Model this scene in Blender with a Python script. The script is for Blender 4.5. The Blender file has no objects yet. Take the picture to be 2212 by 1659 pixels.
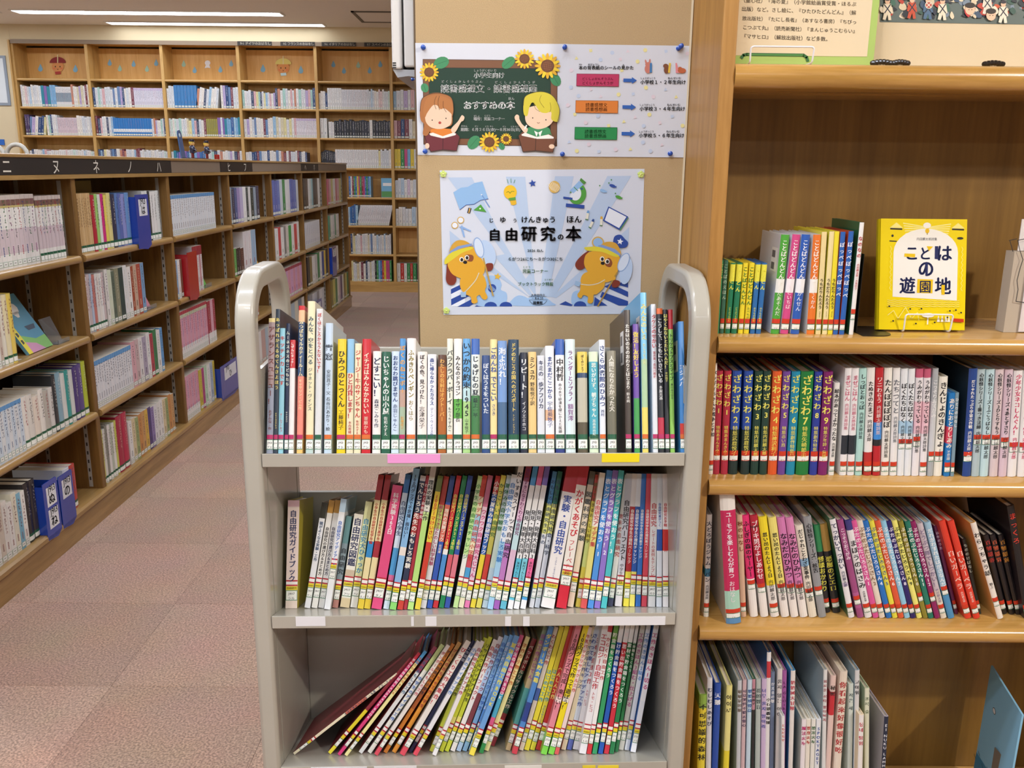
import bpy, bmesh, math, random
from mathutils import Vector, Matrix
random.seed(7)
SC = bpy.context.scene
COL = SC.collection
# ------------------------------------------------------------------ camera
FPX, PITCH, ROLL, YAW, HC = 1915.5, .23893, .0095, .00143, 1.47
_cp, _sp = math.cos(PITCH), math.sin(PITCH)
CF = Vector((math.sin(YAW)*_cp, math.cos(YAW)*_cp, -_sp))
_R = Vector((math.cos(YAW), -math.sin(YAW), 0)); _U = _R.cross(CF)
CR = math.cos(ROLL)*_R + math.sin(ROLL)*_U
CU = -math.sin(ROLL)*_R + math.cos(ROLL)*_U
CC = Vector((0, 0, HC))
cd = bpy.data.cameras.new('camera'); cam = bpy.data.objects.new('camera', cd); COL.objects.link(cam)
cam.matrix_world = Matrix(((CR.x, CU.x, -CF.x, 0), (CR.y, CU.y, -CF.y, 0), (CR.z, CU.z, -CF.z, HC), (0, 0, 0, 1)))
cd.sensor_width = 36; cd.lens = FPX/2212*36; cd.clip_start = .05; cd.clip_end = 60
SC.camera = cam
SC.view_settings.view_transform = 'Standard'; SC.view_settings.look = 'None'
SC.view_settings.gamma = 1; SC.view_settings.use_curve_mapping = False
SC.view_settings.exposure = 0.0
CEIL = 3.0
# ------------------------------------------------------------------ world and lights
w = bpy.data.worlds.new('world'); SC.world = w; w.use_nodes = True
w.node_tree.nodes['Background'].inputs[0].default_value = (.9, .95, 1, 1)
w.node_tree.nodes['Background'].inputs[1].default_value = .3
LAMP_E = 24.0          # emission of the ceiling line lamps
# (x0, x1, y0, y1) of every line lamp let into the ceiling; the first two are in view
LAMPS = [(-5.17, -2.39, 9.70, 9.92), (-4.52, -2.10, 10.42, 10.62), (-8.2, -5.35, 9.70, 9.92), (-8.2, -5.35, 6.2, 6.42),
         (-4.9, -2.1, 6.2, 6.42), (-1.6, 1.2, 6.2, 6.42), (-4.9, -2.1, 3.4, 3.62), (-1.9, .4, 3.6, 3.82),
         (-4.9, -2.1, .6, .82), (-2.3, .3, -.3, -.08), (-2.3, .3, 1.0, 1.22), (1.9, 4.4, -1.0, -.78), (-4.9, -2.1, -2.4, -2.18), (-1.2, 1.6, -2.4, -2.18)]
def area(name, loc, tgt, sx, sy, power, color):
    l = bpy.data.lights.new(name, 'AREA'); l.shape = 'RECTANGLE'; l.size = sx; l.size_y = sy; l.energy = power; l.color = color
    o = bpy.data.objects.new(name, l); COL.objects.link(o); o.location = loc
    o.rotation_euler = (Vector(tgt)-Vector(loc)).to_track_quat('-Z', 'Y').to_euler()
    return o
# two downlights of the same ceiling, a compact one to the right of the camera and one over the display case
area('downlight', (2.56, -.48, CEIL-.03), (.1, 1.9, 1.2), .1, .1, 70, (1, .92, .80))
area('downlight', (-.9, -.5, CEIL-.03), (.9, 1.8, 1.0), .3, .3, 22, (1, .93, .82))

# ------------------------------------------------------------------ helpers
def lin(h):
    h = h.lstrip('#'); r = []
    for i in (0, 2, 4):
        c = int(h[i:i+2], 16)/255
        r.append(c/12.92 if c <= .04045 else ((c+.055)/1.055)**2.4)
    return (r[0], r[1], r[2], 1)
def ray(px, py): return CF + CR*((px-1106)/FPX) - CU*((py-829.5)/FPX)
def at(px, py, X=None, Y=None, Z=None):
    d = ray(px, py)
    t = (X/d.x) if X is not None else (Y/d.y) if Y is not None else ((Z-HC)/d.z)
    return CC + d*t
def atp(px, py, P, n):
    d = ray(px, py); return CC + d*((P-CC).dot(n)/d.dot(n))
_m = {}
def nodes(name):
    m = bpy.data.materials.new(name); m.use_nodes = True; nt = m.node_tree
    return m, nt, nt.nodes['Principled BSDF']
def attr_mat(name, rough=.4, coat=0.):
    if name in _m: return _m[name]
    m, nt, b = nodes(name)
    a = nt.nodes.new('ShaderNodeAttribute'); a.attribute_name = 'Col'
    nt.links.new(a.outputs['Color'], b.inputs['Base Color'])
    b.inputs['Roughness'].default_value = rough
    b.inputs['Coat Weight'].default_value = coat; b.inputs['Coat Roughness'].default_value = .12
    _m[name] = m; return m
def plain(name, hexc, rough=.5, metal=0., coat=0., noise=0., scale=40., bump=0., trans=0.):
    if name in _m: return _m[name]
    m, nt, b = nodes(name); c = lin(hexc)
    b.inputs['Base Color'].default_value = c; b.inputs['Roughness'].default_value = rough; b.inputs['Metallic'].default_value = metal
    b.inputs['Coat Weight'].default_value = coat
    if trans: b.inputs['Transmission Weight'].default_value = trans; b.inputs['IOR'].default_value = 1.3
    if noise or bump:
        t = nt.nodes.new('ShaderNodeTexCoord'); n = nt.nodes.new('ShaderNodeTexNoise'); n.inputs['Scale'].default_value = scale
        n.inputs['Detail'].default_value = 3
        nt.links.new(t.outputs['Object'], n.inputs['Vector'])
        if noise:
            r = nt.nodes.new('ShaderNodeValToRGB'); r.color_ramp.elements[0].position = .3; r.color_ramp.elements[1].position = .7
            r.color_ramp.elements[0].color = (c[0]*(1-noise), c[1]*(1-noise), c[2]*(1-noise), 1)
            r.color_ramp.elements[1].color = (min(1, c[0]*(1+noise)), min(1, c[1]*(1+noise)), min(1, c[2]*(1+noise)), 1)
            nt.links.new(n.outputs['Fac'], r.inputs['Fac']); nt.links.new(r.outputs['Color'], b.inputs['Base Color'])
        if bump:
            bp = nt.nodes.new('ShaderNodeBump'); bp.inputs['Strength'].default_value = bump; bp.inputs['Distance'].default_value = .002
            nt.links.new(n.outputs['Fac'], bp.inputs['Height']); nt.links.new(bp.outputs['Normal'], b.inputs['Normal'])
    _m[name] = m; return m
def wood(name, h1, h2, stretch=(30, 30, 2), rough=.35, coat=.25):
    if name in _m: return _m[name]
    m, nt, b = nodes(name)
    t = nt.nodes.new('ShaderNodeTexCoord'); mp = nt.nodes.new('ShaderNodeMapping'); mp.inputs['Scale'].default_value = stretch
    n = nt.nodes.new('ShaderNodeTexNoise'); n.inputs['Scale'].default_value = 1.6; n.inputs['Detail'].default_value = 6; n.inputs['Distortion'].default_value = .6
    n2 = nt.nodes.new('ShaderNodeTexNoise'); n2.inputs['Scale'].default_value = 9; n2.inputs['Detail'].default_value = 4
    mx = nt.nodes.new('ShaderNodeMath'); mx.operation = 'MULTIPLY_ADD'; mx.inputs[1].default_value = .45
    r = nt.nodes.new('ShaderNodeValToRGB'); r.color_ramp.elements[0].position = .5; r.color_ramp.elements[1].position = .92
    r.color_ramp.elements[0].color = lin(h1); r.color_ramp.elements[1].color = lin(h2)
    nt.links.new(t.outputs['Object'], mp.inputs['Vector'])
    for q in (n, n2): nt.links.new(mp.outputs['Vector'], q.inputs['Vector'])
    nt.links.new(n2.outputs['Fac'], mx.inputs[0]); nt.links.new(n.outputs['Fac'], mx.inputs[2])
    nt.links.new(mx.outputs[0], r.inputs['Fac']); nt.links.new(r.outputs['Color'], b.inputs['Base Color'])
    b.inputs['Roughness'].default_value = rough; b.inputs['Coat Weight'].default_value = coat; b.inputs['Coat Roughness'].default_value = .2
    _m[name] = m; return m
def emis(name, hexc, s):
    m, nt, b = nodes(name); b.inputs['Base Color'].default_value = lin(hexc)
    b.inputs['Emission Color'].default_value = lin(hexc); b.inputs['Emission Strength'].default_value = s
    return m

class MB:
    def __init__(s): s.v = []; s.f = []; s.c = []
    def poly(s, pts, col):
        n = len(s.v); s.v += [tuple(p) for p in pts]; s.f.append(tuple(range(n, n+len(pts)))); s.c.append(col)
    def faces(s, vs, fs, col):
        n = len(s.v); s.v += [tuple(p) for p in vs]
        for f in fs: s.f.append(tuple(i+n for i in f)); s.c.append(col)
    def box(s, a, b, col='ffffff', M=None, cols=None):
        (x0, y0, z0), (x1, y1, z1) = a, b
        v = [Vector(p) for p in ((x0, y0, z0), (x1, y0, z0), (x1, y1, z0), (x0, y1, z0), (x0, y0, z1), (x1, y0, z1), (x1, y1, z1), (x0, y1, z1))]
        if M is not None: v = [M @ p for p in v]
        fs = [(0, 1, 5, 4), (1, 2, 6, 5), (2, 3, 7, 6), (3, 0, 4, 7), (4, 5, 6, 7), (3, 2, 1, 0)]   # front right back left top bottom
        n = len(s.v); s.v += [tuple(p) for p in v]
        for i, f in enumerate(fs): s.f.append(tuple(k+n for k in f)); s.c.append(cols[i] if cols else col)
    def prism(s, prof, a0, a1, axis, col='ffffff'):
        """extrude a closed 2-D profile along axis"""
        def P(u, v, a): return {'X': (a, u, v), 'Y': (u, a, v), 'Z': (u, v, a)}[axis]
        n = len(prof); k = len(s.v)
        s.v += [P(u, v, a0) for u, v in prof] + [P(u, v, a1) for u, v in prof]
        ar = sum(prof[i][0]*prof[(i+1) % n][1]-prof[(i+1) % n][0]*prof[i][1] for i in range(n))
        flip = (ar < 0) ^ (axis == 'Y')
        for i in range(n):
            j = (i+1) % n; f = (k+i, k+j, k+n+j, k+n+i); s.f.append(f[::-1] if flip else f); s.c.append(col)
        b = tuple(range(k, k+n)); t = tuple(range(k+n, k+2*n))
        s.f.append(b if flip else b[::-1]); s.c.append(col); s.f.append(t[::-1] if flip else t); s.c.append(col)
    def tube(s, pts, r, col='ffffff', n=8, closed=False):
        pts = [Vector(p) for p in pts]; k = len(s.v); N = len(pts); prev = None
        for i, p in enumerate(pts):
            a = pts[max(i-1, 0)]; b = pts[min(i+1, N-1)]; t = (b-a).normalized()
            u = prev - t*prev.dot(t) if prev is not None else (Vector((0, 0, 1)).cross(t) if abs(t.z) < .9 else Vector((1, 0, 0)).cross(t))
            u.normalize(); prev = u; q = t.cross(u)
            for j in range(n):
                an = 2*math.pi*j/n; s.v.append(tuple(p+u*math.cos(an)*r+q*math.sin(an)*r))
        for i in range(N-1):
            for j in range(n):
                s.f.append((k+i*n+j, k+i*n+(j+1) % n, k+(i+1)*n+(j+1) % n, k+(i+1)*n+j)); s.c.append(col)
        s.f.append(tuple(k+j for j in range(n))[::-1]); s.c.append(col)
        s.f.append(tuple(k+(N-1)*n+j for j in range(n))); s.c.append(col)
    def lathe(s, prof, M=None, n=14, col='ffffff'):
        k = len(s.v)
        for r, z in prof:
            for j in range(n):
                p = Vector((r*math.cos(2*math.pi*j/n), r*math.sin(2*math.pi*j/n), z)); s.v.append(tuple(M @ p if M is not None else p))
        for i in range(len(prof)-1):
            for j in range(n):
                s.f.append((k+i*n+j, k+i*n+(j+1) % n, k+(i+1)*n+(j+1) % n, k+(i+1)*n+j)); s.c.append(col)
        s.f.append(tuple(k+j for j in range(n))[::-1]); s.c.append(col)
        s.f.append(tuple(k+(len(prof)-1)*n+j for j in range(n))); s.c.append(col)
    def ball(s, c, r, col, n=10, sq=(1, 1, 1)):
        prof = [(math.sin(math.pi*i/6)*1+1e-4, -math.cos(math.pi*i/6)) for i in range(7)]
        M = Matrix.Translation(c) @ Matrix.Diagonal((r*sq[0], r*sq[1], r*sq[2], 1)); s.lathe(prof, M, n, col)
    def build(s, name, mat, parent=None, smooth=False):
        me = bpy.data.meshes.new(name); me.from_pydata(s.v, [], s.f); me.materials.append(mat)
        a = me.color_attributes.new('Col', 'FLOAT_COLOR', 'CORNER'); buf = []
        cache = {}
        for f, c in zip(s.f, s.c):
            if c not in cache: cache[c] = lin(c)
            buf.extend(cache[c]*len(f))
        a.data.foreach_set('color', buf)
        if smooth:
            me.shade_smooth() if smooth is True else me.shade_auto_smooth() if hasattr(me, 'shade_auto_smooth') else None
        o = bpy.data.objects.new(name, me); COL.objects.link(o)
        if parent is not None: o.parent = parent
        return o
def smooth_by_angle(o, deg=40):
    me = o.data; bm = bmesh.new(); bm.from_mesh(me)
    for f in bm.faces: f.smooth = True
    for e in bm.edges:
        if len(e.link_faces) == 2 and e.calc_face_angle(0) > math.radians(deg): e.smooth = False
    bm.to_mesh(me); bm.free(); return o
def bevel(o, w=.002, seg=2):
    m = o.modifiers.new('bevel', 'BEVEL'); m.width = w; m.segments = seg; m.limit_method = 'ANGLE'; return o
_seen = {}
def tag(o, label, cat, group=None, kind=None):
    label = ' '.join(label.split()); o['label'] = label; o['category'] = cat
    if group: o['group'] = group
    if kind: o['kind'] = kind
    return o
def empty(name, loc=(0, 0, 0), rz=0.):
    o = bpy.data.objects.new(name, None); COL.objects.link(o); o.location = loc; o.rotation_euler = (0, 0, rz); o.empty_display_size = .05; return o
def struct(o): o['kind'] = 'structure'; return o

# ------------------------------------------------------------------ glyphs
_g = {}
def glyph(ch, res=2, off=.012):
    k = (ch, res, off)
    if k in _g: return _g[k]
    if off > 0:          # heavier weight: the glyph laid down three times, slightly shifted
        vs, fs = glyph(ch, res, 0); V = []; F = []
        for dx, dy in (((-off, 0), (off, 0)) if off < .02 else ((-off, -off*.5), (off, -off*.5), (0, off*.7))):
            n = len(V); V += [(x+dx, y+dy) for x, y in vs]; F += [tuple(i+n for i in f) for f in fs]
        _g[k] = (V, F); return _g[k]
    cu = bpy.data.curves.new('t', 'FONT'); cu.body = ch; cu.resolution_u = res
    o = bpy.data.objects.new('t', cu); me = bpy.data.meshes.new_from_object(o)
    vs = [(v.co.x, v.co.y) for v in me.vertices]; fs = [tuple(p.vertices) for p in me.polygons]
    bpy.data.objects.remove(o); bpy.data.meshes.remove(me); bpy.data.curves.remove(cu)
    _g[k] = (vs, fs); return _g[k]
ROT = 'ー〜…（）()「」『』-=＝'
def vtext(mb, text, xc, ztop, size, col, fy, step=None, bold=.012, res=2):
    """vertical text: top at ztop, centred on xc; fy(x) gives the surface's y"""
    step = step or size; z = ztop
    for ch in text:
        if ch == ' ': z -= step*.5; continue
        vs, fs = glyph(ch, res, bold)
        if not vs: z -= step; continue
        asc = ord(ch) < 256
        if asc: cx = (min(v[0] for v in vs)+max(v[0] for v in vs))/2
        else: cx = .5
        if ch in ROT: q = [((y-.38)*size+xc, z-size*.5-(x-cx)*size) for x, y in vs]
        else:
            dx, dy = (.55, .55) if ch in '、。' else (0, 0)
            q = [((x-cx+dx)*size+xc, z-size*.5+(y-.38+dy)*size) for x, y in vs]
        mb.faces([(a, fy(a), b) for a, b in q], fs, col)
        z -= step*(.85 if asc else 1)
    return z
def vlen(text): return sum(.5 if c == ' ' else .85 if ord(c) < 256 else 1 for c in text)
def hglyphs(text, size, gap=0., bold=.012, res=3):
    """horizontal text -> list of (verts2d, faces), starting at x=0, and the width"""
    x = 0; out = []
    for ch in text:
        if ch in ' 　': x += size*(.4 if ch == ' ' else 1)+gap; continue
        vs, fs = glyph(ch, res, bold)
        if not vs: continue
        if ord(ch) < 256:
            a = min(v[0] for v in vs); b = max(v[0] for v in vs)
            out.append(([((p[0]-a)*size+x+.04*size, p[1]*size) for p in vs], fs)); x += (b-a+.1)*size+gap
        else:
            out.append(([(p[0]*size+x, p[1]*size) for p in vs], fs)); x += size+gap
    return out, x
# ------------------------------------------------------------------ colour names
_CN = {'white': 'eceae6', 'cream': 'e6dcb8', 'pale yellow': 'ece79a', 'yellow': 'e8cf20', 'orange': 'e2772c', 'red': 'c8252f', 'dark red': '85202c',
       'pink': 'e292b4', 'magenta': 'd02f74', 'lilac': 'c3a8cf', 'purple': '7a3a86', 'navy blue': '26305c', 'blue': '2f68b4', 'light blue': '86bce0',
       'pale blue': 'c6d8e4', 'teal': '2a90a0', 'dark green': '1f4a38', 'green': '3f9a4a', 'light green': 'a6d06a', 'olive': '8a8430', 'brown': '6a4a30',
       'tan': 'c9a878', 'grey': '98989a', 'black': '24262a', 'salmon': 'e8a890'}
def cname(h):
    a = [int(h[i:i+2], 16) for i in (0, 2, 4)]
    return min(_CN, key=lambda k: sum((a[j]-int(_CN[k][2*j:2*j+2], 16))**2*(.3, .5, .2)[j] for j in range(3)))
# ------------------------------------------------------------------ books
CUBE = None
def unit_cube():
    global CUBE
    if CUBE is None:
        mb = MB(); mb.box((-.5, 0, 0), (.5, 1, 1), 'ded6c2')
        o = mb.build('page_block', plain('paper_edge', 'd9cfba', .85)); CUBE = o.data; bpy.data.objects.remove(o)
    return CUBE
KC = {'m': 'b02a60', 'o': 'd06a2e', 'g': '1f5c40', 'r': 'cc3322', 'y': 'e0c820'}
NBOOK = 0
def book(loc, yaw, lean, W, H, D, col, title='', tcol='222222', sub='', bands=(), kind=None, kc='m', kt=('J913', ''), cover=None, labpos=None,
         label='', group=None, hard=True, tfrac=(.06, .66), bold=.026, face=None, tilt=0., bc=False):
    global NBOOK; NBOOK += 1
    W = max(W, .003); bulge = min(.22*W, .004) if hard else .0006
    def fy(x): return bulge*min(1, (2*x/W)**2)
    bt = min(.0018 if hard else .0006, W*.2)
    xs = [-W/2, -W*.3, 0, W*.3, W/2] if W > .006 else [-W/2, 0, W/2]
    prof = [(x, fy(x)) for x in xs] + [(W/2, D), (W/2-bt, D), (W/2-bt, bt+bulge), (-W/2+bt, bt+bulge), (-W/2+bt, D), (-W/2, D)]
    cuts = sorted({0., 1.} | {round(c, 4) for b in bands for c in b[:2]}, reverse=True)
    m = MB(); n = len(prof); k = 0
    cv = cover or col
    for a, b in zip(cuts[1:], cuts[:-1]):          # fractions from the top, a < b
        mid = (a+b)/2; cc = col
        for f0, f1, hx in bands:
            if f0 <= mid <= f1: cc = hx
        z0, z1 = H*(1-b), H*(1-a); k = len(m.v)
        m.v += [(x, y, z0) for x, y in prof]+[(x, y, z1) for x, y in prof]
        for i in range(n):
            j = (i+1) % n; m.f.append((k+i, k+j, k+n+j, k+n+i)); sp = i < len(xs)-1
            m.c.append(cc if sp else cv if cover else cc)
    ns = len(xs); k = len(m.v); top = [(x, y, H) for x, y in prof]; m.v += top
    def cap(z, up):
        k = len(m.v); m.v += [(x, y, z) for x, y in prof]
        # split the C into spine strip and two boards
        r, ir, il, l = ns-1, ns+2, ns+3, 0
        fs = [tuple(range(0, ns))+(ir, il), (ns-1, ns, ns+1, ir), (il, ns+4, ns+5, 0)]
        for f in fs:
            f = tuple(q+k for q in f); m.f.append(f if up else f[::-1]); m.c.append(cv if cover else (bands[0][2] if (bands and up and min(bands)[0] <= 0) else col))
    cap(H, True); cap(0, False)
    o = m.build('book', attr_mat('book_cover', .38, .25 if hard else .1))
    M = Matrix.Translation(loc) @ Matrix.Rotation(yaw, 4, 'Z') @ Matrix.Rotation(-tilt, 4, 'X') @ Matrix.Rotation(lean, 4, 'Y')
    o.matrix_world = M
    tag(o, label or 'book', 'book', group)
    p = bpy.data.objects.new('page_block', unit_cube()); COL.objects.link(p); p.parent = o
    p.location = (0, bt+bulge+.0003, .0025); p.scale = (W-2*bt-.0004, D-bt-bulge-.004, H-.006)
    eps = .00035
    if title or sub:
        t = MB(); lim = tfrac[1]-tfrac[0]
        L = vlen(title); sl = vlen(sub)*.5 + (1.0 if sub else 0)
        size = min(W*1.02, H*lim/max(L+0, 1)*1.0)
        step = min(size*1.25, H*lim/max(L, 1))
        vtext(t, title, 0, H*(1-tfrac[0]), size, tcol, lambda x: fy(x)-eps, step, bold)
        if sub:
            av = H*(.83-tfrac[1]-.02)
            ss = min(W*.6, av/max(vlen(sub), 1)); vtext(t, sub, 0, H*(1-tfrac[1]-.02), ss, tcol if tcol not in ('f4f4f0',) else tcol, lambda x: fy(x)-eps, None, .006)
        t.build('title_lettering', attr_mat('print_ink', .45), o)
    if face: face(o, W, H, D)
    if bc:
        q = MB()
        for z0, z1, y0, y1, c, k in ((.62, .86, .012, .05, 'e8e8e6', 1), (.64, .71, .026, .046, '6a6a6c', 2), (.76, .83, .026, .046, '6a6a6c', 2)):
            x = -W/2-.0002*k; q.poly([(x, y1, z0*H), (x, y0, z0*H), (x, y0, z1*H), (x, y1, z1*H)], c)
        q.build('barcode_label', attr_mat('print_ink', .45), o)
    if kind:
        s = MB(); lo = .007 if labpos is None else labpos
        wx = W/2*.98
        def strip(z0, z1, c, e=.0002, w_=None):
            ww = w_ or wx; q = [x for x in xs if abs(x) < ww-1e-5]; q = [-ww]+q+[ww]
            for a, b in zip(q[:-1], q[1:]): s.poly([(a, fy(a)-e, z0), (b, fy(b)-e, z0), (b, fy(b)-e, z1), (a, fy(a)-e, z1)], c)
        def lab(z0, h, frame):
            strip(z0, z0+h, frame, .0002); strip(z0+.0012, z0+h-.0012, 'eef0ea', .0003, wx*.93)
            ts = min(h*.42, W*1.5/2.3)
            for r, tx in enumerate(kt):
                if not tx: continue
                gl, wd = hglyphs(tx, ts*.75, res=1); zz = z0+h*(.56-.46*r)
                sc = min(1, W*.8/max(wd, 1e-6))
                for vs, fs in gl: s.faces([((x-wd/2)*sc, fy((x-wd/2)*sc)-.00045, zz+y) for x, y in vs], fs, '3a3e40')
        if kind == 'T':
            lab(lo, .0185, '2f7a50'); strip(lo+.019, lo+.027, KC[kc], .0003)
        elif kind == 'F':
            lab(lo, .020, '2f7a50'); strip(lo+.0205, lo+.028, 'e3cf2c', .0003)
            gl, wd = hglyphs('自由研究', .005, res=1)
            if W > .01:
                sc = min(1, W*.9/wd)
                for vs, fs in gl: s.faces([((x-wd/2)*sc, fy((x-wd/2)*sc)-.00045, lo+.0225+y*sc) for x, y in vs], fs, '302c18')
            strip(lo+.0285, lo+.040, 'b81f30', .0003); strip(lo+.0312, lo+.0373, 'f0ece8', .0004)
        elif kind == 'R':
            lab(lo, .0115, '2f7a50' if kc != 'w' else 'c8402c'); strip(lo+.0118, lo+.0205, 'cc3a22', .0003)
        s.build('spine_label', attr_mat('print_ink', .45), o)
    return o

class Row:
    def __init__(s, P0, yaw, z, ox, oy, sc, tilt=0.):
        s.P0 = Vector(P0); s.yaw = yaw; s.z = z; s.ox, s.oy, s.sc = ox, oy, sc; s.tilt = tilt; s.deck = False
        n0 = Vector((math.sin(yaw), -math.cos(yaw), 0)); s.u = Vector((math.cos(yaw), math.sin(yaw), 0)); Zv = Vector((0, 0, 1))
        s.n = n0*math.cos(tilt)+Zv*math.sin(tilt); s.zv = Zv*math.cos(tilt)-n0*math.sin(tilt)     # spine plane's normal and the way up it
    def pt(s, x, y, back=0.): return atp(s.ox+x/s.sc, s.oy+y/s.sc, s.P0-s.n*back, s.n)
    def place(s, x0, x1, xt, yt, yb, back=0., ext=False):
        """spine's bottom x0..x1 and top-left xt in crop pixels -> (loc, lean, W, H)"""
        wpx = x1-x0
        a = s.pt(x0, yb, back); b = s.pt(x1, yb, back); c = (a+b)/2
        if s.tilt and s.deck:      # a book pulled forward on the deck shows its foot lower
            dirb = (s.n - Vector((0, 0, 0)))*-1; fr = s.P0-s.n*back
            q = atp(s.ox+(x0+x1)/2/s.sc, s.oy+yb/s.sc, s.P0, s.zv); f = -(q-fr).dot(dirb)
            back -= max(-.010, min(.018, f)); a = s.pt(x0, yb, back); b = s.pt(x1, yb, back); c = (a+b)/2
        if s.tilt:      # slanted deck: the books stand square on it, backs down against the rear panel
            fr = s.P0-s.n*back; ba = (c-fr).dot(s.zv)
            W = (b-a).length; t = s.pt((x0+x1)/2 if xt is None else xt+wpx/2, yt, back); d = t-c
            if xt is None: H = d.dot(s.zv); lean = 0.; 
            else: lean = math.atan2(d.dot(s.u), d.dot(s.zv)); H = d.length
            W *= math.cos(lean)*.97; base = fr+s.u*(c-fr).dot(s.u); lift = abs(math.sin(lean))*W/2+.0004
            return base+s.zv*lift, lean, W, H
        if xt is None:
            t = s.pt((x0+x1)/2, yt, back); H = t.z-s.z; lean = 0.; W = (b-a).length
        else:
            t = s.pt(xt+wpx/2, yt, back); d = t-c
            lean = math.atan2(d.dot(s.u), d.z)
            if ext: H = (t.z-s.z)/math.cos(lean); c = t-d*((t.z-s.z)/d.z)
            else: H = d.length
            W = (b-a).length*math.cos(lean)
        W *= .97
        lift = abs(math.sin(lean))*W/2
        c = Vector((c.x, c.y, s.z+lift+.0003))
        return c, lean, W, H
CNT = {}; JR = random.Random(21)
_O = 'zeroth first second third fourth fifth sixth seventh eighth ninth tenth eleventh twelfth thirteenth fourteenth fifteenth sixteenth seventeenth eighteenth nineteenth'.split()
def ordinal(n):
    if n < 20: return _O[n]
    t = {2: ('twentieth', 'twenty'), 3: ('thirtieth', 'thirty'), 4: ('fortieth', 'forty'), 5: ('fiftieth', 'fifty'), 6: ('sixtieth', 'sixty')}[n//10]
    return t[0] if n % 10 == 0 else t[1]+'-'+_O[n % 10]
CLEAN = str.maketrans('', '', ' !！・、。?？「」『』〜～＆&()（）ー-')
def row_books(row, spec, where, group, kind, kt0, yb, back=0., ext=False, Dk=.7, Dmax=.2, tfrac=(.06, .66), hard=True, labpos=None):
    prev = None; names = {}
    lines = [l for l in spec.strip().split('\n') if l.strip()]
    for i, l in enumerate(lines):
        p = l.split('|'); g = p[0].split(); tt = p[1].strip(); sub = p[2].strip() if len(p) > 2 else ''
        bands = []; opt = {}
        if len(p) > 3:
            for b in ' '.join(p[3:]).split():
                if '=' in b: k, v = b.split('='); opt[k] = v
                else: f, hx = b.split(':'); f0, f1 = f.split('-'); bands.append((float(f0), float(f1), hx))
        x0, x1 = float(g[0]), float(g[1]); xt = None if g[2] == '-' else float(g[2]); yt = float(g[3]); y_b = yb if g[4] == '-' else float(g[4])
        col, tcol, kc, kt = g[5], g[6], g[7], g[8]
        bk = back + (float(opt['bk']) if 'bk' in opt else 0)
        c, lean, W, H = row.place(x0, x1, xt, yt, y_b, bk, ext)
        D = float(opt['D']) if 'D' in opt else min(H*Dk, Dmax)
        cn = cname(col if not bands or max(b[1]-b[0] for b in bands) < .5 else max(bands, key=lambda b: b[1]-b[0])[2])
        ident = (tt or sub).translate(CLEAN)
        nm = (cn+' book titled '+ident) if ident else cn+' book'
        key = nm+(prev or '')
        if ident and names.get(ident): nm = cn+' book titled '+ident
        names[ident] = 1
        CNT[where] = CNT.get(where, 0)+1; n_ = CNT[where]
        label = f'{nm}, {ordinal(n_)} from the left on {where}'
        pk = kind if kt != '-' else None
        book(c, row.yaw, lean, W, H, D, col, tt, tcol, sub, bands, pk, kc, (kt0 if 'j' not in opt else opt['j'], kt) , opt.get('cv'),
             float(opt['lp']) if 'lp' in opt else (labpos+(JR.random()*.010 if kind == 'F' else 0) if labpos else None), label, group, hard, (float(opt['t0']) if 't0' in opt else tfrac[0], float(opt['t1']) if 't1' in opt else tfrac[1]), tilt=row.tilt, bc='bc' in opt)
        prev = cn+' '+ident if ident else cn+' one'
# ------------------------------------------------------------------ the setting
YFAR = 10.70; YPIL = 1.89; XW0, XW1, YW0 = -9.2, 5.2, -4.6
wall_m = plain('wall_paint', 'd8c9a6', .8, noise=.03, scale=3, bump=.05)
ceil_m = plain('ceiling_paint', 'f4f1ea', .85, noise=.05, scale=150, bump=.2)
oak_v = wood('oak_upright', '96692c', 'b88a48', (14, 14, 1.2), .5, .08)
oak_h = wood('oak_along_x', 'a8742f', 'c8954c', (1.2, 16, 16), .28, .4)
oak_y = wood('oak_along_y', 'a07238', 'bd9354', (16, 1.2, 16), .3, .3)
oak_nose = wood('oak_nose', 'a87e3c', 'c69a56', (1.5, 20, 20), .22, .5)
oak_back = wood('oak_back_panel', '70501f', '86642c', (14, 14, .8), .4, .2)
low_v = wood('low_case_upright', '6e4e22', '8a6632', (14, 14, 1.2), .45, .12)
low_y = wood('low_case_shelf', '8c6c3a', 'ae8a54', (16, 1.2, 16), .3, .35)
low_back = wood('low_case_back', '4a3216', '5a401e', (14, 14, 1), .5, .1)  # browns darkened to put the shade inside the bays into the colour
far_v = wood('far_case_upright', 'b08a4c', 'cfa866', (10, 10, 1.2), .45, .15)
far_h = wood('far_case_shelf', 'b08a4c', 'd0a866', (1.2, 12, 12), .4, .2)
far_back = wood('far_case_back', 'cf9a4c', 'e2b26a', (10, 10, .8), .5, .1)

def slab(name, a, b, mat, parent=None, col='ffffff'):
    m = MB(); m.box(a, b, col); return m.build(name, mat, parent)
fl_m = plain('carpet_backing', 'a08474', .95)
floor = struct(slab('floor', (XW0, YW0, -.12), (XW1, 11.6, -.002), fl_m))
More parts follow.
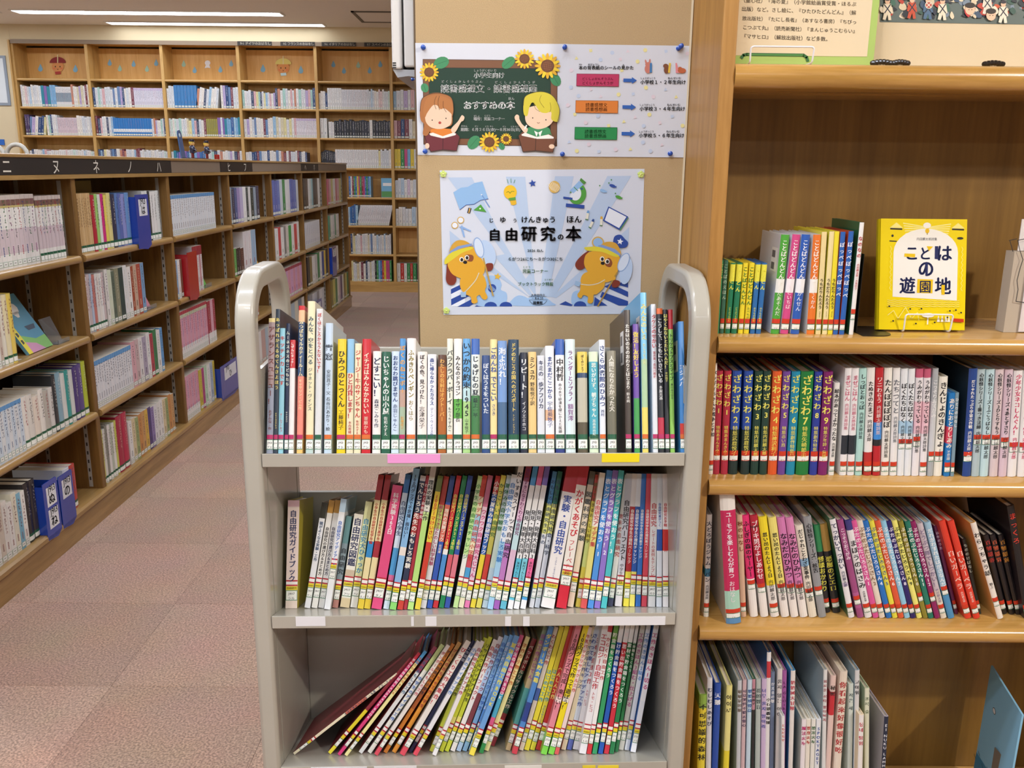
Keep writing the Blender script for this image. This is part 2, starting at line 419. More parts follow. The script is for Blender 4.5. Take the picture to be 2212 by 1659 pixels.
# carpet tiles: 50 cm squares with open joints, laid with alternating pile
def carpet(name, hexc):
    m, nt, b = nodes(name); c = lin(hexc)
    t = nt.nodes.new('ShaderNodeTexCoord'); n = nt.nodes.new('ShaderNodeTexNoise'); n.inputs['Scale'].default_value = 170; n.inputs['Detail'].default_value = 3
    n2 = nt.nodes.new('ShaderNodeTexNoise'); n2.inputs['Scale'].default_value = 4; n2.inputs['Detail'].default_value = 3
    r = nt.nodes.new('ShaderNodeValToRGB'); r.color_ramp.elements[0].position = .36; r.color_ramp.elements[1].position = .66
    r.color_ramp.elements[0].color = (c[0]*.6, c[1]*.57, c[2]*.55, 1); r.color_ramp.elements[1].color = (min(1, c[0]*1.45), min(1, c[1]*1.43), min(1, c[2]*1.4), 1)
    mx = nt.nodes.new('ShaderNodeMix'); mx.data_type = 'RGBA'; mx.blend_type = 'MULTIPLY'; mx.inputs[0].default_value = .25
    nt.links.new(t.outputs['Object'], n.inputs['Vector']); g = nt.nodes.new('ShaderNodeNewGeometry'); nt.links.new(g.outputs['Position'], n2.inputs['Vector'])
    nt.links.new(n.outputs['Fac'], r.inputs['Fac']); nt.links.new(r.outputs['Color'], mx.inputs[6]); nt.links.new(n2.outputs['Color'], mx.inputs[7])
    nt.links.new(mx.outputs[2], b.inputs['Base Color']); b.inputs['Roughness'].default_value = .95; b.inputs['Sheen Weight'].default_value = .3
    bp = nt.nodes.new('ShaderNodeBump'); bp.inputs['Strength'].default_value = .6; bp.inputs['Distance'].default_value = .004
    nt.links.new(n.outputs['Fac'], bp.inputs['Height']); nt.links.new(bp.outputs['Normal'], b.inputs['Normal']); return m
cms = [carpet('carpet_pile_a', 'b2917c'), carpet('carpet_pile_b', 'ab8b77'), carpet('carpet_pile_c', 'b89883')]
tms = []
for c in cms:
    m = MB(); a = .24985; m.v = [(-a, -a, -.0018), (a, -a, -.0018), (a, a, -.0018), (-a, a, -.0018), (-a+.0008, -a+.0008, 0), (a-.0008, -a+.0008, 0), (a-.0008, a-.0008, 0), (-a+.0008, a-.0008, 0)]
    m.f = [(4, 5, 6, 7), (0, 1, 5, 4), (1, 2, 6, 5), (2, 3, 7, 6), (3, 0, 4, 7)]; m.c = ['ffffff']*5
    o = m.build('carpet_tile', c); tms.append(o.data); bpy.data.objects.remove(o)
rest = MB()
for i in range(-19, 11):
    for j in range(-9, 23):
        x, y = i*.5+.1, j*.5+.04
        if -2.4 < x < 2.1 and .9 < y < 10.7 and not (x < -1.9 and y < 8.5):
            o = bpy.data.objects.new('carpet_tile', tms[(0 if (i+j) % 2 else 1) if random.random() < .85 else 2]); COL.objects.link(o); o.parent = floor; o.location = (x, y, 0)
        else:
            if x < XW0+.25 or x > XW1-.25 or y > 11.3: continue
            rest.poly([(x-.2494, y-.2494, -.0005), (x+.2494, y-.2494, -.0005), (x+.2494, y+.2494, -.0005), (x-.2494, y+.2494, -.0005)], 'ffffff')
o = rest.build('carpet_tile', cms[0], floor); o['kind'] = 'stuff'
# ceiling with openings closed by the lamps, walls
struct(slab('ceiling', (XW0, YW0, CEIL), (XW1, 11.6, CEIL+.1), ceil_m))
struct(slab('wall_left', (XW0-.1, YW0, -.1), (XW0, 11.6, CEIL+.1), wall_m))
struct(slab('wall_right', (XW1, YW0, -.1), (XW1+.1, 11.6, CEIL+.1), wall_m))
struct(slab('wall_behind', (XW0, YW0-.1, -.1), (XW1, YW0, CEIL+.1), wall_m))
m = MB(); XL = -5.72
m.box((XW0, YFAR, -.01), (XL, 11.3, CEIL)); m.box((XL, YFAR+.002, 2.815), (XW1, 11.3, CEIL)); m.box((XW0, 11.2, -.01), (XW1, 11.4, CEIL))
struct(m.build('wall_back', wall_m))
# the pillar with its pinboard
pm = plain('pillar_side', '5d4a32', .7)
pil = struct(slab('wall_pillar', (-.193, YPIL+.006, 0), (.372, 2.75, CEIL), plain('pillar_plaster', 'b9a78c', .8)))
pb = slab('pinboard_cloth', (-.197, YPIL, .74), (.3565, YPIL+.0058, CEIL), plain('pinboard_cloth', 'b9a078', .95, noise=.1, scale=700, bump=.5), pil)
slab('pinboard_edge', (-.2005, YPIL+.001, .74), (-.1972, YPIL+.3, CEIL), pm, pil)
slab('pillar_kickboard', (-.195, YPIL-.004, 0), (.3565, YPIL+.0055, .738), plain('kickboard', 'cfc9bb', .6), pil)
slab('joint_strip', (.3520, YPIL-.0016, .74), (.3560, YPIL-.0001, CEIL), plain('joint_strip', 'd9cdb0', .5), pil)

# ------------------------------------------------------------------ ceiling lamps
lamp_face = emis('lamp_diffuser', 'e8f0ff', LAMP_E); lamp_mid = emis('strong_lamp_diffuser', 'e8f0ff', LAMP_E*1.6); lamp_wall = emis('wall_lamp_diffuser', 'f0f5ff', LAMP_E*.3); lamp_far = emis('dimmed_lamp_diffuser', 'f0f5ff', LAMP_E*.75); lamp_body = plain('lamp_reflector', 'f2f2f0', .4)
LN_ = ['line lamp at the left wall, second row from the far bookcase', 'line lamp over the middle of the low bookcase, second row', 'line lamp over the aisle, second row', 'line lamp over the near half of the low bookcase', 'line lamp over the aisle beside the pillar', 'line lamp over the near left end of the low bookcase', 'line lamp just behind the photographer', 'line lamp right over the book trolley', 'line lamp over the right foreground', 'line lamp far behind on the left', 'line lamp far behind on the right']
wheres = ['nearer line lamp let into the ceiling before the far bookcase', 'farther line lamp let into the ceiling, close to the far bookcase']
for i, (x0, x1, y0, y1) in enumerate(LAMPS):
    t = empty('ceiling_lamp', ((x0+x1)/2, (y0+y1)/2, CEIL)); L, Wd = x1-x0, y1-y0
    m = MB(); m.box((-L/2, -Wd/2, -.012), (L/2, Wd/2, -.0005)); m.build('lamp_frame', lamp_body, t)
    m = MB(); e = .07
    m.v = [(-L/2+.02, -Wd/2+.02, -.0125), (L/2-.02, -Wd/2+.02, -.0125), (L/2-.02, Wd/2-.02, -.0125), (-L/2+.02, Wd/2-.02, -.0125),
           (-L/2+e+.05, -Wd/2+e, -.014), (L/2-e-.05, -Wd/2+e, -.014), (L/2-e-.05, Wd/2-e, -.014), (-L/2+e+.05, Wd/2-e, -.014)]
    m.f = [(7, 6, 5, 4), (4, 5, 1, 0), (5, 6, 2, 1), (6, 7, 3, 2), (7, 4, 0, 3)]; m.c = ['ffffff']*5
    m.build('lamp_diffuser', lamp_wall if i == 1 else lamp_far if i < 3 else lamp_mid if i < 8 else lamp_face, t)
    tag(t, 'long glowing '+(wheres[i] if i < 2 else 'line lamp let into the ceiling, end seen at the upper left' if i == 2 else LN_[i-3]), 'lamp', 'ceiling line lamps')
h = empty('ceiling_hatch', tuple(at(838, 36, Z=CEIL)))
m = MB(); A, B = .33, .34
for a, b in (((-A, -B, -.012), (A, -B+.03, -.001)), ((-A, B-.03, -.012), (A, B, -.001)), ((-A, -B, -.012), (-A+.03, B, -.001)), ((A-.03, -B, -.012), (A, B, -.001))): m.box(a, b)
m.build('hatch_frame', plain('hatch_frame', '6c675e', .5), h); slab('hatch_lid', (-A+.032, -B+.032, -.006), (A-.032, B-.032, -.001), ceil_m, h)
tag(h, 'square ceiling hatch with a dark frame above the far bookcase', 'hatch')

# ------------------------------------------------------------------ far bookcase on the back wall
def nose_prof(y0, y1, z0, z1, r):
    """section of a shelf: rounded towards y0"""
    zc = (z0+z1)/2; rr = (z1-z0)/2
    return [(y1, z0), (y1, z1)] + [(y0+rr*.8-rr*.8*math.sin(a), zc+rr*math.cos(a)) for a in [math.pi*k/6 for k in range(7)]]
far = empty('wall_bookcase', (0, YFAR, 0))
FX = [at(x, y, Y=YFAR).x for x, y in ((24, 97), (185, 104), (347, 104), (512, 104), (680, 106), (843, 108))]
FX += [FX[-1]+.865*k for k in (1, 2, 3)]
FZ = [1.05*.0+at(300, 171, Y=YFAR).z, at(300, 232, Y=YFAR).z, at(300, 294, Y=YFAR).z, at(760, 363, Y=YFAR).z, at(760, 426, Y=YFAR).z, at(760, 487, Y=YFAR).z, at(760, 549, Y=YFAR).z, at(800, 608, Y=YFAR).z]
ZT = at(450, 100, Y=YFAR).z
FD = .30
for i, x in enumerate(FX):
    m = MB(); m.box((x-.017, -.002, 0), (x+.017, FD, ZT+.02)); m.build('upright', far_v, far)
for i in range(len(FX)-1):
    x0, x1 = FX[i]+.0172, FX[i+1]-.0172
    for z in FZ[:-1]:
        m = MB(); m.prism(nose_prof(.0, FD-.01, z-.026, z, .01), x0, x1, 'X'); m.build('shelf', far_h, far)
    m = MB(); m.box((x0, FD-.009, .1), (x1, FD, ZT)); m.build('back_panel', far_back, far)
zb = FZ[-1]
m = MB(); m.box((FX[0]-.017, -.03, 0), (FX[-1]+.02, FD, zb)); m.build('plinth', far_h, far)
m = MB(); m.box((FX[0]-.03, -.012, ZT+.0205), (FX[-1]+.03, FD, 2.812)); m.build('cornice', far_h, far)
z0b, z1b = at(450, 98, Y=YFAR).z, at(450, 89, Y=YFAR).z
m = MB(); m.box((FX[0], -.018, z0b), (FX[-1], -.0122, z1b)); m.build('sign_rail', plain('sign_rail', '8b7a66', .5), far)
tag(far, 'tall built-in oak bookcase with six visible bays along the back wall', 'bookcase')
# class signs on the rail
for (xa, xb, y0, y1, tx) in ((513, 587, 89, 100, '94 ドイツのおはなし'), (606, 680, 90, 101, '95 フランスのおはなし'), (695, 769, 91, 102, '96 イタリアのおはなし'), (787, 862, 92, 103, '97 スペインのおはなし')):
    a = at(xa, (y0+y1)/2, Y=YFAR-.02); b = at(xb, (y0+y1)/2, Y=YFAR-.02)
    m = MB(); m.box((a.x, YFAR-.0245, z0b), (b.x, YFAR-.0185, z1b), '2b2724'); o = m.build('class_sign', attr_mat('print_ink', .45))
    gl, wd = hglyphs(tx, 1, 0, .03, 2); sc = min((b.x-a.x)*.9/wd, .05); g = MB()
    for vs, fs in gl: g.faces([(a.x+.03+x*sc, YFAR-.0255, (z0b+z1b)/2-.36*sc+y*sc) for x, y in vs], fs, 'e8e2d2')
    g.build('sign_lettering', attr_mat('print_ink', .45), o)
    tag(o, f"black shelf sign {tx} for {dict(zip(('94', '95', '96', '97'), ('German', 'French', 'Italian', 'Spanish')))[tx[:2]]} stories on the far bookcase rail", 'sign', 'class signs')
# paper decorations on the back panels of the top compartments
def flat(name, pts, col, y, parent=None, th=.002):
    m = MB(); n = len(pts)
    m.poly([(p.x, y, p.z) for p in pts], col)
    for i in range(n):
        a, b = pts[i], pts[(i+1) % n]; m.poly([(a.x, y, a.z), (b.x, y, b.z), (b.x, y+th, b.z), (a.x, y+th, a.z)], col)
    return m.build(name, attr_mat('paper_print', .8), parent)
YD = YFAR+FD-.013
def cpts(cx, cy, rx, ry, n=20, a0=0, a1=360, Y=None):
    Y = Y or YD
    return [at(cx+rx*math.cos(math.radians(a0+(a1-a0)*k/n)), cy+ry*math.sin(math.radians(a0+(a1-a0)*k/n)), Y=Y) for k in range(n + (0 if a1-a0 == 360 else 1))]
drops = [(214, 360, 1.15, 'maroon-umbrella child, left'), (400, 364, 1.15, 'maroon-umbrella child, right'),
 (582, 332, 1, 'first of five in the second bay'), (636, 362, 1, 'second of five in the second bay'), (709, 338, 1, 'third of five in the second bay'), (780, 364, 1, 'fourth of five in the second bay'), (829, 333, 1, 'fifth of five in the second bay'),
 (975, 338, 1, 'leftmost in the third bay'), (1033, 371, 1, 'left below the white paper ghost'), (1170, 368, 1, 'right below the white paper ghost'), (1227, 336, 1, 'rightmost in the third bay'),
 (1396, 363, 1.2, 'left of the yellow-umbrella child'), (1597, 370, 1.2, 'right of the yellow-umbrella child'),
 (1770, 340, 1, 'first of five in the fifth bay'), (1826, 374, 1, 'second of five in the fifth bay'), (1902, 344, 1, 'third of five in the fifth bay'), (1963, 373, 1, 'fourth of five in the fifth bay'), (2019, 340, 1, 'fifth of five in the fifth bay')]
ordn = ['light blue', 'pale blue', 'light blue']
for k, (x, y, s, wh) in enumerate(drops):
    x, y = x/2.458, y/2.458
    pts = [at(x, y-7.5*s, Y=YD)]+[at(x+4.4*s*math.cos(math.radians(a)), y+2.4*s+4.6*s*math.sin(math.radians(a)), Y=YD) for a in range(-25, 206, 21)]
    gr = k in (3, 5, 7, 15)
    tag(flat('paper_raindrop', pts, 'a9cdb8' if gr else '86b7d2', YD), f"{'pale green' if gr else 'light blue'} paper raindrop, {wh}".replace('child, left', 'child, on its left').replace('child, right', 'child, on its right'), 'decoration', 'paper raindrops')
def paper_child(cx, cy, uc, lab, scarf):
    t = empty('paper_child', tuple(at(cx, cy+18, Y=YD)));  t.location.y = YD
    def F(name, pts, col, k):
        o = flat(name, pts, col, YD-.0025*k, None, .002); o.parent = t; o.matrix_parent_inverse = Matrix.Translation(-t.location)
    F('head', cpts(cx, cy+6, 13, 12.5), 'd9955a', 1)
    F('hair', cpts(cx, cy+2, 14, 9, 12, 180, 360), 'b5743a', .9) if uc == 'e3d37a' else None
    F('umbrella', cpts(cx, cy-2, 17.5, 13, 14, 180, 360), uc, 2)
    F('umbrella_tip', [at(cx-1, cy-20, Y=YD), at(cx+1, cy-20, Y=YD), at(cx+1, cy-2, Y=YD), at(cx-1, cy-2, Y=YD)], 'e6d9a8', 2.4)
    for dx in (-5, 5): F('eye', cpts(cx+dx, cy+6, 1.1, 1.6, 8), '33241a', 2.2)
    for dx in (-8, 8): F('cheek', cpts(cx+dx, cy+10, 2.6, 2, 8), 'dd7f52', 1.6)
    F('mouth', [at(cx-2, cy+11, Y=YD), at(cx+2, cy+11, Y=YD), at(cx, cy+13, Y=YD)], '7a2f20', 2.2)
    F('scarf', [at(cx-6, cy+17, Y=YD), at(cx+6, cy+16, Y=YD), at(cx+7, cy+22, Y=YD), at(cx-5, cy+23, Y=YD)], scarf, 2)
    tag(t, lab, 'decoration', 'paper children')
paper_child(125, 138, '8f3434', 'paper cut-out child under a maroon umbrella in the first bay', 'b04038')
paper_child(612, 141, 'e3d37a', 'paper cut-out child under a yellow umbrella in the fourth bay', 'bfe0e8')
t = empty('paper_ghost', tuple(at(448.5, 143, Y=YD)))
for pts, k in ((cpts(448.5, 136, 6, 5.5), 1), ([at(445, 140, Y=YD), at(452, 140, Y=YD), at(455, 147.5, Y=YD), at(448.5, 146, Y=YD), at(442, 147.5, Y=YD)], .9)):
    o = flat('ghost_head' if k == 1 else 'ghost_skirt', pts, 'e6e6ea', YD-.0025*k); o.parent = t; o.matrix_parent_inverse = Matrix.Translation(-t.location)
tag(t, 'white paper fair-weather ghost in the third bay of the far bookcase', 'decoration')

# ------------------------------------------------------------------ low bookcase on the left
XS = -1.7388
low = empty('low_bookcase', (XS, 0, 0))
LY = [1.64, 2.62, 3.597, 4.586, 5.565, 6.545, 7.508, 8.476, 9.50]
LZ = [at(180, 553, X=XS).z, at(180, 728, X=XS).z, at(185, 900, X=XS).z, .122]
LZ = [1.112, .785, .462, .122]
LTOP = 1.503; LB = at(157, 379, X=XS).z
LDp = .27
for i, y in enumerate(LY):
    m = MB(); e = .017
    m.box((-LDp*2-.04, y-e, .03), (.0 if i < len(LY)-1 else .004, y+e, LTOP-.0135)); bevel(m.build('upright', low_v, low), .004)
    if i < len(LY)-1:
        for dx in (-.05, -.22):
            m = MB(); m.box((dx-.008, y+e+.0002, .13), (dx+.008, y+e+.0016, LB-.02), '8f8c84')
            for k in range(30): m.box((dx-.003, y+e+.0016, .16+k*.038), (dx+.003, y+e+.0019, .175+k*.038), '2c2a26')
            m.build('shelf_standard', attr_mat('metal_paint', .4), low)
    if i > 0:
        for dx in (-.05, -.22):
            m = MB(); m.box((dx-.008, y-e-.0016, .13), (dx+.008, y-e-.0002, LB-.02), 'a5a299')
            for k in range(30): m.box((dx-.003, y-e-.0019, .16+k*.038), (dx+.003, y-e-.0016, .175+k*.038), '2c2a26')
            m.build('shelf_standard', attr_mat('metal_paint', .4), low)
for i in range(len(LY)-1):
    y0, y1 = LY[i]+.0195, LY[i+1]-.0195
    for z in LZ[:3]:
        m = MB(); pr = [(-x, zz) for x, zz in nose_prof(-.012, LDp, z-.03, z, .01)]
        m.prism(pr, y0, y1, 'Y'); smooth_by_angle(m.build('shelf', low_y, low), 35)
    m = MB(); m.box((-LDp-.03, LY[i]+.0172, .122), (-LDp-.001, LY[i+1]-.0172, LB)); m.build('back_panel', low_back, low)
m = MB(); m.box((-LDp*2-.04, LY[0]-.02, .0), (.012, LY[-1]+.02, .0295)); m.box((-LDp*2-.04, LY[0]-.02, .0295), (.012, LY[-1]+.02, .028)) if 0 else None
m.box((-.02, LY[0]-.02, .0295), (.012, LY[-1]+.02, .09)); m.prism([(-LDp, .0905), (.012, .0905), (.02, .098), (.02, .114), (.012, .1218), (-LDp, .1218)], LY[0]-.02, LY[-1]+.02, 'Y')
m.build('plinth', low_y, low)
m = MB(); m.box((-LDp*2-.06, LY[0]-.03, LTOP-.013), (.01, LY[-1]+.03, LTOP)); bevel(m.build('top_board', low_y, low), .003)
m = MB(); m.box((-.03, LY[0]-.02, LB-.012), (.008, LY[-1]+.02, LB+.004)); m.build('sign_ledge', low_y, low)
zs0, zs1 = LB+.005, LTOP-.0135
def yof(px, z): return at(px, 0, X=XS).y if 0 else _yz(px, z)
def _yz(px, z):
    lo_, hi = -200, 1800
    for _ in range(40):
        mid = (lo_+hi)/2
        if at(px, mid, X=XS).z > z: lo_ = mid
        else: hi = mid
    return at(px, lo_, X=XS).y
zc = (zs0+zs1)/2
m = MB(); m.box((-.02, LY[0], zs0), (.0035, LY[-1], zs1)); m.build('sign_rail', plain('sign_rail_grey', '7f6f5e', .5), low)
tag(low, 'low oak bookcase running along the left of the aisle', 'bookcase')
for a, b, glyphs, lab in ((-150, 367, [(10, 'ニ'), (117, 'ヌ'), (204, 'ネ'), (277, 'ノ'), (340, 'ハ')], 'long black sign strip reading ニヌネノハ on the low bookcase'),
                     (474, 543, [(492, 'ヒ'), (527, 'フ')], 'short black sign reading ヒ and フ on the low bookcase'),
                     (649, 686, [(658, 'ヘ'), (677, 'ホ')], 'small black sign reading ヘ and ホ, farthest on the low bookcase')):
    ya, yb_ = _yz(a, zc), _yz(b, zc); m = MB()
    m.box((XS+.0037, ya, zs0), (XS+.0065, yb_, zs1), '241f1d'); o = m.build('kana_sign', attr_mat('print_ink', .45)); g = MB()
    for px, ch in glyphs:
        yc = _yz(px, zc); vs, fs = glyph(ch, 3, .0); s = .062
        g.faces([(XS+.0071, yc+(x-.5)*s, zc+(y-.38)*s) for x, y in vs], fs, 'ddd6c6')
    g.build('sign_lettering', attr_mat('print_ink', .45), o); tag(o, lab, 'sign', 'kana signs')

# ------------------------------------------------------------------ right display bookcase
YR = 1.62; YRB = 1.862
XP0, XP1 = .3572, .3835
case = empty('display_bookcase', (XP0, YR, 0))
def inC(o): o.matrix_parent_inverse = Matrix.Translation(-case.location); return o
XE = 1.31
m = MB(); m.box((XP0, YR, 0), (XP1, YPIL+.012, 2.5)); bevel(inC(m.build('side_panel', oak_v, case)), .003)
m = MB(); m.box((XE, YR, 0), (XE+.027, YPIL+.012, 2.5)); bevel(inC(m.build('side_panel', oak_v, case)), .003)
RZ = [at(1900, 138, Y=YR-.004).z, at(1900, 731, Y=YR-.004).z, at(1900, 1041, Y=YR-.004).z, at(1900, 1357, Y=YR-.004).z, .078]
for i, z in enumerate(RZ):
    th = .042 if i == 0 else .031
    y0 = YR-.012 if i else YR-.004
    m = MB(); m.prism(nose_prof(y0, YRB-.001, z-th, z, .01), XP1+.0003, XE-.0003, 'X'); inC(smooth_by_angle(m.build('shelf', oak_nose, case), 35))
m = MB(); m.box((XP1+.0003, YR+.01, 2.44), (XE-.0003, YRB-.001, 2.48)); inC(m.build('shelf', oak_nose, case))
m = MB(); m.box((XP1+.0003, YRB, .03), (XE-.0003, YRB+.008, 2.48)); inC(m.build('back_panel', oak_back, case))
m = MB(); m.box((XP1+.0003, YR+.02, 0), (XE-.0003, YR+.035, .046)); inC(m.build('kickboard', oak_h, case))
tag(case, 'tall honey oak display bookcase beside the pinboard pillar', 'bookcase')

# ------------------------------------------------------------------ book trolley
TYAW = math.radians(2.1)
tP0 = at(565, 983, Y=1.533)
trn = Vector((math.sin(TYAW), -math.cos(TYAW), 0)); tru = Vector((math.cos(TYAW), math.sin(TYAW), 0))
TW = (atp(1480, 981, tP0, trn)-tP0).dot(tru)
def tz(px, py): return atp(px, py, tP0, trn).z
TTILT = math.radians(18)
TZ = [(tz(565, 981)+tz(1480, 977))/2, (tz(587, 1331)+tz(1462, 1324))/2, (tz(608, 1652)+tz(1440, 1650))/2]
TD = .318
tro = empty('book_trolley', (tP0.x, tP0.y, 0), TYAW)
tm = plain('trolley_enamel', 'b0ada1', .3, coat=.3, noise=.04, scale=6)
tm_in = tm
ZTOP = 1.288; FW = .035
def upath():
    r = .085; pts = [(.018, .11)]
    pts += [(.018+r-r*math.cos(a), ZTOP-.018-r+r*math.sin(a)) for a in [math.pi/2*k/7 for k in range(8)]]
    pts += [(TD-.018-r+r*math.sin(a), ZTOP-.018-r+r*math.cos(a)) for a in [math.pi/2*k/7 for k in range(8)]]
    return pts + [(TD-.018, .11)]
for sx, nm in ((-FW, 'side_frame'), (TW, 'side_frame')):
    m = MB(); P = upath(); k0 = 0; N = len(P)
    for i, (y, z) in enumerate(P):
        a = P[max(i-1, 0)]; b = P[min(i+1, N-1)]; tx, tz_ = b[0]-a[0], b[1]-a[1]; l = math.hypot(tx, tz_); nx, nz = -tz_/l, tx/l; hw = .018
        for (u, v) in ((0, -1), (1, -1), (1, 1), (0, 1)): m.v.append((sx+u*FW, y+nx*hw*v, z+nz*hw*v))
    for i in range(N-1):
        for j in range(4): m.f.append((i*4+j, i*4+(j+1) % 4, (i+1)*4+(j+1) % 4, (i+1)*4+j)); m.c.append('ffffff')
    m.f += [(3, 2, 1, 0), ((N-1)*4, (N-1)*4+1, (N-1)*4+2, (N-1)*4+3)]; m.c += ['ffffff']*2
    o = m.build('side_frame', tm, tro); bevel(smooth_by_angle(o, 50), .007, 4); o.modifiers[0].angle_limit = math.radians(50); smooth = o
    xi = -.004 if sx < 0 else TW
    m = MB(); m.box((xi, .0365, .16), (xi+.004, TD-.0365, TZ[0]+.135)); m.box((xi-.004 if sx < 0 else xi, .0365, TZ[0]+.1355), (xi+.004 if sx < 0 else xi+.008, TD-.0365, TZ[0]+.15)); m.build('end_panel', tm, tro)
    for yy in (.04, TD-.04):
        c = MB(); M = Matrix.Translation((sx+FW/2, yy, .055)) @ Matrix.Rotation(math.pi/2, 4, 'Y')
        c.lathe([(.012, -.013), (.05, -.013), (.055, -.008), (.055, .008), (.05, .013), (.012, .013)], M, 18, '3a3a3c')
        w_ = c.build('caster_wheel', plain('rubber', '3a3a3c', .6), tro)
        c = MB(); c.box((sx+.002, yy-.015, .055), (sx+.0028, yy+.015, .112)); c.box((sx+FW-.0028, yy-.015, .055), (sx+FW-.002, yy+.015, .112)); c.box((sx+.002, yy-.015, .1122), (sx+FW-.002, yy+.015, .116)); c.build('caster_fork', plain('zinc', '9a9a98', .35, .8), tro)
TS = []; dz = (TD-.012)*math.tan(TTILT); BT = .135
for i, z in enumerate(TZ):
    m = MB(); lip = .026
    # sheet-steel shelf: deck, folded front lip, low back lip
    m.prism([(0, z-lip), (.002, z-lip), (.002, z-.0025), (TD-.012, z-.0025), (TD-.012, z+.134), (TD-.016, z+.138), (TD-.016, z+.142), (TD, z+.142), (TD, z-lip), (TD-.002, z-lip), (TD-.002, z-.004), (.0, z-.004)][::-1] if 0 else
            [(0, z-lip), (0, z), (TD-.012, z-dz), (TD-.012, z+BT), (TD, z+BT), (TD, z-dz-.03), (TD-.004, z-dz-.03), (TD-.004, z-dz-.003), (.003, z-.0035), (.003, z-lip)], .0002, TW-.0002, 'X')
    o = m.build('shelf', tm, tro); bevel(o, .0012, 2); TS.append(o)
def tape(shelf, xa, xb, col, y0, y1, rough=.5, name='tape_strip', lab=None):
    ym = (y0+y1)/2
    a = atp(xa, ym, tP0, trn); b = atp(xb, ym, tP0, trn)
    xa_, xb_ = (a-tP0).dot(tru), (b-tP0).dot(tru); z0 = TZ[shelf]-.0255; z1 = TZ[shelf]-.001
    za, zb_ = atp((xa+xb)/2, y1, tP0, trn).z, atp((xa+xb)/2, y0, tP0, trn).z
    m = MB(); m.box((xa_, -.0009, max(za, z0)), (xb_, -.0001, min(zb_, z1)), col); o = m.build(name, attr_mat('tape', .5), TS[shelf]); o['label'] = lab; return o
tape(0, 837, 951, 'f0a0dc', 981, 1000, lab='pink tape on the top shelf lip'); tape(0, 1300, 1381, 'f2e020', 979, 998, lab='yellow tape on the top shelf lip')
for xa, xb in ((639, 703), (888, 894), (919, 943), (1091, 1104), (1130, 1144), (1288, 1437)): tape(1, xa, xb, 'e4e6ea', 1332, 1352, name='label_strip', lab='white label strip stuck on the middle shelf lip')
for xa, xb, c in ((672, 793, 'e4e6ea'), (808, 900, 'e4e6ea'), (1090, 1170, 'e4e4dc'), (1258, 1286, 'e6d23a'), (1291, 1336, 'ecd83a')): tape(2, xa, xb, c, 1653, 1675, name='label_strip', lab='label strip stuck on the bottom shelf lip')
tag(tro, 'grey steel book trolley with three loaded tiers and looped end handles', 'trolley')
# ------------------------------------------------------------------ books on the trolley
def trow(i, ox, oy, sc, yb):
    # spine feet: where the photograph's foot line meets the slanted deck
    P = Vector((tP0.x, tP0.y, TZ[i])); dn = Vector((0, 0, 1))*math.cos(TTILT)-trn*math.sin(TTILT)
    q = atp(1106, oy+yb/sc, P, dn) if i else P-(trn*math.cos(TTILT)+Vector((0, 0, math.sin(TTILT))))*.008
    r = Row(q-tru*(q-P).dot(tru), TYAW, TZ[i], ox, oy, sc, TTILT); r.deck = i > 0; return r
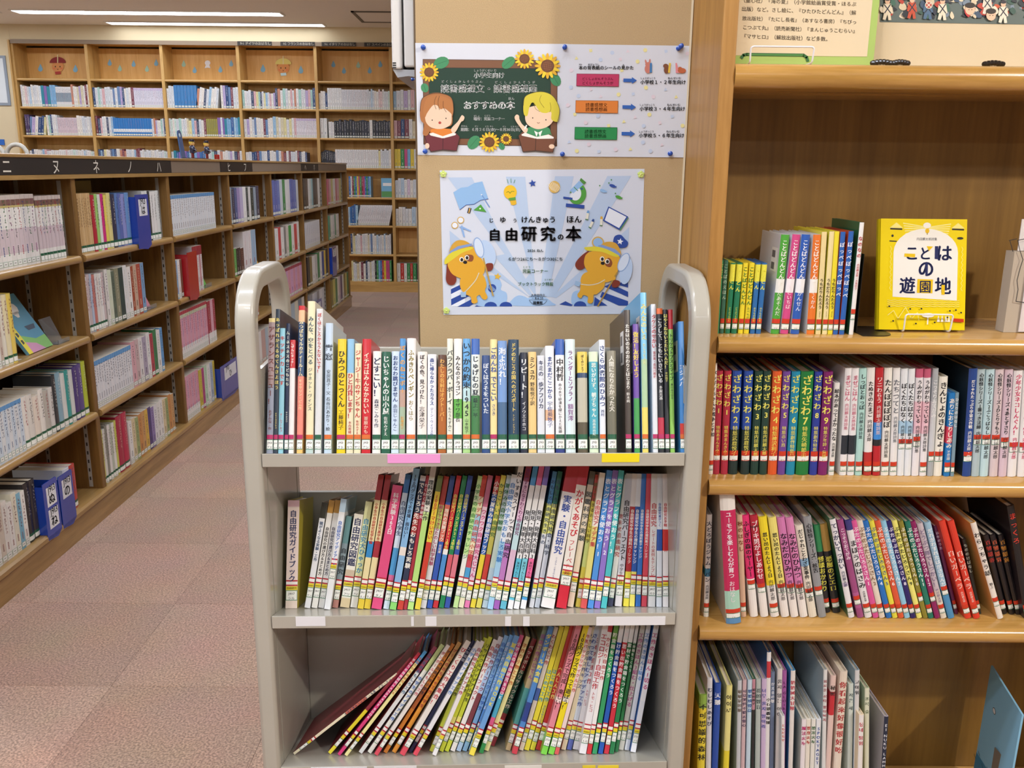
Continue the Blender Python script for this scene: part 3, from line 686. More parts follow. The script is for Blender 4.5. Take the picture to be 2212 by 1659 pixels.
# x0 x1 xtop ytop ybottom colour ink stickercolour call | title | author | bands
A = '''
288 343 - 403 - 9c9298 7a4038 m アス|アザランスユニュー！|あずみ虫・作|0-.03:e2cf8e .03-.5:a08a8a .5-1:8f97a8
347 383 - 327 - 2c3a48 e0d27a m オオ|あっぱれかえるのてんきよほう|オオイカズアサコ|t1=.7
386 430 - 487 - 8cc4d4 c8453a m オム|キッチンカーです|オームラトモコ|
438 470 - 447 - 1d2b48 e4ead8 m ヤオ|ムーネスネスのこどもたち|ヤナギサワ|
472 516 - 585 - e6e4e2 f6eee8 m トウ|しぜんにタッチ！||0-.25:c23036 t0=.02 t1=.24
540 590 - 300 - e39a80 f0e2b0 m シエ|みつばちマルのティールーム|キャサリン・ピム作|0-.03:c42a32 .03-.11:e8b990 .11-.48:2a4a72 .48-.9:e88a78 .9-1:e6c070 t0=.1 t1=.48
615 678 - 262 - ddd2ae 3b5f6a o ロヘ|みんな、空をとべる|ジャネット・ヴィンス|bands 0-.9:e6dcb6 .9-1:b8ccc8 t0=.1 t1=.42 cv=e2dccb D=.25
690 745 - 325 - d3d6d6 c04038 g ロハ|ぼくはこころからうたないです！||t0=.03 t1=.45 cv=dcdcd8 D=.25
768 832 - 445 - bccfdf 38424e o アワ|雪窓|安房直子・文 長谷川あかり・絵|t0=.16 t1=.34 cv=c4d4dc
872 945 - 578 - e8c718 2a2620 m クト|ひみつのとっくん|工藤純子|t0=.1 t1=.6
953 1012 - 578 - ddd6b6 c02b3c o キウ|ひと月貸します！|木内南緒|0-.3:86b8d8 t0=.3 t1=.7
1017 1075 - 615 - e4d8b4 c03434 o サワ|ジャージー牛のサンちゃん|佐和みずえ|t1=.68
1080 1155 - 578 - c41f2c efe0c8 o アシ|イチゴはみんなかわいい|葦原かも|t0=.12
1170 1240 - 680 - e8e6e0 1f2b52 g モリ|どすこい！|森埜こみち作|t0=.06 t1=.45
1245 1320 - 685 - 1c5a44 eef0ea g サワ|じいちゃんの山小屋|佐和みずえ|t0=.04 t1=.62
1328 1393 - 682 - c9dcec 27407c g アカ|おおなわ跳びません|赤羽じゅんこ|t0=.04 t1=.5
1396 1444 - 575 - 9fb49a e8a844 m イワ|ぼくのねこポー|岩瀬成子|0-.45:4c8fc8 .45-.6:b89a8a
1455 1530 - 573 - e9e8e8 8a7f2a o オク|ふみきりペンギン|おくはら|t0=.1 t1=.52
1545 1625 - 685 - ece4dc 23232a g シス|ぼくの色、見つけた！|志津栄子|t0=.03 t1=.52
1630 1705 - 707 - e3e7ee 2c4688 g ウイ|森に帰らなかったカラス|ジーン・ウィリス作|t0=.04 t1=.52
1718 1788 - 712 - a85f26 e8b25a g ヘレ|わたしの名前はオクトーバー||0-.12:5a3a2a t0=.04 t1=.68
1793 1843 - 577 - dfe2d2 20242a o ロブ|バラクラバ・ボーイ|もりうちすみこ|t0=.1 t1=.58
1850 1920 - 578 - e9e8e2 20242a g オザ|みんなのドラゴン|オザワ部長|t0=.15 t1=.5 .53-.7:62b04c
1927 1990 - 578 - a6cf86 20252c o ヤマ|いつかの約束1945|山本悦子|0-.42:5fa0d4 .42-.55:b8d8dc t0=.03 t1=.68
1997 2068 - 578 - 5f9a5a 1e2a3a o モカ|じゅげむの夏|最上一平|0-.14:3462b0 .14-.5:dfe8e2 .5-1:3f7a48 t0=.15 t1=.5
'''
B = '''
158 225 - 708 - 29487e dfe8f0 g ニシ|ぼくはうそをついた||t0=.08 t1=.6
228 285 - 575 - ead99a 39599c m ササ|ごめんね でてこい|ささき|t0=.07 t1=.55
290 368 - 587 - 7197cc f0f4f8 g タサ|海よ光れ！||.55-1:46688c t0=.06 t1=.4
378 470 - 577 - 1f3f5a e4cc6a g トラ|ドアのむこうの国へのパスポート|トンケ・ドラフト|t0=.03 t1=.64
480 540 - 685 - 20273a eef0f2 g イノ|リピート！|イノウエミホコ|t0=.06 t1=.47
547 615 - 680 - e6c684 2c2824 g ツミ|ミシュカ|野坂悦子訳|t0=.05 t1=.28
622 685 - 710 - d5dbe2 26305a g ミタ|キミの一歩アフリカ||t0=.05 t1=.55
690 765 - 630 - e9ebee 2b4a90 o ウサ|まだまだここから|宇佐美牧子|t0=.1 t1=.5 .6-.7:e0b690
775 850 - 575 - e9eaec 22242a g ナカ|中村哲|命の水で砂漠を緑にかえた医師|0-.14:2e5cb0 t0=.17 t1=.37 .96-1:2a3a80
858 942 - 575 - d3e4e6 8a4a90 g スカ|ラベンダーとソプラノ|額賀澪|t0=.1 t1=.55
960 1043 - 680 - b9b6a2 3a3420 g ハセ|ぼくのシェフ||0-.21:e2c95a .21-.26:31486a .7-1:57503e t0=.03 t1=.2
1058 1133 - 680 - d6e6c8 e8f2e8 g タカ|思いがけず、朝子ちゃん|高森美由紀|.1-.84:48a8ba t0=.11 t1=.65
1143 1193 - 580 - dfe6ee 2c4684 o ニシ|さくら図書館のひみつ|西村|t0=.05 t1=.6
1208 1285 - 672 - 8b8877 e4e2d6 g イマ|人間になりたかった犬||.45-1:6d6c5c t0=.05 t1=.6
1358 1408 - 333 - 453c36 eceae2 m スエ|たねはいのちのおわりとはじまり|鈴木純|t0=.1 t1=.56 cv=4a4038 bc=1
1430 1478 - 450 - 6a4aa0 f0d850 m シイ|復活！友好しよう||.58-1:3f9850 t0=.06 t1=.42 cv=6a58a8 bc=1
1497 1548 - 188 - 79c0e2 ecdc80 o タシ|みんなのいえ|たしろちさと|.42-.72:a8c8a0 .72-1:e6d468 t0=.07 t1=.3 cv=68b4e0 bc=1 D=.23
1585 1628 - 285 - d6dce2 c03a40 m ハセ|タケシのせかい|富井貴・長谷川義史|t0=.07 t1=.3
1632 1683 - 320 - 20242c eceeee m タヤ|こうして、ともにいきている|多屋光孫|0-.04:e2703c .76-.92:b83048 t0=.07 t1=.52
1688 1724 - 330 - 22262e e8e27a m ナカ|はやくねないとたいへんだ！|中村翔子|t0=.03 t1=.42
1730 1768 - 330 - 88bf56 2a3a2a m クロ|トリケラトプスとマイブ|黒川みつひろ|0-.14:b02a34 t0=.17 t1=.5
1814 1860 - 430 - 3d82c4 eef2f6 o シヨ|ヨシノハ||t0=.33 t1=.5 cv=4a90d0 bc=1 .78-.9:c8342c
'''
A = A.replace('bands ', '')
nl = lambda s: s
row_books(trow(0, 500, 580, 3.857, 1531), A, "the trolley's top tier", 'story books on the top tier of the trolley', 'T', 'J913', 1531)
row_books(trow(0, 1000, 580, 3.857, 1524), B, "the trolley's top tier", 'story books on the top tier of the trolley', 'T', 'J913', 1522)
C2 = '''
470 575 492 345 - ead9d2 23305e o シル|自由研究ガイドブック||0-.06:e6c0c8 .8-1:e8d8cc cv=c8b83a t0=.09 t1=.76
637 688 790 370 - e6e9ec 23466e o ケン|頭がよくなる実験・工作||0-.15:2a2a20 t0=.18 t1=.56 cv=dcdcd8
698 750 853 350 - e9e8e2 232428 o シワ|自由研究の選び方＆まとめ方||0-.12:b98a3a t0=.25 t1=.7
757 807 907 350 - e8e8e4 2a2d50 o シワ|自由研究の選び方＆まとめ方||0-.12:b98a3a t0=.25 t1=.7
808 862 955 360 1325 e8ebee 2f6ac0 o フケ|自由研究アイディア51||0-.12:b8d4ea t0=.2 t1=.6 lp=.06
880 930 1003 475 1275 80939c 262a30 o チビ|自由研究||0-.3:5f8a8e .7-1:b07a70 t0=.35 t1=.7
947 1030 1072 463 1278 e8e6da 1f2a55 o アリ|自由研究図鑑||.6-.7:c8b8a0 .9-1:d8c8a0 t0=.04 t1=.56
1037 1098 1172 365 1290 dfe4ae 2f8ab4 o アイ|自由研究大ひゃっか||.82-1:e8e8e0 t0=.16 t1=.68
1100 1153 1283 150 1320 e8dca8 b03028 o タノ|小学生の自由研究低学年編||0-.19:9c1f28 .5-.62:2f8ac8 .9-1:e2c83a t0=.21 t1=.52
1157 1212 1345 150 1320 e8dca8 b03028 o タノ|小学生の自由研究高学年編||0-.19:9c1f28 .5-.62:a0283a .9-1:e2c83a t0=.21 t1=.52
1220 1310 1408 245 1325 dc4c80 f4e8ec o タノ|科学実験365日||t0=.06 t1=.4 lp=.022
1325 1375 1520 145 1322 cfe0ee 1c3460 o スダ|自由研究小学生||0-.14:2f6fae .55-.75:4a9ad0 .75-.85:d86a9a t0=.2 t1=.46
1380 1438 1590 112 1345 86b8e4 26344a o ミヤ|100円グッズで不思議！面白い！||.83-1:86cf6a .56-.62:e8e0d8 t0=.04 t1=.5
1447 1497 1652 158 1328 27324e f2efe6 o サン|でんじろう先生のおもしろ実験||0-.04:c8c8d0 .28-.44:9c3030 .8-1:c03a2c t0=.05 t1=.7
1500 1533 1702 155 1325 a82c3e f0dede o ジン|わくわく自由研究|||
1537 1588 1748 52 1338 c5e294 262a2a o タノ|理科の実験・工作||0-.1:c9c4c8 .1-.34:e6e8e2 .4-1:b4df80 t0=.12 t1=.4
1600 1648 1803 158 1325 e2c93a c4302a o ワカ|100テーマけいさい||0-.12:6a7a3c .5-.85:c83a2a t0=.14 t1=.48 cv=e8d8a0
1652 1700 1857 163 1315 d9dbe4 a03a60 o ヤン|親子でできるたのしい科学実験||0-.22:b03a34 .22-.4:b8cc6a t0=.22 t1=.68
1706 1752 1912 160 1315 2c55b0 f0e8d8 o マツ|理科の実験ブック|松延康|0-.2:2a4a90 .22-.5:d06a5a t0=.25 t1=.5
1758 1802 1968 158 1312 c82834 eee66a o シヨ|自由研究パーフェクト1・2年生||.56-.6:f0f0ee .6-.8:4a90d0 t0=.14 t1=.56
1812 1855 2020 158 1312 16824e eee66a o シヨ|自由研究パーフェクト3・4年生||.6-.8:d05a6a t0=.14 t1=.56
1860 1905 2068 158 1312 2a4ea6 eee66a o シヨ|自由研究パーフェクト5・6年生||.6-.8:d8788a t0=.14 t1=.56
'''
C3 = '''
-88 -45 132 160 1310 bfe29a 3a8a3a o シヨ|小学生の自由研究チャレンジ||.1-.2:d8ecc0 .6-.85:e8ece6
-40 5 172 155 1310 e6e2c0 c8402a o サン|算数アイデア自由研究小学生||0-.16:c43a2a .3-.5:9ac8dc .6-.7:c84a5a .7-.8:48a0d4
10 55 220 155 1310 e2c4d4 c22a70 o フク|ワクワク自由研究大じてん||0-.24:c06a8a t0=.26 t1=.78 .9-1:e27ab0
62 107 287 160 1310 e2cf3a f4f2ea o シヨ|小学生の夏休み自由研究ブック||0-.14:c0302e .14-.6:2c62b4 t0=.04 t1=.6
113 158 335 155 1312 d8d060 2a6a3a o シヨ|かっこいい自由研究||0-.1:e6da5a .35-.6:b8b050 .6-.8:c03a30
165 210 385 155 1312 c9dde4 2a7a44 o シゼ|夏休みの自然観察||.3-.7:d8e8d8
212 262 427 155 1330 dfe8f2 2f7ac0 o シヨ|自由研究小学生おもしろ実験||.5-1:9cc8e6
265 315 490 55 1330 e6e7ea 22243a o フタ|だいすきスイーツで自由研究||.55-.85:b87ac0 .93-1:9a5ab0
322 375 557 50 1330 d9b8d2 7a2a6a o シワ|理科がすきになるわくわく自由研究||0-.13:8a2a44 .4-.6:bfe0e8 .85-1:5ab0c8 t0=.04 t1=.5
388 435 620 47 1330 e8eaec 22242c o シワ|発見・発明大百科1|米村でんじろう|0-.16:4a9ad8 .66-.94:5ac0dc t0=.33 t1=.66
442 490 672 47 1330 e8eaec 22242c o シワ|発見・発明大百科2|米村でんじろう|0-.16:dc6a9c .66-.94:7acde0 t0=.33 t1=.66
500 548 723 47 1330 e8eaec 22242c o シワ|発見・発明大百科3|米村でんじろう|0-.16:7a6ac0 .66-.8:e86aa0 .8-.94:4aa0dc t0=.33 t1=.66
578 618 785 120 1310 d5d9e0 28466a o ナガ|おもしろ自由研究生きもの||0-.24:4a90c4 .24-.46:d8da7a
625 668 830 120 1310 cfd8e2 283a5a o ナガ|おもしろ自由研究社会・科学||0-.24:1c6a58 .24-.46:d8da7a
680 798 918 45 1338 e9e7e6 24479c o シジ|実験・自由研究|じっけん・じゆうけんきゅう|0-.22:b42838 t0=.24 t1=.64 lp=.02
814 905 1025 45 1338 e9e6de c42030 o カガ|かがくあそび|フレーベル館|0-.17:b8283a .83-1:cc2038 t0=.2 t1=.52 lp=.045
912 965 1108 120 1305 e6d9c2 3a4a50 o カガ|図鑑科学の実験||0-.1:6a6a60 t0=.15 t1=.6 lp=.03
985 1022 1158 148 1305 d9cf52 6a5a20 o ウチ|親子でできるおいしい科学||0-.2:b83a2c .5-.7:cfdc8a
1028 1080 1195 140 1325 d9d27a c03040 o イサ|自由研究アイデア集||0-.4:e8e4da .78-1:d05050 t0=.2 t1=.55
1088 1140 1258 120 1325 4a90dc f2f6fa o ヒヨ|表とグラフを使おう！1|||
1147 1198 1310 120 1325 8a72c8 f2f2fa o ヒヨ|表とグラフを使おう！2|||
1205 1255 1362 120 1325 4abcc2 f2fafa o ヒヨ|表とグラフを使おう！3|||
1265 1310 1414 150 1298 e3e1dc b03a3a o サワ|理科の自由研究||.9-1:3a4060 t0=.3 t1=.7
1328 1388 1425 138 1298 cfcfd8 2c2a30 o チユ|自由研究パーフェクト|中学生理科|.75-1:e2dfe4 t0=.2 t1=.66
1402 1450 1480 138 1298 b02a34 f4efe8 o スガ|自由研究中学生の理科ベーシック||0-.25:e6e2e2 .74-1:ece04a t0=.27 t1=.68
1455 1500 1522 138 1298 2458ae f4f4f0 o スガ|自由研究中学生の理科チャレンジ||0-.25:e0e4ea .74-1:ece470 t0=.27 t1=.68
1508 1551 1562 138 1298 2f72c6 f4f4f0 o スガ|自由研究中学生の理科新チャレンジ||t0=.27 t1=.64
1560 1606 1605 138 1298 d04458 f4f4f0 o スガ|自由研究中学生の理科新ベーシック||t0=.27 t1=.64
1620 1680 1648 138 1302 dfe0e0 b83a3c o ガク|自由研究|レポートの実例＆テンプレート|t0=.22 t1=.4
1692 1738 1700 138 1302 dfe6ee 2c5aa8 o ガク|自由研究差がつく|レポートの実例|.42-.58:2a58b0 t0=.22 t1=.4
1748 1796 1745 138 1302 e8e4e4 c03036 o ガク|自由研究お手軽|レポートの実例|.42-.58:c8302e t0=.22 t1=.4
'''
gm = 'free research books on the middle tier of the trolley'
row_books(trow(1, 500, 990, 4.046, 1305), C2, "the trolley's middle tier", gm, 'F', 'J407', 1290, hard=False, labpos=.014)
row_books(trow(1, 1000, 990, 4.046, 1308), C3, "the trolley's middle tier", gm, 'F', 'J407', 1305, hard=False, labpos=.014)
D1 = '''
398 440 1385 612 1375 e8dfc0 2a3a6a o ツク|ゴム・ひも・段ボールでつくるおもちゃ||.3-.5:c86a50 cv=8a2430 D=.24
735 780 1520 480 1388 e2d42a 8a2030 o タノ|おもちゃの工作図鑑||0-.55:8a2434 .9-1:ece03a cv=8c3038
828 868 1600 455 1430 d83a7c f6ecf2 o ハン|手作りの自由研究HANDMADE BOOK||0-.1:c82a44
895 935 1660 440 1435 ece6a0 c8702a o ハン|手作りの自由研究BOOK||0-.12:4aa0dc
1030 1078 1750 375 1385 dfe2e4 1f6a90 o オモ|小学生のおもしろ工作||0-.24:9a3a5a cv=b84a6a
1115 1165 1818 355 1385 e6e8e0 2a6ac0 o アイ|中学生のアイデア工作||0-.24:cfe09a t0=.3 t1=.72
1180 1225 1875 382 1430 e6e2dc c04a5a o タノ|ダンボールおもしろ工作||.88-1:d84a5c
1268 1312 1922 362 1400 c87a2a 2a2a3a o シヨ|ゲームの自由工作小学生||.4-.6:a85a2c
1350 1398 1982 350 1400 dc9434 a02a34 o シヨ|ゲームのおもちゃ工作小学生||0-.3:c89a5a
1422 1482 2060 345 1432 e8e4de c02a3c o タノ|びっくり工作大集合！||.86-1:d8485a
1510 1548 2122 325 1392 26305a d0d4e4 o シヨ|工作図鑑||cv=26305a
1552 1600 2165 345 1432 e6e8ec 4a8ad0 o タノ|小学生のアイデア工作||.84-1:dc4a5c
'''
D2 = '''
-300 -262 110 297 1285 cfd84a 2a2c2a o シヨ|リサイクルアイデア工作||cv=c8d040
-275 -235 155 315 1325 e8e6e6 b02a3a o シヨ|自由研究アイデア工作|||
-212 -172 182 282 1285 cfd83a 2c2e2c o シヨ|リサイクル工作小学生||.7-.9:e8e080
-165 -125 225 275 1285 c9d43c 2c2e2c o シヨ|リサイクルアイデア小学生||.7-.9:e8e080
-115 -70 268 300 1285 eae6e4 b83040 o シヨ|自由工作パーフェクト|||
-62 -18 316 275 1285 a8c4e6 8a2a34 o シヨ|自由工作パーフェクト||0-.1:d8d8e0 .5-.9:7a3a44
-8 35 366 265 1285 8cbce8 2a62c0 o シヨ|自由工作パーフェクト小学生|||
46 90 412 262 1285 7ab4ea f0f4fa o シヨ|自由工作パーフェクト1・2年||.6-.8:5a9ae0
50 100 455 270 1325 6aa0dc e8e04a o タノ|夏休み自由工作BOOK||.85-1:ecd84a bk=-.012
140 180 503 262 1305 d85a8a f6f0f0 o ダン|小学生の自由研究BOOK||.5-.7:4aa8c8 .85-1:2a8a4a
185 228 555 268 1275 ece4a0 c86a2a o オモ|手作り小物と工作|||
235 280 612 260 1205 8a2030 e8d8d0 o ペツ|ペットボトルリサイクル工作||.3-.7:1f5a4a cv=8c8478 bk=.03
375 420 712 178 1272 cdb788 b0509a o ヤサ|自由工作大じてん||0-.12:8a9a7a .5-.8:5aa8a0
430 478 760 185 1312 4a84c8 ece04a o タノ|ダンボール貯金箱||.6-.75:28408a .86-1:c83a4a
495 535 808 185 1275 e6dcc8 b8302c o ワク|わくわく工作||.5-.6:4a6ab0
540 585 855 178 1272 e6da3a 3a9ab0 o キム|はじめて工作||t0=.35 t1=.62
592 635 903 178 1272 e8de40 3a9ab0 o キム|はじめて工作|きむらゆういち|t0=.35 t1=.62
642 688 948 175 1272 c4302c f2e27a o ヘン|へんしん工作||t0=.33 t1=.6
688 742 1000 180 1318 e08a9a 5a2a30 o ミヤ|100円グッズで完成！楽しい！||.84-1:7ad04a .56-.6:f0dada
752 805 1068 175 1318 ecd820 2c2a20 o ミヤ|100円グッズで作って遊ぼう！||.84-1:7ad04a .56-.6:f0eada
808 845 1112 190 1315 e8d4d0 c04a3a o ギユ|牛乳パックリサイクル工作||.9-1:d85a5a
868 910 1145 185 1275 e2d8b8 4a5a8a o トモ|リサイクル工作キッズ||
918 962 1168 180 1275 cfdbe8 2a4a9a o サワ|さわって楽しむアイデア工作||.9-1:5a6ab8
970 1020 1195 175 1272 e3e2e4 b03a4a o トモ|日本の自由工作|トモ・ヒコ|t0=.1 t1=.5
1028 1090 1235 178 1310 e6e6ea b83644 o トモ|エコロジー自由工作|トモ・ヒコ|t0=.06 t1=.5
1095 1135 1290 178 1325 ecebea b83038 o ジユ|からくり自由工作||0-.06:c03040 .85-1:cc3038 t0=.1 t1=.5
1143 1185 1340 175 1315 2f9a62 eef4e6 o キツ|貯金箱をつくろう||0-.12:6aa84a
1196 1238 1390 172 1315 1c58b4 eef2fa o テラ|しかけ貯金箱をつくろう||0-.14:eef0f2
1247 1290 1440 172 1315 c82c40 f6ecee o テラ|夏の思い出貯金箱をつくろう||0-.14:eef0f2
1295 1335 1485 172 1315 1e7a48 eef4ee o テラ|エコ素材で貯金箱をつくろう||0-.14:eef0f2
1343 1372 1530 172 1290 237a48 eef4ee o テラ|エコ貯金箱をつくろう||0-.14:eef0f2
1378 1422 1572 175 1275 cfcfc8 b04a8a o テラ|工作のきほん3組む・仕上げる|||
1430 1470 1625 175 1278 dfe6f0 4a86c8 o テラ|工作のきほん2貼る|||
1482 1530 1690 172 1295 e6eaf2 c03a80 o テラ|工作のきほん1切る||.6-.8:dfe6f2 cv=2f6ab8
'''
gb = 'craft books leaning on the bottom tier of the trolley'
row_books(trow(2, 540, 1310, 4.424, 1405), D1, "the trolley's bottom tier", gb, 'F', 'J750', 1390, hard=False, labpos=.014, Dmax=.19)
row_books(trow(2, 1000, 1310, 4.096, 1295), D2, "the trolley's bottom tier", gb, 'F', 'J750', 1285, hard=False, labpos=.014, Dmax=.19)

# ------------------------------------------------------------------ books in the display bookcase
def rrow(i, ox, oy, sc, back=.012): return Row((XP1, YR+back, RZ[i]), 0, RZ[i], ox, oy, sc)
R1 = '''
148 168 - 505 - 2f8a5a e8e24a r -|どんどん|||
172 200 - 505 - 3a6f5c b8d0b8 r ウチ|ことばのえほん|||
210 243 250 472 - 1f7a58 f0ec50 r ウチ|どんどん|どうぶつえほん|.02-.26:e8e24a cv=e8e24a
252 288 294 472 - 1f7a58 f0ec50 r ウチ|どんどん|どうぶつえほん|.02-.26:e8e24a
298 330 335 472 - ecd832 1f7a3a r ウチ|ことばどんどん|||
336 370 377 472 - ecd832 1f7a3a r ウチ|ことばどんどん|たべもの||
378 410 420 472 - 2a6cae f0ec50 r ウチ|どんどん|のりもの絵本|.02-.26:e8e24a
417 450 462 472 - 2a6cae f0ec50 r ウチ|どんどん|のりもの絵本|.02-.26:e8e24a
515 572 588 305 972 4da53c f4f4ec r ウチ|ことばどんどん|ぱんだあそんだ|.44-.58:eef0ea cv=cfd2d8 t1=.44 bc=1
580 634 664 303 972 d04a86 f4ecf0 r ウチ|ことばどんどん|いちごいちば|.44-.58:f2eef0 cv=cfd2d8 t1=.44
650 708 727 300 970 2a5cb4 eef2f8 r ウチ|ことばどんどん|しんかんせん|.44-.58:eef0f2 cv=cfd2d8 t1=.44
757 810 804 300 970 e2762c f6f2ea r ウチ|ことばどんどん|すいぞくかん|.44-.58:f0eee8 cv=cfd2d8 t1=.44
818 853 862 272 962 e6d49a 34302a r ウチ|うちだりんたろう|やぎさん|t0=.45 t1=.75 cv=dfd03a D=.17
862 896 912 272 965 e8d8a0 34302a r ウチ|うちだりんたろう|やぎのえほん|t0=.45 t1=.75 cv=c8c43a
900 932 948 272 965 e8d832 34302a r ウチ|うちだりんたろう|さくえ|t0=.45 t1=.75
935 968 988 274 965 2860b0 eef2f8 r ウチ|ぽっぺぽっぺぽっぺ||t0=.1 t1=.65 cv=b8583a
975 1010 1042 274 970 2860b0 eef2f8 r ウチ|ぽっぺぽっぺぽっぺ||t0=.1 t1=.65 cv=b04a2c
1040 1070 1115 225 980 e8e8e6 c03038 r ウチ|なのなの|内田麟太郎・大島妙子|t0=.12 t1=.34 cv=1f5a3c lp=.028
'''
gr = 'books in the display bookcase'
row_books(rrow(1, 1500, 400, 3.107, .03), R1, "the display case's second shelf", 'word books on the second shelf of the display bookcase', 'R', '', 948, tfrac=(.05, .6), labpos=.008)
zz = ['b02c44', 'b02c44', '2a50a8', '2a50a8', '1c4038', '1c4038', 'dc5c28', '6c4498', '168aae', '167a3c', '263c9c', '7c1c68']
spans = [(125, 170, 150), (178, 225, 205), (230, 290, 262), (312, 370, 340), (378, 430, 412), (438, 488, 470), (495, 555, 532), (560, 610, 600), (618, 675, 660), (683, 768, 722), (775, 825, 815), (832, 893, 875)]
vol = '112233456789'; kk = ['あまんきみこ', 'あまんきみこ', '武鹿悦子', '武鹿悦子', '内田麟太郎', '内田麟太郎', '神沢利子', '赤い鳥', '創作特集号', '矢崎節夫', '創作特集', '少年詩・童話']
R2 = '90 122 120 97 838 e9e3d6 2a2c34 r ウチ|ペッギィちゃんの戦争と平和||\n'
for (a, b, t), c, v, k in zip(spans, zz, vol, kk):
    R2 += f"{a} {b} {t} 97 790 {c} ece66a w サワ|ざわざわ{v}|特集{k}|{'.56-1:1c3434' if v == '2' else ''} t0=.03 t1=.5 lp=.028\n"
R2 += '''903 938 945 175 795 e6e6e2 26282c r ウチ|絵本があってよかったな|内田麟太郎|t0=.06 t1=.62
975 1020 1015 90 808 e8e8ea d0708a r ウチ|まぜごはん|内田麟太郎詩集|.62-.8:26303a t0=.06 t1=.3 cv=e0e0e0
1027 1073 1063 90 808 e8e8ea d0708a r ウチ|まぜごはん|内田麟太郎詩集|.62-.8:26303a t0=.06 t1=.3
1080 1126 1113 90 808 aedad4 2a3c40 r ウチ|しっぽとおっぽ|内田麟太郎詩集|t0=.05 t1=.38
1137 1190 1163 90 812 e8e6e4 232428 r ウチ|たぬきのたまご|内田麟太郎|.78-1:b83030 t0=.12 t1=.45
1197 1247 1222 90 812 b8202c f0dcd8 r ウチ|ワニわらう|内田麟太郎詩集|.5-.66:3a8ad8 .66-.72:20242a t0=.08 t1=.32
1253 1305 1280 90 812 eae8e0 2a2c2e r ウチ|たんぽぽぽぽぽ|内田麟太郎詩集|t0=.1 t1=.55
1313 1358 1340 90 812 e8e8e8 6a707a r ウチ|たちつてと|内田麟太郎詩集|t0=.1 t1=.42
1363 1407 1393 90 808 e3e9ee 2c2e34 r ウチ|ぼくたちはなく|内田麟太郎|.48-.6:a8cce4 t0=.13 t1=.5 lp=.055
1410 1454 1442 90 808 e3e9ee 2c2e34 r ウチ|ぼくたちはなく|内田麟太郎|.48-.6:a8cce4 t0=.13 t1=.5 lp=.055
1460 1507 1495 90 808 e8e6ea 26282c r ウチ|うみがわらっている|内田麟太郎詩集|0-.08:c05a78 .3-.6:e8c0cc t0=.1 t1=.5 lp=.06
1513 1558 1548 90 808 e8e6ea 26282c r ウチ|うみがわらっている|内田麟太郎詩集|0-.08:c05a78 .3-.6:e8c0cc t0=.1 t1=.5
1565 1602 1605 90 812 a9b0b6 eef0f0 r ウチ|こっそりおてがみ||.3-.8:c8ccd0 t0=.1 t1=.45 lp=.03
1607 1663 1650 145 812 eceade 26262a r ウチ|きんじょのきんぎょ|内田麟太郎詩集|t0=.05 t1=.7 lp=.03
1678 1718 1718 228 788 1a78c0 f0ecde r ウチ|ありにおとりしあみ|不思議|.4-.6:d0405a
1722 1746 1757 228 790 7a98a8 e8e8e6 r ウチ|ひとりのはなし|||
1800 1858 1848 92 815 20468e f4f4f0 r ウチ|だじゃれたっぷり宇宙大作戦|内田麟太郎・作|t0=.1 t1=.55 lp=.03 cv=1c2c3a
1862 1914 1905 98 815 adc2c8 2a3034 r ウチ|心妖怪シリーズ1番つき法師|内田麟太郎|t0=.03 t1=.55 lp=.065
1918 1974 1965 98 815 bedde4 2a3034 r ウチ|心妖怪シリーズ2ふこうばなし|内田麟太郎|t0=.03 t1=.6 lp=.065
1983 2038 2028 98 815 d8c8cc 2a3034 r ウチ|心妖怪シリーズ3ひとりすもう|内田麟太郎|t0=.03 t1=.6 lp=.065
2045 2097 2092 98 815 d8c2d0 2a3034 r ウチ|心妖怪シリーズ4あとずさり|内田麟太郎|t0=.03 t1=.6 lp=.06
2104 2163 2152 105 815 eceaea d03a6a r ウチ|少年少女ネコしんぐん！|内田麟太郎|t0=.03 t1=.6 lp=.05
2172 2232 2218 105 815 eceaea d03a6a r ウチ|少年少女ネコしんぐん！|内田麟太郎|t0=.03 t1=.6 lp=.05
'''
row_books(rrow(2, 1500, 770, 3.107, .03), R2, "the display case's third shelf", 'poetry books on the third shelf of the display bookcase', 'R', '', 808, labpos=.008)
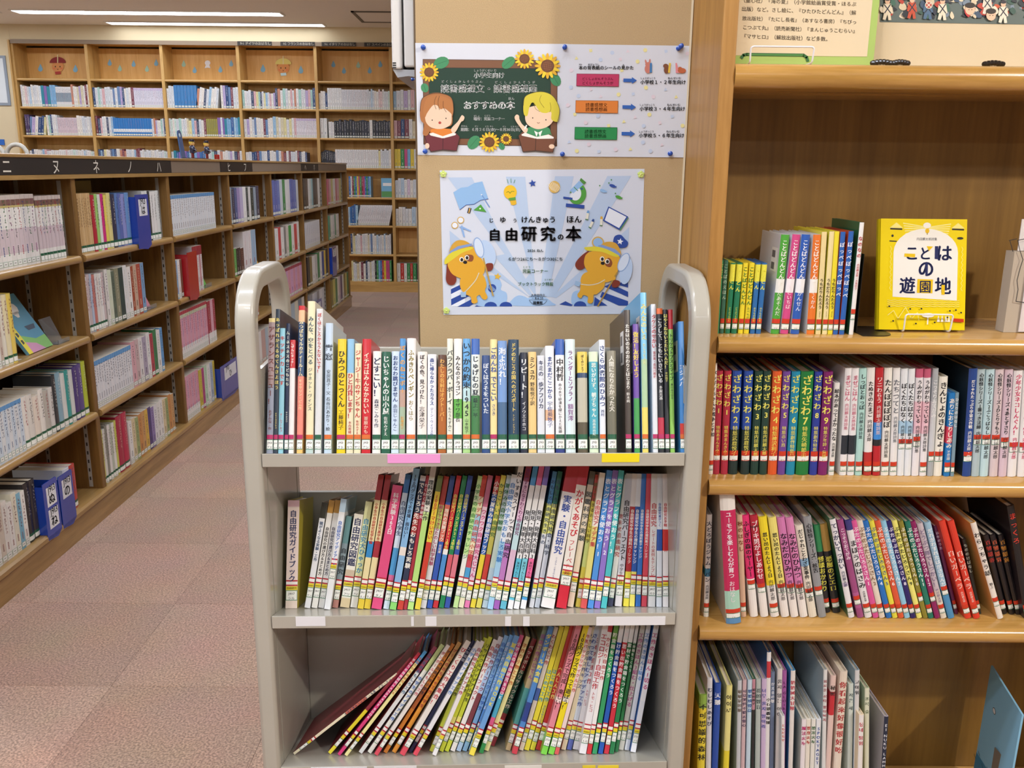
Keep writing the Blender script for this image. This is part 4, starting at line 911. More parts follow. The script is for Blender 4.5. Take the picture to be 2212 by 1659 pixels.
R3 = '''
62 98 85 195 880 e6e4e2 26304a r ウチ|大どろぼうジャム・パン|内田麟太郎|.52-.6:3a8ab0 .88-1:e8e8e0 lp=.01
212 314 168 100 965 e6e2dc f2eaf0 r ミキ|ユーモアを楽しむ心が育つ|おはなし|.12-.74:c4245a .74-.9:a8d4c0 .94-1:5a90c0 cv=d8cfc8 t0=.13 t1=.64 bk=-.03
314 350 287 200 885 d8b49a 8a4a2a r ウチ|秋のはなし|||
377 430 315 205 885 dc2c70 2a1c22 r ウチ|ふしぎの森のヤーヤー||.62-1:ebe7e4 t0=.05 t1=.6 lp=.062
447 500 372 205 885 b01c38 f4e0e4 r ウチ|ブリキ男がよしあわせ||.68-1:ebe7e4 .1-.12:6a1c2c t0=.05 t1=.62 lp=.055
515 572 430 215 885 efd92c 24242a r ウチ|思い出のたんじょう日|内田麟太郎|.68-1:ebe7e4 t0=.15 t1=.6 lp=.01
586 640 497 218 885 ece07c 24242a r ウチ|思い出のたんじょう日|内田麟太郎|.68-1:ebe7e4 t0=.15 t1=.6 lp=.055
650 702 555 218 885 d07cb4 301c30 r ウチ|なみだのひみつ|内田麟太郎|.68-1:ebe7e4 t0=.15 t1=.6 lp=.055
712 764 612 218 885 d884b8 301c30 r ウチ|なみだのひみつ|内田麟太郎|.68-1:ebe7e4 t0=.15 t1=.6 lp=.055
772 826 677 270 885 e6e0d0 26262a r ウチ|だじゃれことわざ変事件|内田麟太郎|.36-.44:8ab4d4 t0=.04 t1=.58 lp=.045
836 889 733 215 888 94989c 2c3034 r ウチ|心妖怪シリーズ二枚舌||t0=.06 t1=.55 lp=.05
870 914 802 270 858 22242a e8e05a r ウチ|怪談おかわり||0-.3:2f8a56 t0=.35 t1=.75 bk=.02
932 984 842 265 858 20242a e8e05a r ウチ|悪魔のピエロ||0-.3:b8924a t0=.35 t1=.75 bk=.02
1036 1078 907 230 890 e6e6ea 24305a r ウチ|てっかいてっかい|内田麟太郎|.64-.68:cfc4dc t0=.04 t1=.5 cv=2f6a4a
1096 1140 957 240 893 9c4a80 f2e4ee r ウチ|こっそりおてがみ||t0=.08 t1=.4 .74-.9:b05a92 lp=.03
1147 1196 1010 240 893 e6e6e8 24242c r ウチ|まほうのはさみ|内田麟太郎|0-.1:3a3a80 t0=.2 t1=.7
1201 1240 1050 243 893 d8569a f4e8f0 r ウチ|ぶたのぶたじろうさん1|||
1243 1283 1090 243 893 e4d8c8 8a6a4a r ウチ|ぶたのぶたじろうさん2|||
1290 1328 1130 243 893 1c70c4 f0f4fa r ウチ|ぶたのぶたじろうさん4|||
1332 1367 1172 243 893 e6de4a 3a6a9a r ウチ|ぶたのぶたじろうさん5|||
1371 1410 1210 243 893 dc5a38 f8ece6 r ウチ|ぶたのぶたじろうさん6|||
1413 1451 1250 243 893 92cbe8 f4f8fc r ウチ|ぶたのぶたじろうさん7|||
1455 1490 1288 243 893 26206a f0ecfa r ウチ|ぶたのぶたじろうさん8|||
1495 1532 1325 240 893 ece87c 3a4a2a r ウチ|ぶたのぶたじろうさん9|||
1537 1570 1370 243 893 8c8432 f4f0dc r ウチ|ぶたのぶたじろうさん10||lp=.04
1573 1610 1413 245 893 1c7a66 ecf6f2 r ウチ|ぶたのぶたじろうさん11|||
1616 1652 1450 245 893 8c1c60 f6e8f2 r ウチ|ぶたのぶたじろうさん12||lp=.04
1657 1698 1495 255 890 c8bcc4 8a7a9a r ウチ|どうぶつ隊でしつかい！|内田麟太郎|.7-1:e0d8c8
1706 1750 1545 250 893 9cc4dc f4f8fa r ウチ|だれがわすれたはがきなんだ||.7-1:4a90c0 lp=.055
1748 1772 1607 280 870 6a2450 e0c8d8 r ウチ|百年のうた||bk=.02
1818 1864 1640 245 898 dc3e2c f6d8cc r ウチ|白いガーベラ|内田麟太郎|t0=.3 t1=.7
1876 1922 1700 245 898 dc3e2c f6d8cc r ウチ|白いガーベラ|内田麟太郎|t0=.3 t1=.7
1905 1932 1800 340 845 1f2a28 c8d8c8 r ウチ|もののけばなし|||bk=.02
2036 2078 1852 255 898 ebe4da 2c2a2a r ウチ|わらっちゃう話|野上|t0=.1 t1=.6 cv=d9a860 lp=.03
2066 2104 1940 330 860 1e1a1e b83a34 r ウチ|百物語赤||bk=.02
2118 2156 1985 330 862 1e1a1e c05a3a r ウチ|百物語青||bk=.02
2162 2200 2040 330 862 1e1a1e d0903a r ウチ|百物語黄||bk=.02
2225 2275 2105 110 870 1c1c20 d04030 r ウチ|まっくろ|||cv=231c22
'''
R3 = R3.replace('|||bk', '||bk').replace('|||cv', '||cv')
row_books(rrow(3, 1500, 1050, 3.107, .035), R3, "the display case's fourth shelf", 'story books on the fourth shelf of the display bookcase', 'R', '', 888, labpos=.012)
R4 = '''
80 130 95 430 904 e6d43c 2c2c24 r -|不可思議的森林||0-.1:8ab04a
137 170 147 320 904 d8dae0 3a4460 r -|むしむしあそび||
176 216 197 355 904 2450ac f0f4fa r -|天鵝|内田麟太郎|
250 288 273 370 904 e8e290 2c2a24 r -|아이로|내 친구|.45-1:e8d838
335 362 345 335 904 c4cad0 7a6a5a r -|爺爺家的飯|內田|.6-1:c8b89a cv=9aa8ac
365 390 378 332 904 d0b4b8 4a3a5a r -|可以哭但不要太傷心||.7-1:8aa078
398 426 411 332 904 c4dcec 2a5aa0 r -|想要飛得高||.7-1:8ac08a
430 450 440 325 904 c08a9a 2a2a30 r -|星星的孩子||.2-.6:26282c cv=2c6a44
458 490 465 326 904 b4c0bc 5a6a6a r -|花的聲音||
495 525 503 327 904 cbb6d8 3a4a9a r -|너무 울지 말아라||.6-1:6aa89a
523 550 536 150 904 e8e8e8 26262a r -|小石頭轟隆隆||.05-.14:c83a44 cv=2c5a94 t0=.25 t1=.6
553 578 562 282 904 6a7c9a e0e4ea r -|かえるの歌||
590 622 605 262 904 d8d4d2 5a5a60 r -|울지 않는 아이|||
625 652 638 272 904 a05aa0 5a2a5a r -|LA GLOIRE|||
674 704 692 270 904 e8e4e0 c03a50 r -|奶奶國大冒險|內田|cv=4a9acc
628 650 630 570 904 e8e8e8 d0605a r -|ともだちや|||cv=d0d4d6 bk=-.02
752 782 764 588 904 ebe6ea c02a70 r -|魔法火车||.6-1:d87ab4 bk=-.01 cv=c8c4b8
784 812 795 588 904 ebe6d8 b8302c r -|变身火车||.6-1:e8d040 bk=-.01
816 843 828 588 904 e6e6de 2f6a3a r -|恐龙火车||.6-1:5a9048 bk=-.01
846 876 860 590 904 e6eaee 3a5aa0 r -|SPOKTAGET||bk=-.01
893 918 905 265 904 dfe2e2 a03040 r -|외로운 산타 할아버지||cv=b8c4c6
918 952 954 305 904 e2c8c0 34302c r -|秘密||.1-.25:c8303c
972 1020 1016 278 904 e8dccc b83a3c r -|你看起來好像很好吃|||
1062 1092 1071 360 904 cfdcd4 5a6a6a r -|작은 새||
1100 1130 1111 268 904 d8dadb 3a3c40 r -|고마워|||cv=9ab4c4
1128 1160 1138 560 904 eceae6 c03a4a r -|동네 탐험||bk=-.02 cv=e4d0b0
1172 1202 1175 385 904 dfe4cc 6a7a5a r -|초록 숲|||cv=b8c4a0
1282 1310 1302 570 904 1f2c44 d8dce4 r -|EI NUKU LAMMAS||.7-1:e8e8e8 cv=b8b0bc
'''
R4 = R4.replace('|||cv', '||cv')
row_books(rrow(4, 1480, 1360, 3.022, .03), R4, "the display case's bottom shelf", 'picture books on the bottom shelf of the display bookcase', None, '', 904, ext=True, Dmax=.2, Dk=.9)
# ------------------------------------------------------------------ other things in the display bookcase
wire_m = plain('white_wire', 'e6e6ea', .35, coat=.4)
def arc_pts(pts, r=.006, n=4):
    """round the corners of a polyline"""
    P = [Vector(p) for p in pts]; out = [P[0]]
    for i in range(1, len(P)-1):
        a, b, c = P[i-1], P[i], P[i+1]; d0 = (a-b).normalized(); d1 = (c-b).normalized()
        for k in range(n+1):
            t = k/n; out.append((b+d0*r)*(1-t)**2 + b*2*t*(1-t) + (b+d1*r)*t*t)
    return out+[P[-1]]
class Art:
    """flat print drawn on a sheet; crop pixels are cast onto the sheet's plane"""
    def __init__(s, obj, P, n, ox, oy, sc, step=.00002):
        s.o, s.P, s.n, s.ox, s.oy, s.sc, s.step, s.k = obj, P, n, ox, oy, sc, step, 1; s.mb = None
        a = s.at(0, 0); b = s.at(100, 0); s.m = (b-a).length/100
    def at(s, x, y): return atp(s.ox+x/s.sc, s.oy+y/s.sc, s.P+s.n*(s.k*s.step+.0002), s.n)
    def part(s, name):
        s.flush(); s.mb = MB(); s.name = name
    def flush(s):
        if s.mb and s.mb.v:
            o = s.mb.build(s.name, attr_mat('print_ink', .45)); o.parent = s.o; (o.__setitem__('kind', 'stuff') if 'confetti' in s.name or 'sunburst' in s.name else None); o.matrix_parent_inverse = s.o.matrix_world.inverted() if 0 else Matrix.Translation(-s.o.location)
        s.mb = None
    def P_(s, pts, col): s.k += 1; s.mb.poly([s.at(*p) for p in pts], col)
    def E(s, cx, cy, rx, ry, col, rot=0, a0=0, a1=360, n=22):
        c, q = math.cos(math.radians(rot)), math.sin(math.radians(rot)); pts = []
        for i in range(n+(0 if a1-a0 == 360 else 1)):
            a = math.radians(a0+(a1-a0)*i/n); x, y = rx*math.cos(a), ry*math.sin(a); pts.append((cx+x*c-y*q, cy+x*q+y*c))
        s.P_(pts, col)
    def L(s, pts, w, col):
        s.k += 1
        for (x0, y0), (x1, y1) in zip(pts[:-1], pts[1:]):
            l = math.hypot(x1-x0, y1-y0) or 1; nx, ny = -(y1-y0)/l*w/2, (x1-x0)/l*w/2; ex, ey = (x1-x0)/l*w*.2, (y1-y0)/l*w*.2
            s.mb.poly([s.at(*p) for p in ((x0+nx-ex, y0+ny-ey), (x1+nx+ex, y1+ny+ey), (x1-nx+ex, y1-ny+ey), (x0-nx-ex, y0-ny-ey))], col)
    def S(s, pts, col, n=5):
        """smooth closed blob through the points"""
        N = len(pts); out = []
        for i in range(N):
            p0, p1, p2, p3 = pts[i-1], pts[i], pts[(i+1) % N], pts[(i+2) % N]
            for k in range(n):
                t = k/n; out.append(tuple(.5*(2*p1[j]+(p2[j]-p0[j])*t+(2*p0[j]-5*p1[j]+4*p2[j]-p3[j])*t*t+(3*p1[j]-p0[j]-3*p2[j]+p3[j])*t**3) for j in (0, 1)))
        s.P_(out, col)
    def curve(s, pts, w, col, n=5):
        out = []; N = len(pts)
        for i in range(N-1):
            p0, p1, p2, p3 = pts[max(i-1, 0)], pts[i], pts[i+1], pts[min(i+2, N-1)]
            for k in range(n):
                t = k/n; out.append(tuple(.5*(2*p1[j]+(p2[j]-p0[j])*t+(2*p0[j]-5*p1[j]+4*p2[j]-p3[j])*t*t+(3*p1[j]-p0[j]-3*p2[j]+p3[j])*t**3) for j in (0, 1)))
        s.L(out+[pts[-1]], w, col)
    def T(s, text, x, y, w, col, h=None, bold=.02, slope=0., res=3, gap=0.):
        """text with its baseline's left end at x, y, fitted to width w (crop px)"""
        s.k += 1; gl, wd = hglyphs(text, 1, gap, bold, res); sc = w/wd; sy = (h or sc)
        for vs, fs in gl: s.mb.faces([s.at(x+a*sc, y-b*sy+slope*a*sc) for a, b in vs], fs, col)
N0 = Vector((0, -1, 0))
def sheet(name, pts, ox, oy, sc, y, col, label, cat, th=.0004, group=None):
    """a thin sheet whose corners are given in crop pixels, hung at depth y"""
    q = [at(ox+a/sc, oy+b/sc, Y=y) for a, b in pts]; c = sum(q, Vector())/len(q)
    o = empty(name, tuple(c)); m = MB(); m.poly([p-c for p in q], col)
    for i in range(len(q)):
        a, b = q[i]-c, q[(i+1) % len(q)]-c; d = Vector((0, th, 0)); m.poly([a, b, b+d, a+d], col)
    m.poly([p-c+Vector((0, th, 0)) for p in q][::-1], col)
    m.build('paper_sheet', attr_mat('paper_print', .6), o); tag(o, label, cat, group); return o
# --- posters on the pinboard
YP = YPIL-.0008
oxA, oyA, sA = 840, 0, 3.16
pA = sheet('notice_poster', [(180, 293), (1222, 300), (1200, 1068), (197, 1058)], oxA, oyA, sA, YP, 'd0d4dc', 'white poster of two reading children and a green chalkboard, pinned on the pillar', 'poster')
a = Art(pA, Vector((0, YP, 0)), N0, oxA, oyA, sA)
a.part('chalkboard_print'); a.P_([(233, 405), (1150, 415), (1146, 998), (238, 985)], '7a5238'); a.P_([(272, 462), (1105, 468), (1102, 950), (280, 945)], '17382a')
a.L([(233, 405), (1150, 415), (1146, 998), (238, 985), (233, 405)], 4, '4a3226'); a.L([(272, 462), (1105, 468), (1102, 950), (280, 945), (272, 462)], 4, '3a2a20')
a.part('poster_lettering')
W_ = 'f8faf8'
a.T('しょうがくせい む', 578, 488, 158, W_, res=2); a.T('小学生向け', 578, 530, 212, W_, bold=.03)
a.T('どくしょかんそうぶん', 358, 564, 290, W_, gap=.5); a.T('読書感想文・読書感想画', 352, 628, 662, W_, bold=.024)
a.T('どくしょかんそうが', 722, 569, 288, W_, gap=.6); a.T('ほん', 815, 680, 42, W_); a.T('おすすめの本', 508, 740, 352, W_, bold=.045)
a.T('場所：児童コーナー', 577, 820, 215, W_, bold=.03); a.T('じどう', 652, 795, 42, W_, res=2); a.T('ばしょ', 580, 796, 40, W_, res=2)
a.T('期間：６月２６日(金)〜８月30日(日)', 490, 893, 408, W_, bold=.03); a.T('きかん', 492, 866, 44, W_, res=2); a.T('がつ', 586, 866, 24, W_, res=2); a.T('にち きん', 657, 867, 56, W_, res=2); a.T('がつ', 776, 868, 24, W_, res=2); a.T('にち にち', 832, 868, 56, W_, res=2)
def leaf(x, y, rx, ry, rot):
    a.E(x, y, rx, ry, '3f8a5c', rot, n=14); a.L([(x-rx*.8*math.cos(math.radians(rot)), y-rx*.8*math.sin(math.radians(rot))), (x+rx*.8*math.cos(math.radians(rot)), y+rx*.8*math.sin(math.radians(rot)))], 3, '2c6a44')
a.part('leaf_print')
for q in ((358, 428, 54, 40, -20), (816, 428, 52, 34, 140), (245, 600, 32, 26, 70), (1138, 545, 46, 34, 60), (580, 972, 52, 38, 130), (770, 998, 26, 20, 60)): a.part('leaf_print'); leaf(*q)
def sunflower(x, y, r):
    for k in range(16):
        an = 22.5*k; c, q = math.cos(math.radians(an)), math.sin(math.radians(an))
        a.E(x+c*r*.68, y+q*r*.68, r*.34, r*.13, 'e6c832' if k % 2 else 'd9a82c', an, n=8)
    a.E(x, y, r*.52, r*.5, '6a4228'); a.E(x, y, r*.4, r*.4, '825234')
    for k in range(-2, 3): a.L([(x-r*.36, y+k*r*.16-r*.06), (x+r*.36, y+k*r*.16+r*.06)], 2, '55361f'); a.L([(x+k*r*.16-r*.06, y-r*.36), (x+k*r*.16+r*.06, y+r*.36)], 2, '55361f')
for q in ((275, 493, 66), (926, 402, 68), (1083, 450, 88), (686, 970, 70), (800, 948, 40)):
    a.part('sunflower_print'); sunflower(*q)
SK = 'e6c8ac'
a.part('girl_print')
a.S([(212, 760), (230, 670), (320, 632), (420, 660), (442, 740), (436, 800), (420, 860), (300, 880), (262, 925), (232, 915), (240, 850), (218, 820)], 'a86c3c')
a.S([(282, 905), (300, 880), (420, 880), (440, 900), (440, 960), (280, 960)], 'd98030')
a.S([(425, 880), (470, 830), (488, 800), (500, 786), (516, 800), (508, 824), (492, 834), (462, 890), (440, 910)], SK)
a.S([(248, 770), (262, 730), (330, 700), (420, 730), (428, 790), (420, 850), (360, 880), (290, 870), (252, 830)], SK)
a.S([(235, 745), (262, 670), (330, 650), (420, 680), (438, 740), (436, 790), (420, 770), (380, 740), (352, 745), (330, 720), (300, 720), (262, 770), (246, 800)], 'b0733f')
a.E(348, 838, 10, 9, 'b04038'); a.E(296, 820, 4, 5, '30241c', n=8); a.E(390, 808, 4, 5, '30241c', n=8)
for q in ([(325, 655), (310, 700), (322, 745)], [(345, 655), (335, 700), (345, 750)], [(372, 690), (372, 730), (392, 765)]): a.curve(q, 3, '6a4226')
a.curve([(212, 760), (230, 670), (320, 636), (420, 660), (442, 740), (434, 800)], 3.5, '4a3424')
a.P_([(245, 935), (290, 905), (370, 935), (455, 905), (484, 935), (462, 1030), (370, 1022), (285, 1035), (250, 985)], '6c2c34'); a.P_([(275, 912), (300, 905), (368, 930), (440, 905), (458, 912), (455, 922), (370, 945), (285, 925)], 'ece8e0')
a.L([(370, 942), (368, 1022)], 4, '3a1a20'); a.L([(245, 935), (285, 1035), (370, 1022), (462, 1030), (484, 935)], 4, '34201e'); a.E(262, 996, 15, 20, SK, n=10)
a.part('boy_print')
a.S([(936, 905), (960, 868), (1080, 868), (1106, 910), (1110, 960), (930, 960)], '3c8a5a')
a.S([(858, 800), (872, 782), (888, 790), (892, 815), (912, 850), (948, 880), (930, 910), (890, 860), (868, 828)], SK)
a.S([(930, 790), (940, 740), (1040, 720), (1120, 760), (1128, 810), (1090, 860), (1020, 882), (960, 860), (935, 830)], SK)
a.S([(918, 720), (930, 660), (990, 630), (1060, 626), (1120, 655), (1158, 720), (1165, 770), (1152, 830), (1110, 815), (1108, 765), (1070, 772), (1030, 760), (985, 700), (960, 730), (945, 790), (922, 780)], 'cfc23a')
a.curve([(918, 720), (930, 660), (990, 632), (1060, 628), (1120, 656), (1158, 720), (1165, 770), (1152, 826)], 3.5, '5a5224')
for q in ([(990, 700), (1000, 740), (1030, 762)], [(1040, 650), (1030, 690), (1060, 735)], [(1100, 700), (1106, 740), (1098, 765)]): a.curve(q, 3, '8a7f26')
a.E(982, 805, 4, 5, '30241c', n=8); a.E(1072, 818, 4, 5, '30241c', n=8); a.curve([(1012, 835), (1020, 841), (1030, 836)], 3, '8a3a30')
a.P_([(992, 892), (1018, 905), (1008, 935)], 'eceee8'); a.P_([(1048, 890), (1020, 905), (1032, 935)], 'eceee8'); a.L([(928, 880), (940, 855)], 9, 'e8ece8')
a.P_([(885, 928), (912, 900), (1010, 935), (1100, 915), (1140, 948), (1120, 1040), (1000, 1028), (915, 1036)], '6f4430'); a.P_([(905, 918), (930, 905), (1008, 935), (1090, 918), (1126, 936), (1124, 946), (1010, 948), (908, 926)], 'ece8e0')
a.L([(1004, 945), (1000, 1028)], 4, '3a2218'); a.L([(885, 928), (915, 1036), (1000, 1028), (1120, 1040), (1140, 948)], 4, '34221a'); a.E(1112, 1000, 20, 16, SK, n=10); a.flush()
YP2 = YP-.0006
pB = sheet('notice_poster', [(1215, 301), (2058, 313), (2012, 1075), (1193, 1068)], oxA, oyA, sA, YP2, 'd0d4dc', 'white poster with red, orange and green label boxes and blue arrows on the pillar', 'poster')
a = Art(pB, Vector((0, YP2, 0)), N0, oxA, oyA, sA)
a.part('confetti_print')
rr = random.Random(3)
for k, (x, y) in enumerate([(1378, 345), (1525, 360), (1632, 350), (1750, 342), (1892, 350), (2038, 365), (1282, 398), (1445, 408), (1580, 405), (1698, 420), (1890, 450), (1245, 480), (1590, 480), (1295, 655), (1448, 658), (1568, 645), (1668, 642), (1805, 660), (1962, 662), (1243, 596), (1380, 608), (1755, 598), (1890, 612), (1222, 718), (1270, 780), (1428, 792), (1682, 800), (1778, 782), (1935, 795), (1343, 836), (1605, 830), (1740, 860), (1850, 838), (2005, 858), (1232, 970), (1365, 985), (1500, 858), (1735, 972), (1865, 988), (1283, 1030), (1434, 1035), (1548, 1020), (1650, 1018), (1786, 1032), (1600, 540), (1560, 545)]):
    c = ('e3dc9a', 'bccbe0', 'd9cdd6')[k % 3]
    if k % 2: a.E(x, y, 14, 14, c, n=12)
    elif k % 4: a.P_([(x-14, y+10), (x+12, y+6), (x-2, y-14)], c)
    else: a.P_([(x-12, y-8), (x+8, y-12), (x+12, y+8), (x-8, y+12)], c)
a.part('poster_lettering'); K_ = '23262c'
a.T('本の背表紙のシールの見かた', 1296, 473, 376, K_, bold=.03); a.T('ほん', 1297, 444, 24, K_, res=2); a.T('せびょうし', 1358, 446, 80, K_, res=2); a.T('み', 1594, 448, 14, K_, res=2)
for y, t in ((572, '小学校１・２年生向け'), (754, '小学校３・４年生向け'), (936, '小学校５・６年生向け')):
    x = 1716-(y-572)*.03; a.T(t, x, y, 312, K_, bold=.03); a.T('しょうがっこう', x, y-33, 105, K_, res=2); a.T('ねんせいむ', x+188, y-32, 92, K_, res=2)
for y, c, d, t1, t2 in ((504, 'b8305c', '7c1c3c', 'どくしょかんそうぶん', 'どくしょかんそうが'), (686, 'd97e30', '9a5418', '読書感想文', '読書感想画'), (868, '1f8a4a', '0f6030', '読書感想文', '読書感想画')):
    x = 1283-(y-504)*.035; a.part('sticker_sample'); a.P_([(x, y), (x+288, y+3), (x+285, y+86), (x-2, y+82)], c); a.L([(x, y), (x+288, y+3), (x+285, y+86), (x-2, y+82), (x, y)], 3, d)
    ww = 215 if len(t1) > 6 else 150; a.T(t1, x+35+(30 if ww < 200 else 0), y+42, ww, d, res=2); a.T(t2, x+35+(30 if ww < 200 else 0), y+72, ww, d, res=2)
    a.part('arrow_print'); yy = y+44; xx = x+318; a.P_([(xx, yy-12), (xx+58, yy-11), (xx+58, yy-22), (xx+92, yy+1), (xx+58, yy+24), (xx+58, yy+13), (xx, yy+12)], '2a5fb0')
a.part('animal_print')
a.E(1768, 470, 22, 30, 'c47a6a'); a.E(1770, 440, 20, 16, 'c47a6a'); a.E(1755, 424, 6, 18, 'c47a6a', -15); a.E(1780, 420, 6, 18, 'c47a6a', 10); a.P_([(1782, 430), (1796, 430), (1796, 495), (1780, 495)], '3a78b0')
a.part('animal_print'); a.E(1895, 478, 18, 24, '7a4a30'); a.E(1890, 450, 18, 15, '7a4a30'); a.P_([(1912, 430), (1926, 430), (1918, 498), (1905, 496)], 'e2c040')
a.part('animal_print'); a.P_([(1956, 430), (1966, 430), (1984, 498), (1958, 498)], 'd98a90'); a.E(2000, 482, 28, 18, 'b8623c'); a.E(1988, 468, 14, 12, 'b8623c'); a.flush()
oxC, oyC, sC = 930, 350, 4.424
pC = sheet('display_poster', [(88, 80), (2045, 65), (2000, 1452), (125, 1460)], oxC, oyC, sC, YP, 'ced4e0', 'larger pale blue poster with two yellow dogs holding nets, lower on the pillar', 'poster')
a = Art(pC, Vector((0, YP, 0)), N0, oxC, oyC, sC)
a.part('sunburst_print'); RB = 'b2c6e0'
for q in ([(165, 148), (395, 146), (690, 745), (1010, 1290)], [(720, 140), (905, 140), (1010, 1290)], [(1190, 136), (1368, 136), (1120, 1290), (1040, 1290)], [(1690, 134), (1920, 132), (1180, 1290), (1100, 1290)],
          [(182, 655), (190, 800), (960, 1300)], [(1900, 620), (1890, 790), (1200, 1300), (1160, 1290)], [(610, 900), (760, 870), (985, 1290), (960, 1290)], [(900, 1130), (950, 1060), (1010, 1290)]): a.P_(q, RB)
a.part('wave_print'); NV = '24479a'; LBc = '9fc0e6'
a.P_([(195, 1200), (330, 1120), (330, 1380), (200, 1382)], 'e3e9f2'); 
for q in ([(195, 1215), (300, 1165), (320, 1200), (195, 1262)], [(197, 1310), (395, 1215), (430, 1250), (198, 1370)], [(255, 1383), (440, 1285), (500, 1300), (370, 1382)], [(420, 1382), (495, 1340), (500, 1381)]): a.P_(q, NV)
a.S([(370, 1230), (420, 1180), (520, 1100), (590, 1085), (650, 1110), (680, 1170), (672, 1220), (725, 1250), (730, 1320), (690, 1375), (460, 1376), (400, 1310)], LBc)
a.S([(775, 1372), (785, 1310), (840, 1275), (900, 1285), (935, 1300), (990, 1270), (1090, 1290), (1160, 1340), (1172, 1372)], LBc)
for x in (515, 660): a.P_([(x, 1380)]+[(x+60-60*math.cos(t/8*math.pi)*1.0, 1378-42*math.sin(t/8*math.pi)) for t in range(9)]+[(x+118, 1380)], NV)
a.P_([(1230, 1360), (1290, 1330), (1360, 1365), (1345, 1378)], NV)
a.S([(1345, 1330), (1360, 1250), (1420, 1225), (1500, 1230), (1560, 1300), (1560, 1370), (1380, 1372)], LBc); a.P_([(1370, 1378)]+[(1430-60*math.cos(t/8*math.pi), 1375-45*math.sin(t/8*math.pi)) for t in range(9)]+[(1490, 1378)], NV)
for q in ([(1660, 1190), (1720, 1160), (1888, 1240), (1888, 1290)], [(1640, 1240), (1888, 1330), (1888, 1372), (1800, 1372), (1620, 1290)], [(1570, 1290), (1690, 1372), (1560, 1374)], [(1760, 1165), (1888, 1135), (1888, 1200)]): a.P_(q, NV)
a.E(588, 1206, 40, 40, NV, n=18)
for k in range(-2, 3): a.L([(558+k*13, 1186), (610+k*11, 1232)], 4, LBc)
a.part('stationery_print')
a.S([(218, 290), (290, 245), (355, 238), (420, 200), (495, 185), (552, 352), (480, 365), (415, 405), (340, 412), (280, 458)], '8db6e0', 1); a.L([(280, 456), (340, 410), (415, 404), (480, 364), (552, 352)], 5, '2a4a9a')
a.L([(488, 310), (565, 432)], 9, '6a92cc'); a.E(488, 312, 7, 7, 'e0e8f2', n=8)
a.part('set_square_print'); a.P_([(410, 460), (480, 405), (535, 480)], '4c9a3c'); a.E(474, 445, 8, 8, 'eef2f0', n=10); a.P_([(362, 436), (392, 442), (378, 492), (350, 486)], '2a2c3c'); a.P_([(372, 440), (382, 442), (370, 488), (360, 486)], 'd6a848')
a.part('scissors_print')
for x, y in ((288, 555), (232, 605)): a.E(x, y, 33, 33, 'cfa850'); a.E(x, y, 25, 25, 'e0e6f0')
a.P_([(285, 620), (302, 600), (330, 715), (316, 720)], '8aaede'); a.P_([(270, 620), (300, 612), (388, 655), (386, 668)], '8aaede')
a.part('bulb_print'); a.E(762, 288, 62, 68, 'e6bc28'); a.P_([(745, 345), (812, 335), (815, 362), (750, 368)], '5a9a3c'); a.P_([(758, 370), (818, 364), (822, 400), (800, 412), (772, 410)], 'dcb02c'); a.curve([(725, 292), (745, 282), (760, 298), (775, 280), (800, 282)], 5, '6a9a3a')
for x, y, q, z in ((733, 165, 742, 202), (768, 158, 770, 198), (808, 170, 796, 202)): a.L([(x, y), (q, z)], 4, '3a8a4a')
def star(x, y, r, col, rot=-90):
    a.P_([(x+(r if k % 2 == 0 else r*.45)*math.cos(math.radians(rot+36*k)), y+(r if k % 2 == 0 else r*.45)*math.sin(math.radians(rot+36*k))) for k in range(10)], col)
a.part('star_print'); star(975, 204, 38, NV, -100); a.part('star_print'); star(640, 1094, 36, 'ddb23c', -80)
a.part('ball_print'); a.E(1184, 238, 54, 58, 'd6b05a')
for k in range(-3, 4): a.L([(1166+k*14, 190+abs(k)*7), (1200+k*14, 286-abs(k)*7)], 5, 'ece4cc')
a.part('microscope_print')
a.E(1400, 300, 88, 104, '4c9a3c', 0, -60, 150); a.E(1385, 300, 55, 68, 'dbe2ec', 0, -90, 160); a.P_([(1332, 272), (1420, 180), (1462, 215), (1365, 300)], '8db6e0'); a.P_([(1438, 152), (1488, 195), (1465, 215), (1425, 175)], '4c8a3c'); a.L([(1372, 240), (1408, 275)], 7, '4c8a3c'); a.P_([(1350, 290), (1328, 300), (1334, 280)], '4c8a3c')
a.P_([(1270, 330), (1358, 342), (1356, 362), (1268, 350)], NV); a.P_([(1295, 395), (1472, 412), (1468, 446), (1292, 428)], NV); a.E(1445, 256, 10, 10, NV, n=10)
a.part('fish_print')
for x, y, c in ((1740, 228, NV), (1648, 275, '8db6e0'), (1797, 336, '4c9a3c')): a.part('fish_print'); a.E(x, y, 32, 15, c, 20, n=12); a.P_([(x+24, y+10), (x+38, y-2), (x+34, y+22)], c)
for x, y in ((1728, 170), (1705, 200), (1617, 226), (1767, 300)): a.E(x, y, 7, 7, '4c8a4c', n=8)
a.part('crayon_print')
for x, y, r, c in ((1500, 508, 10, '6a9acc'), (1540, 588, 25, '2a4a8a'), (1632, 565, 3, 'd6a83c')):
    a.part('crayon_print'); s_, k_ = math.sin(math.radians(r)), math.cos(math.radians(r)); f = lambda u, v: (x+u*k_+v*s_, y+u*s_-v*k_)
    a.P_([f(-12, -42), f(12, -42), f(12, 22), f(-12, 22)], 'dddccc'); a.P_([f(-13, 20), f(13, 20), f(8, 46), f(-8, 46)], c); a.P_([f(-14, -46), f(14, -46), f(14, -38), f(-14, -38)], '3a7a4a')
a.part('tablet_print'); a.P_([(1700, 424), (1890, 522), (1808, 652), (1648, 560)], NV); a.P_([(1890, 528), (1894, 534), (1814, 656), (1806, 646)], '4c8a5c'); a.P_([(1706, 438), (1872, 524), (1802, 632), (1664, 556)], 'dfe6f0')
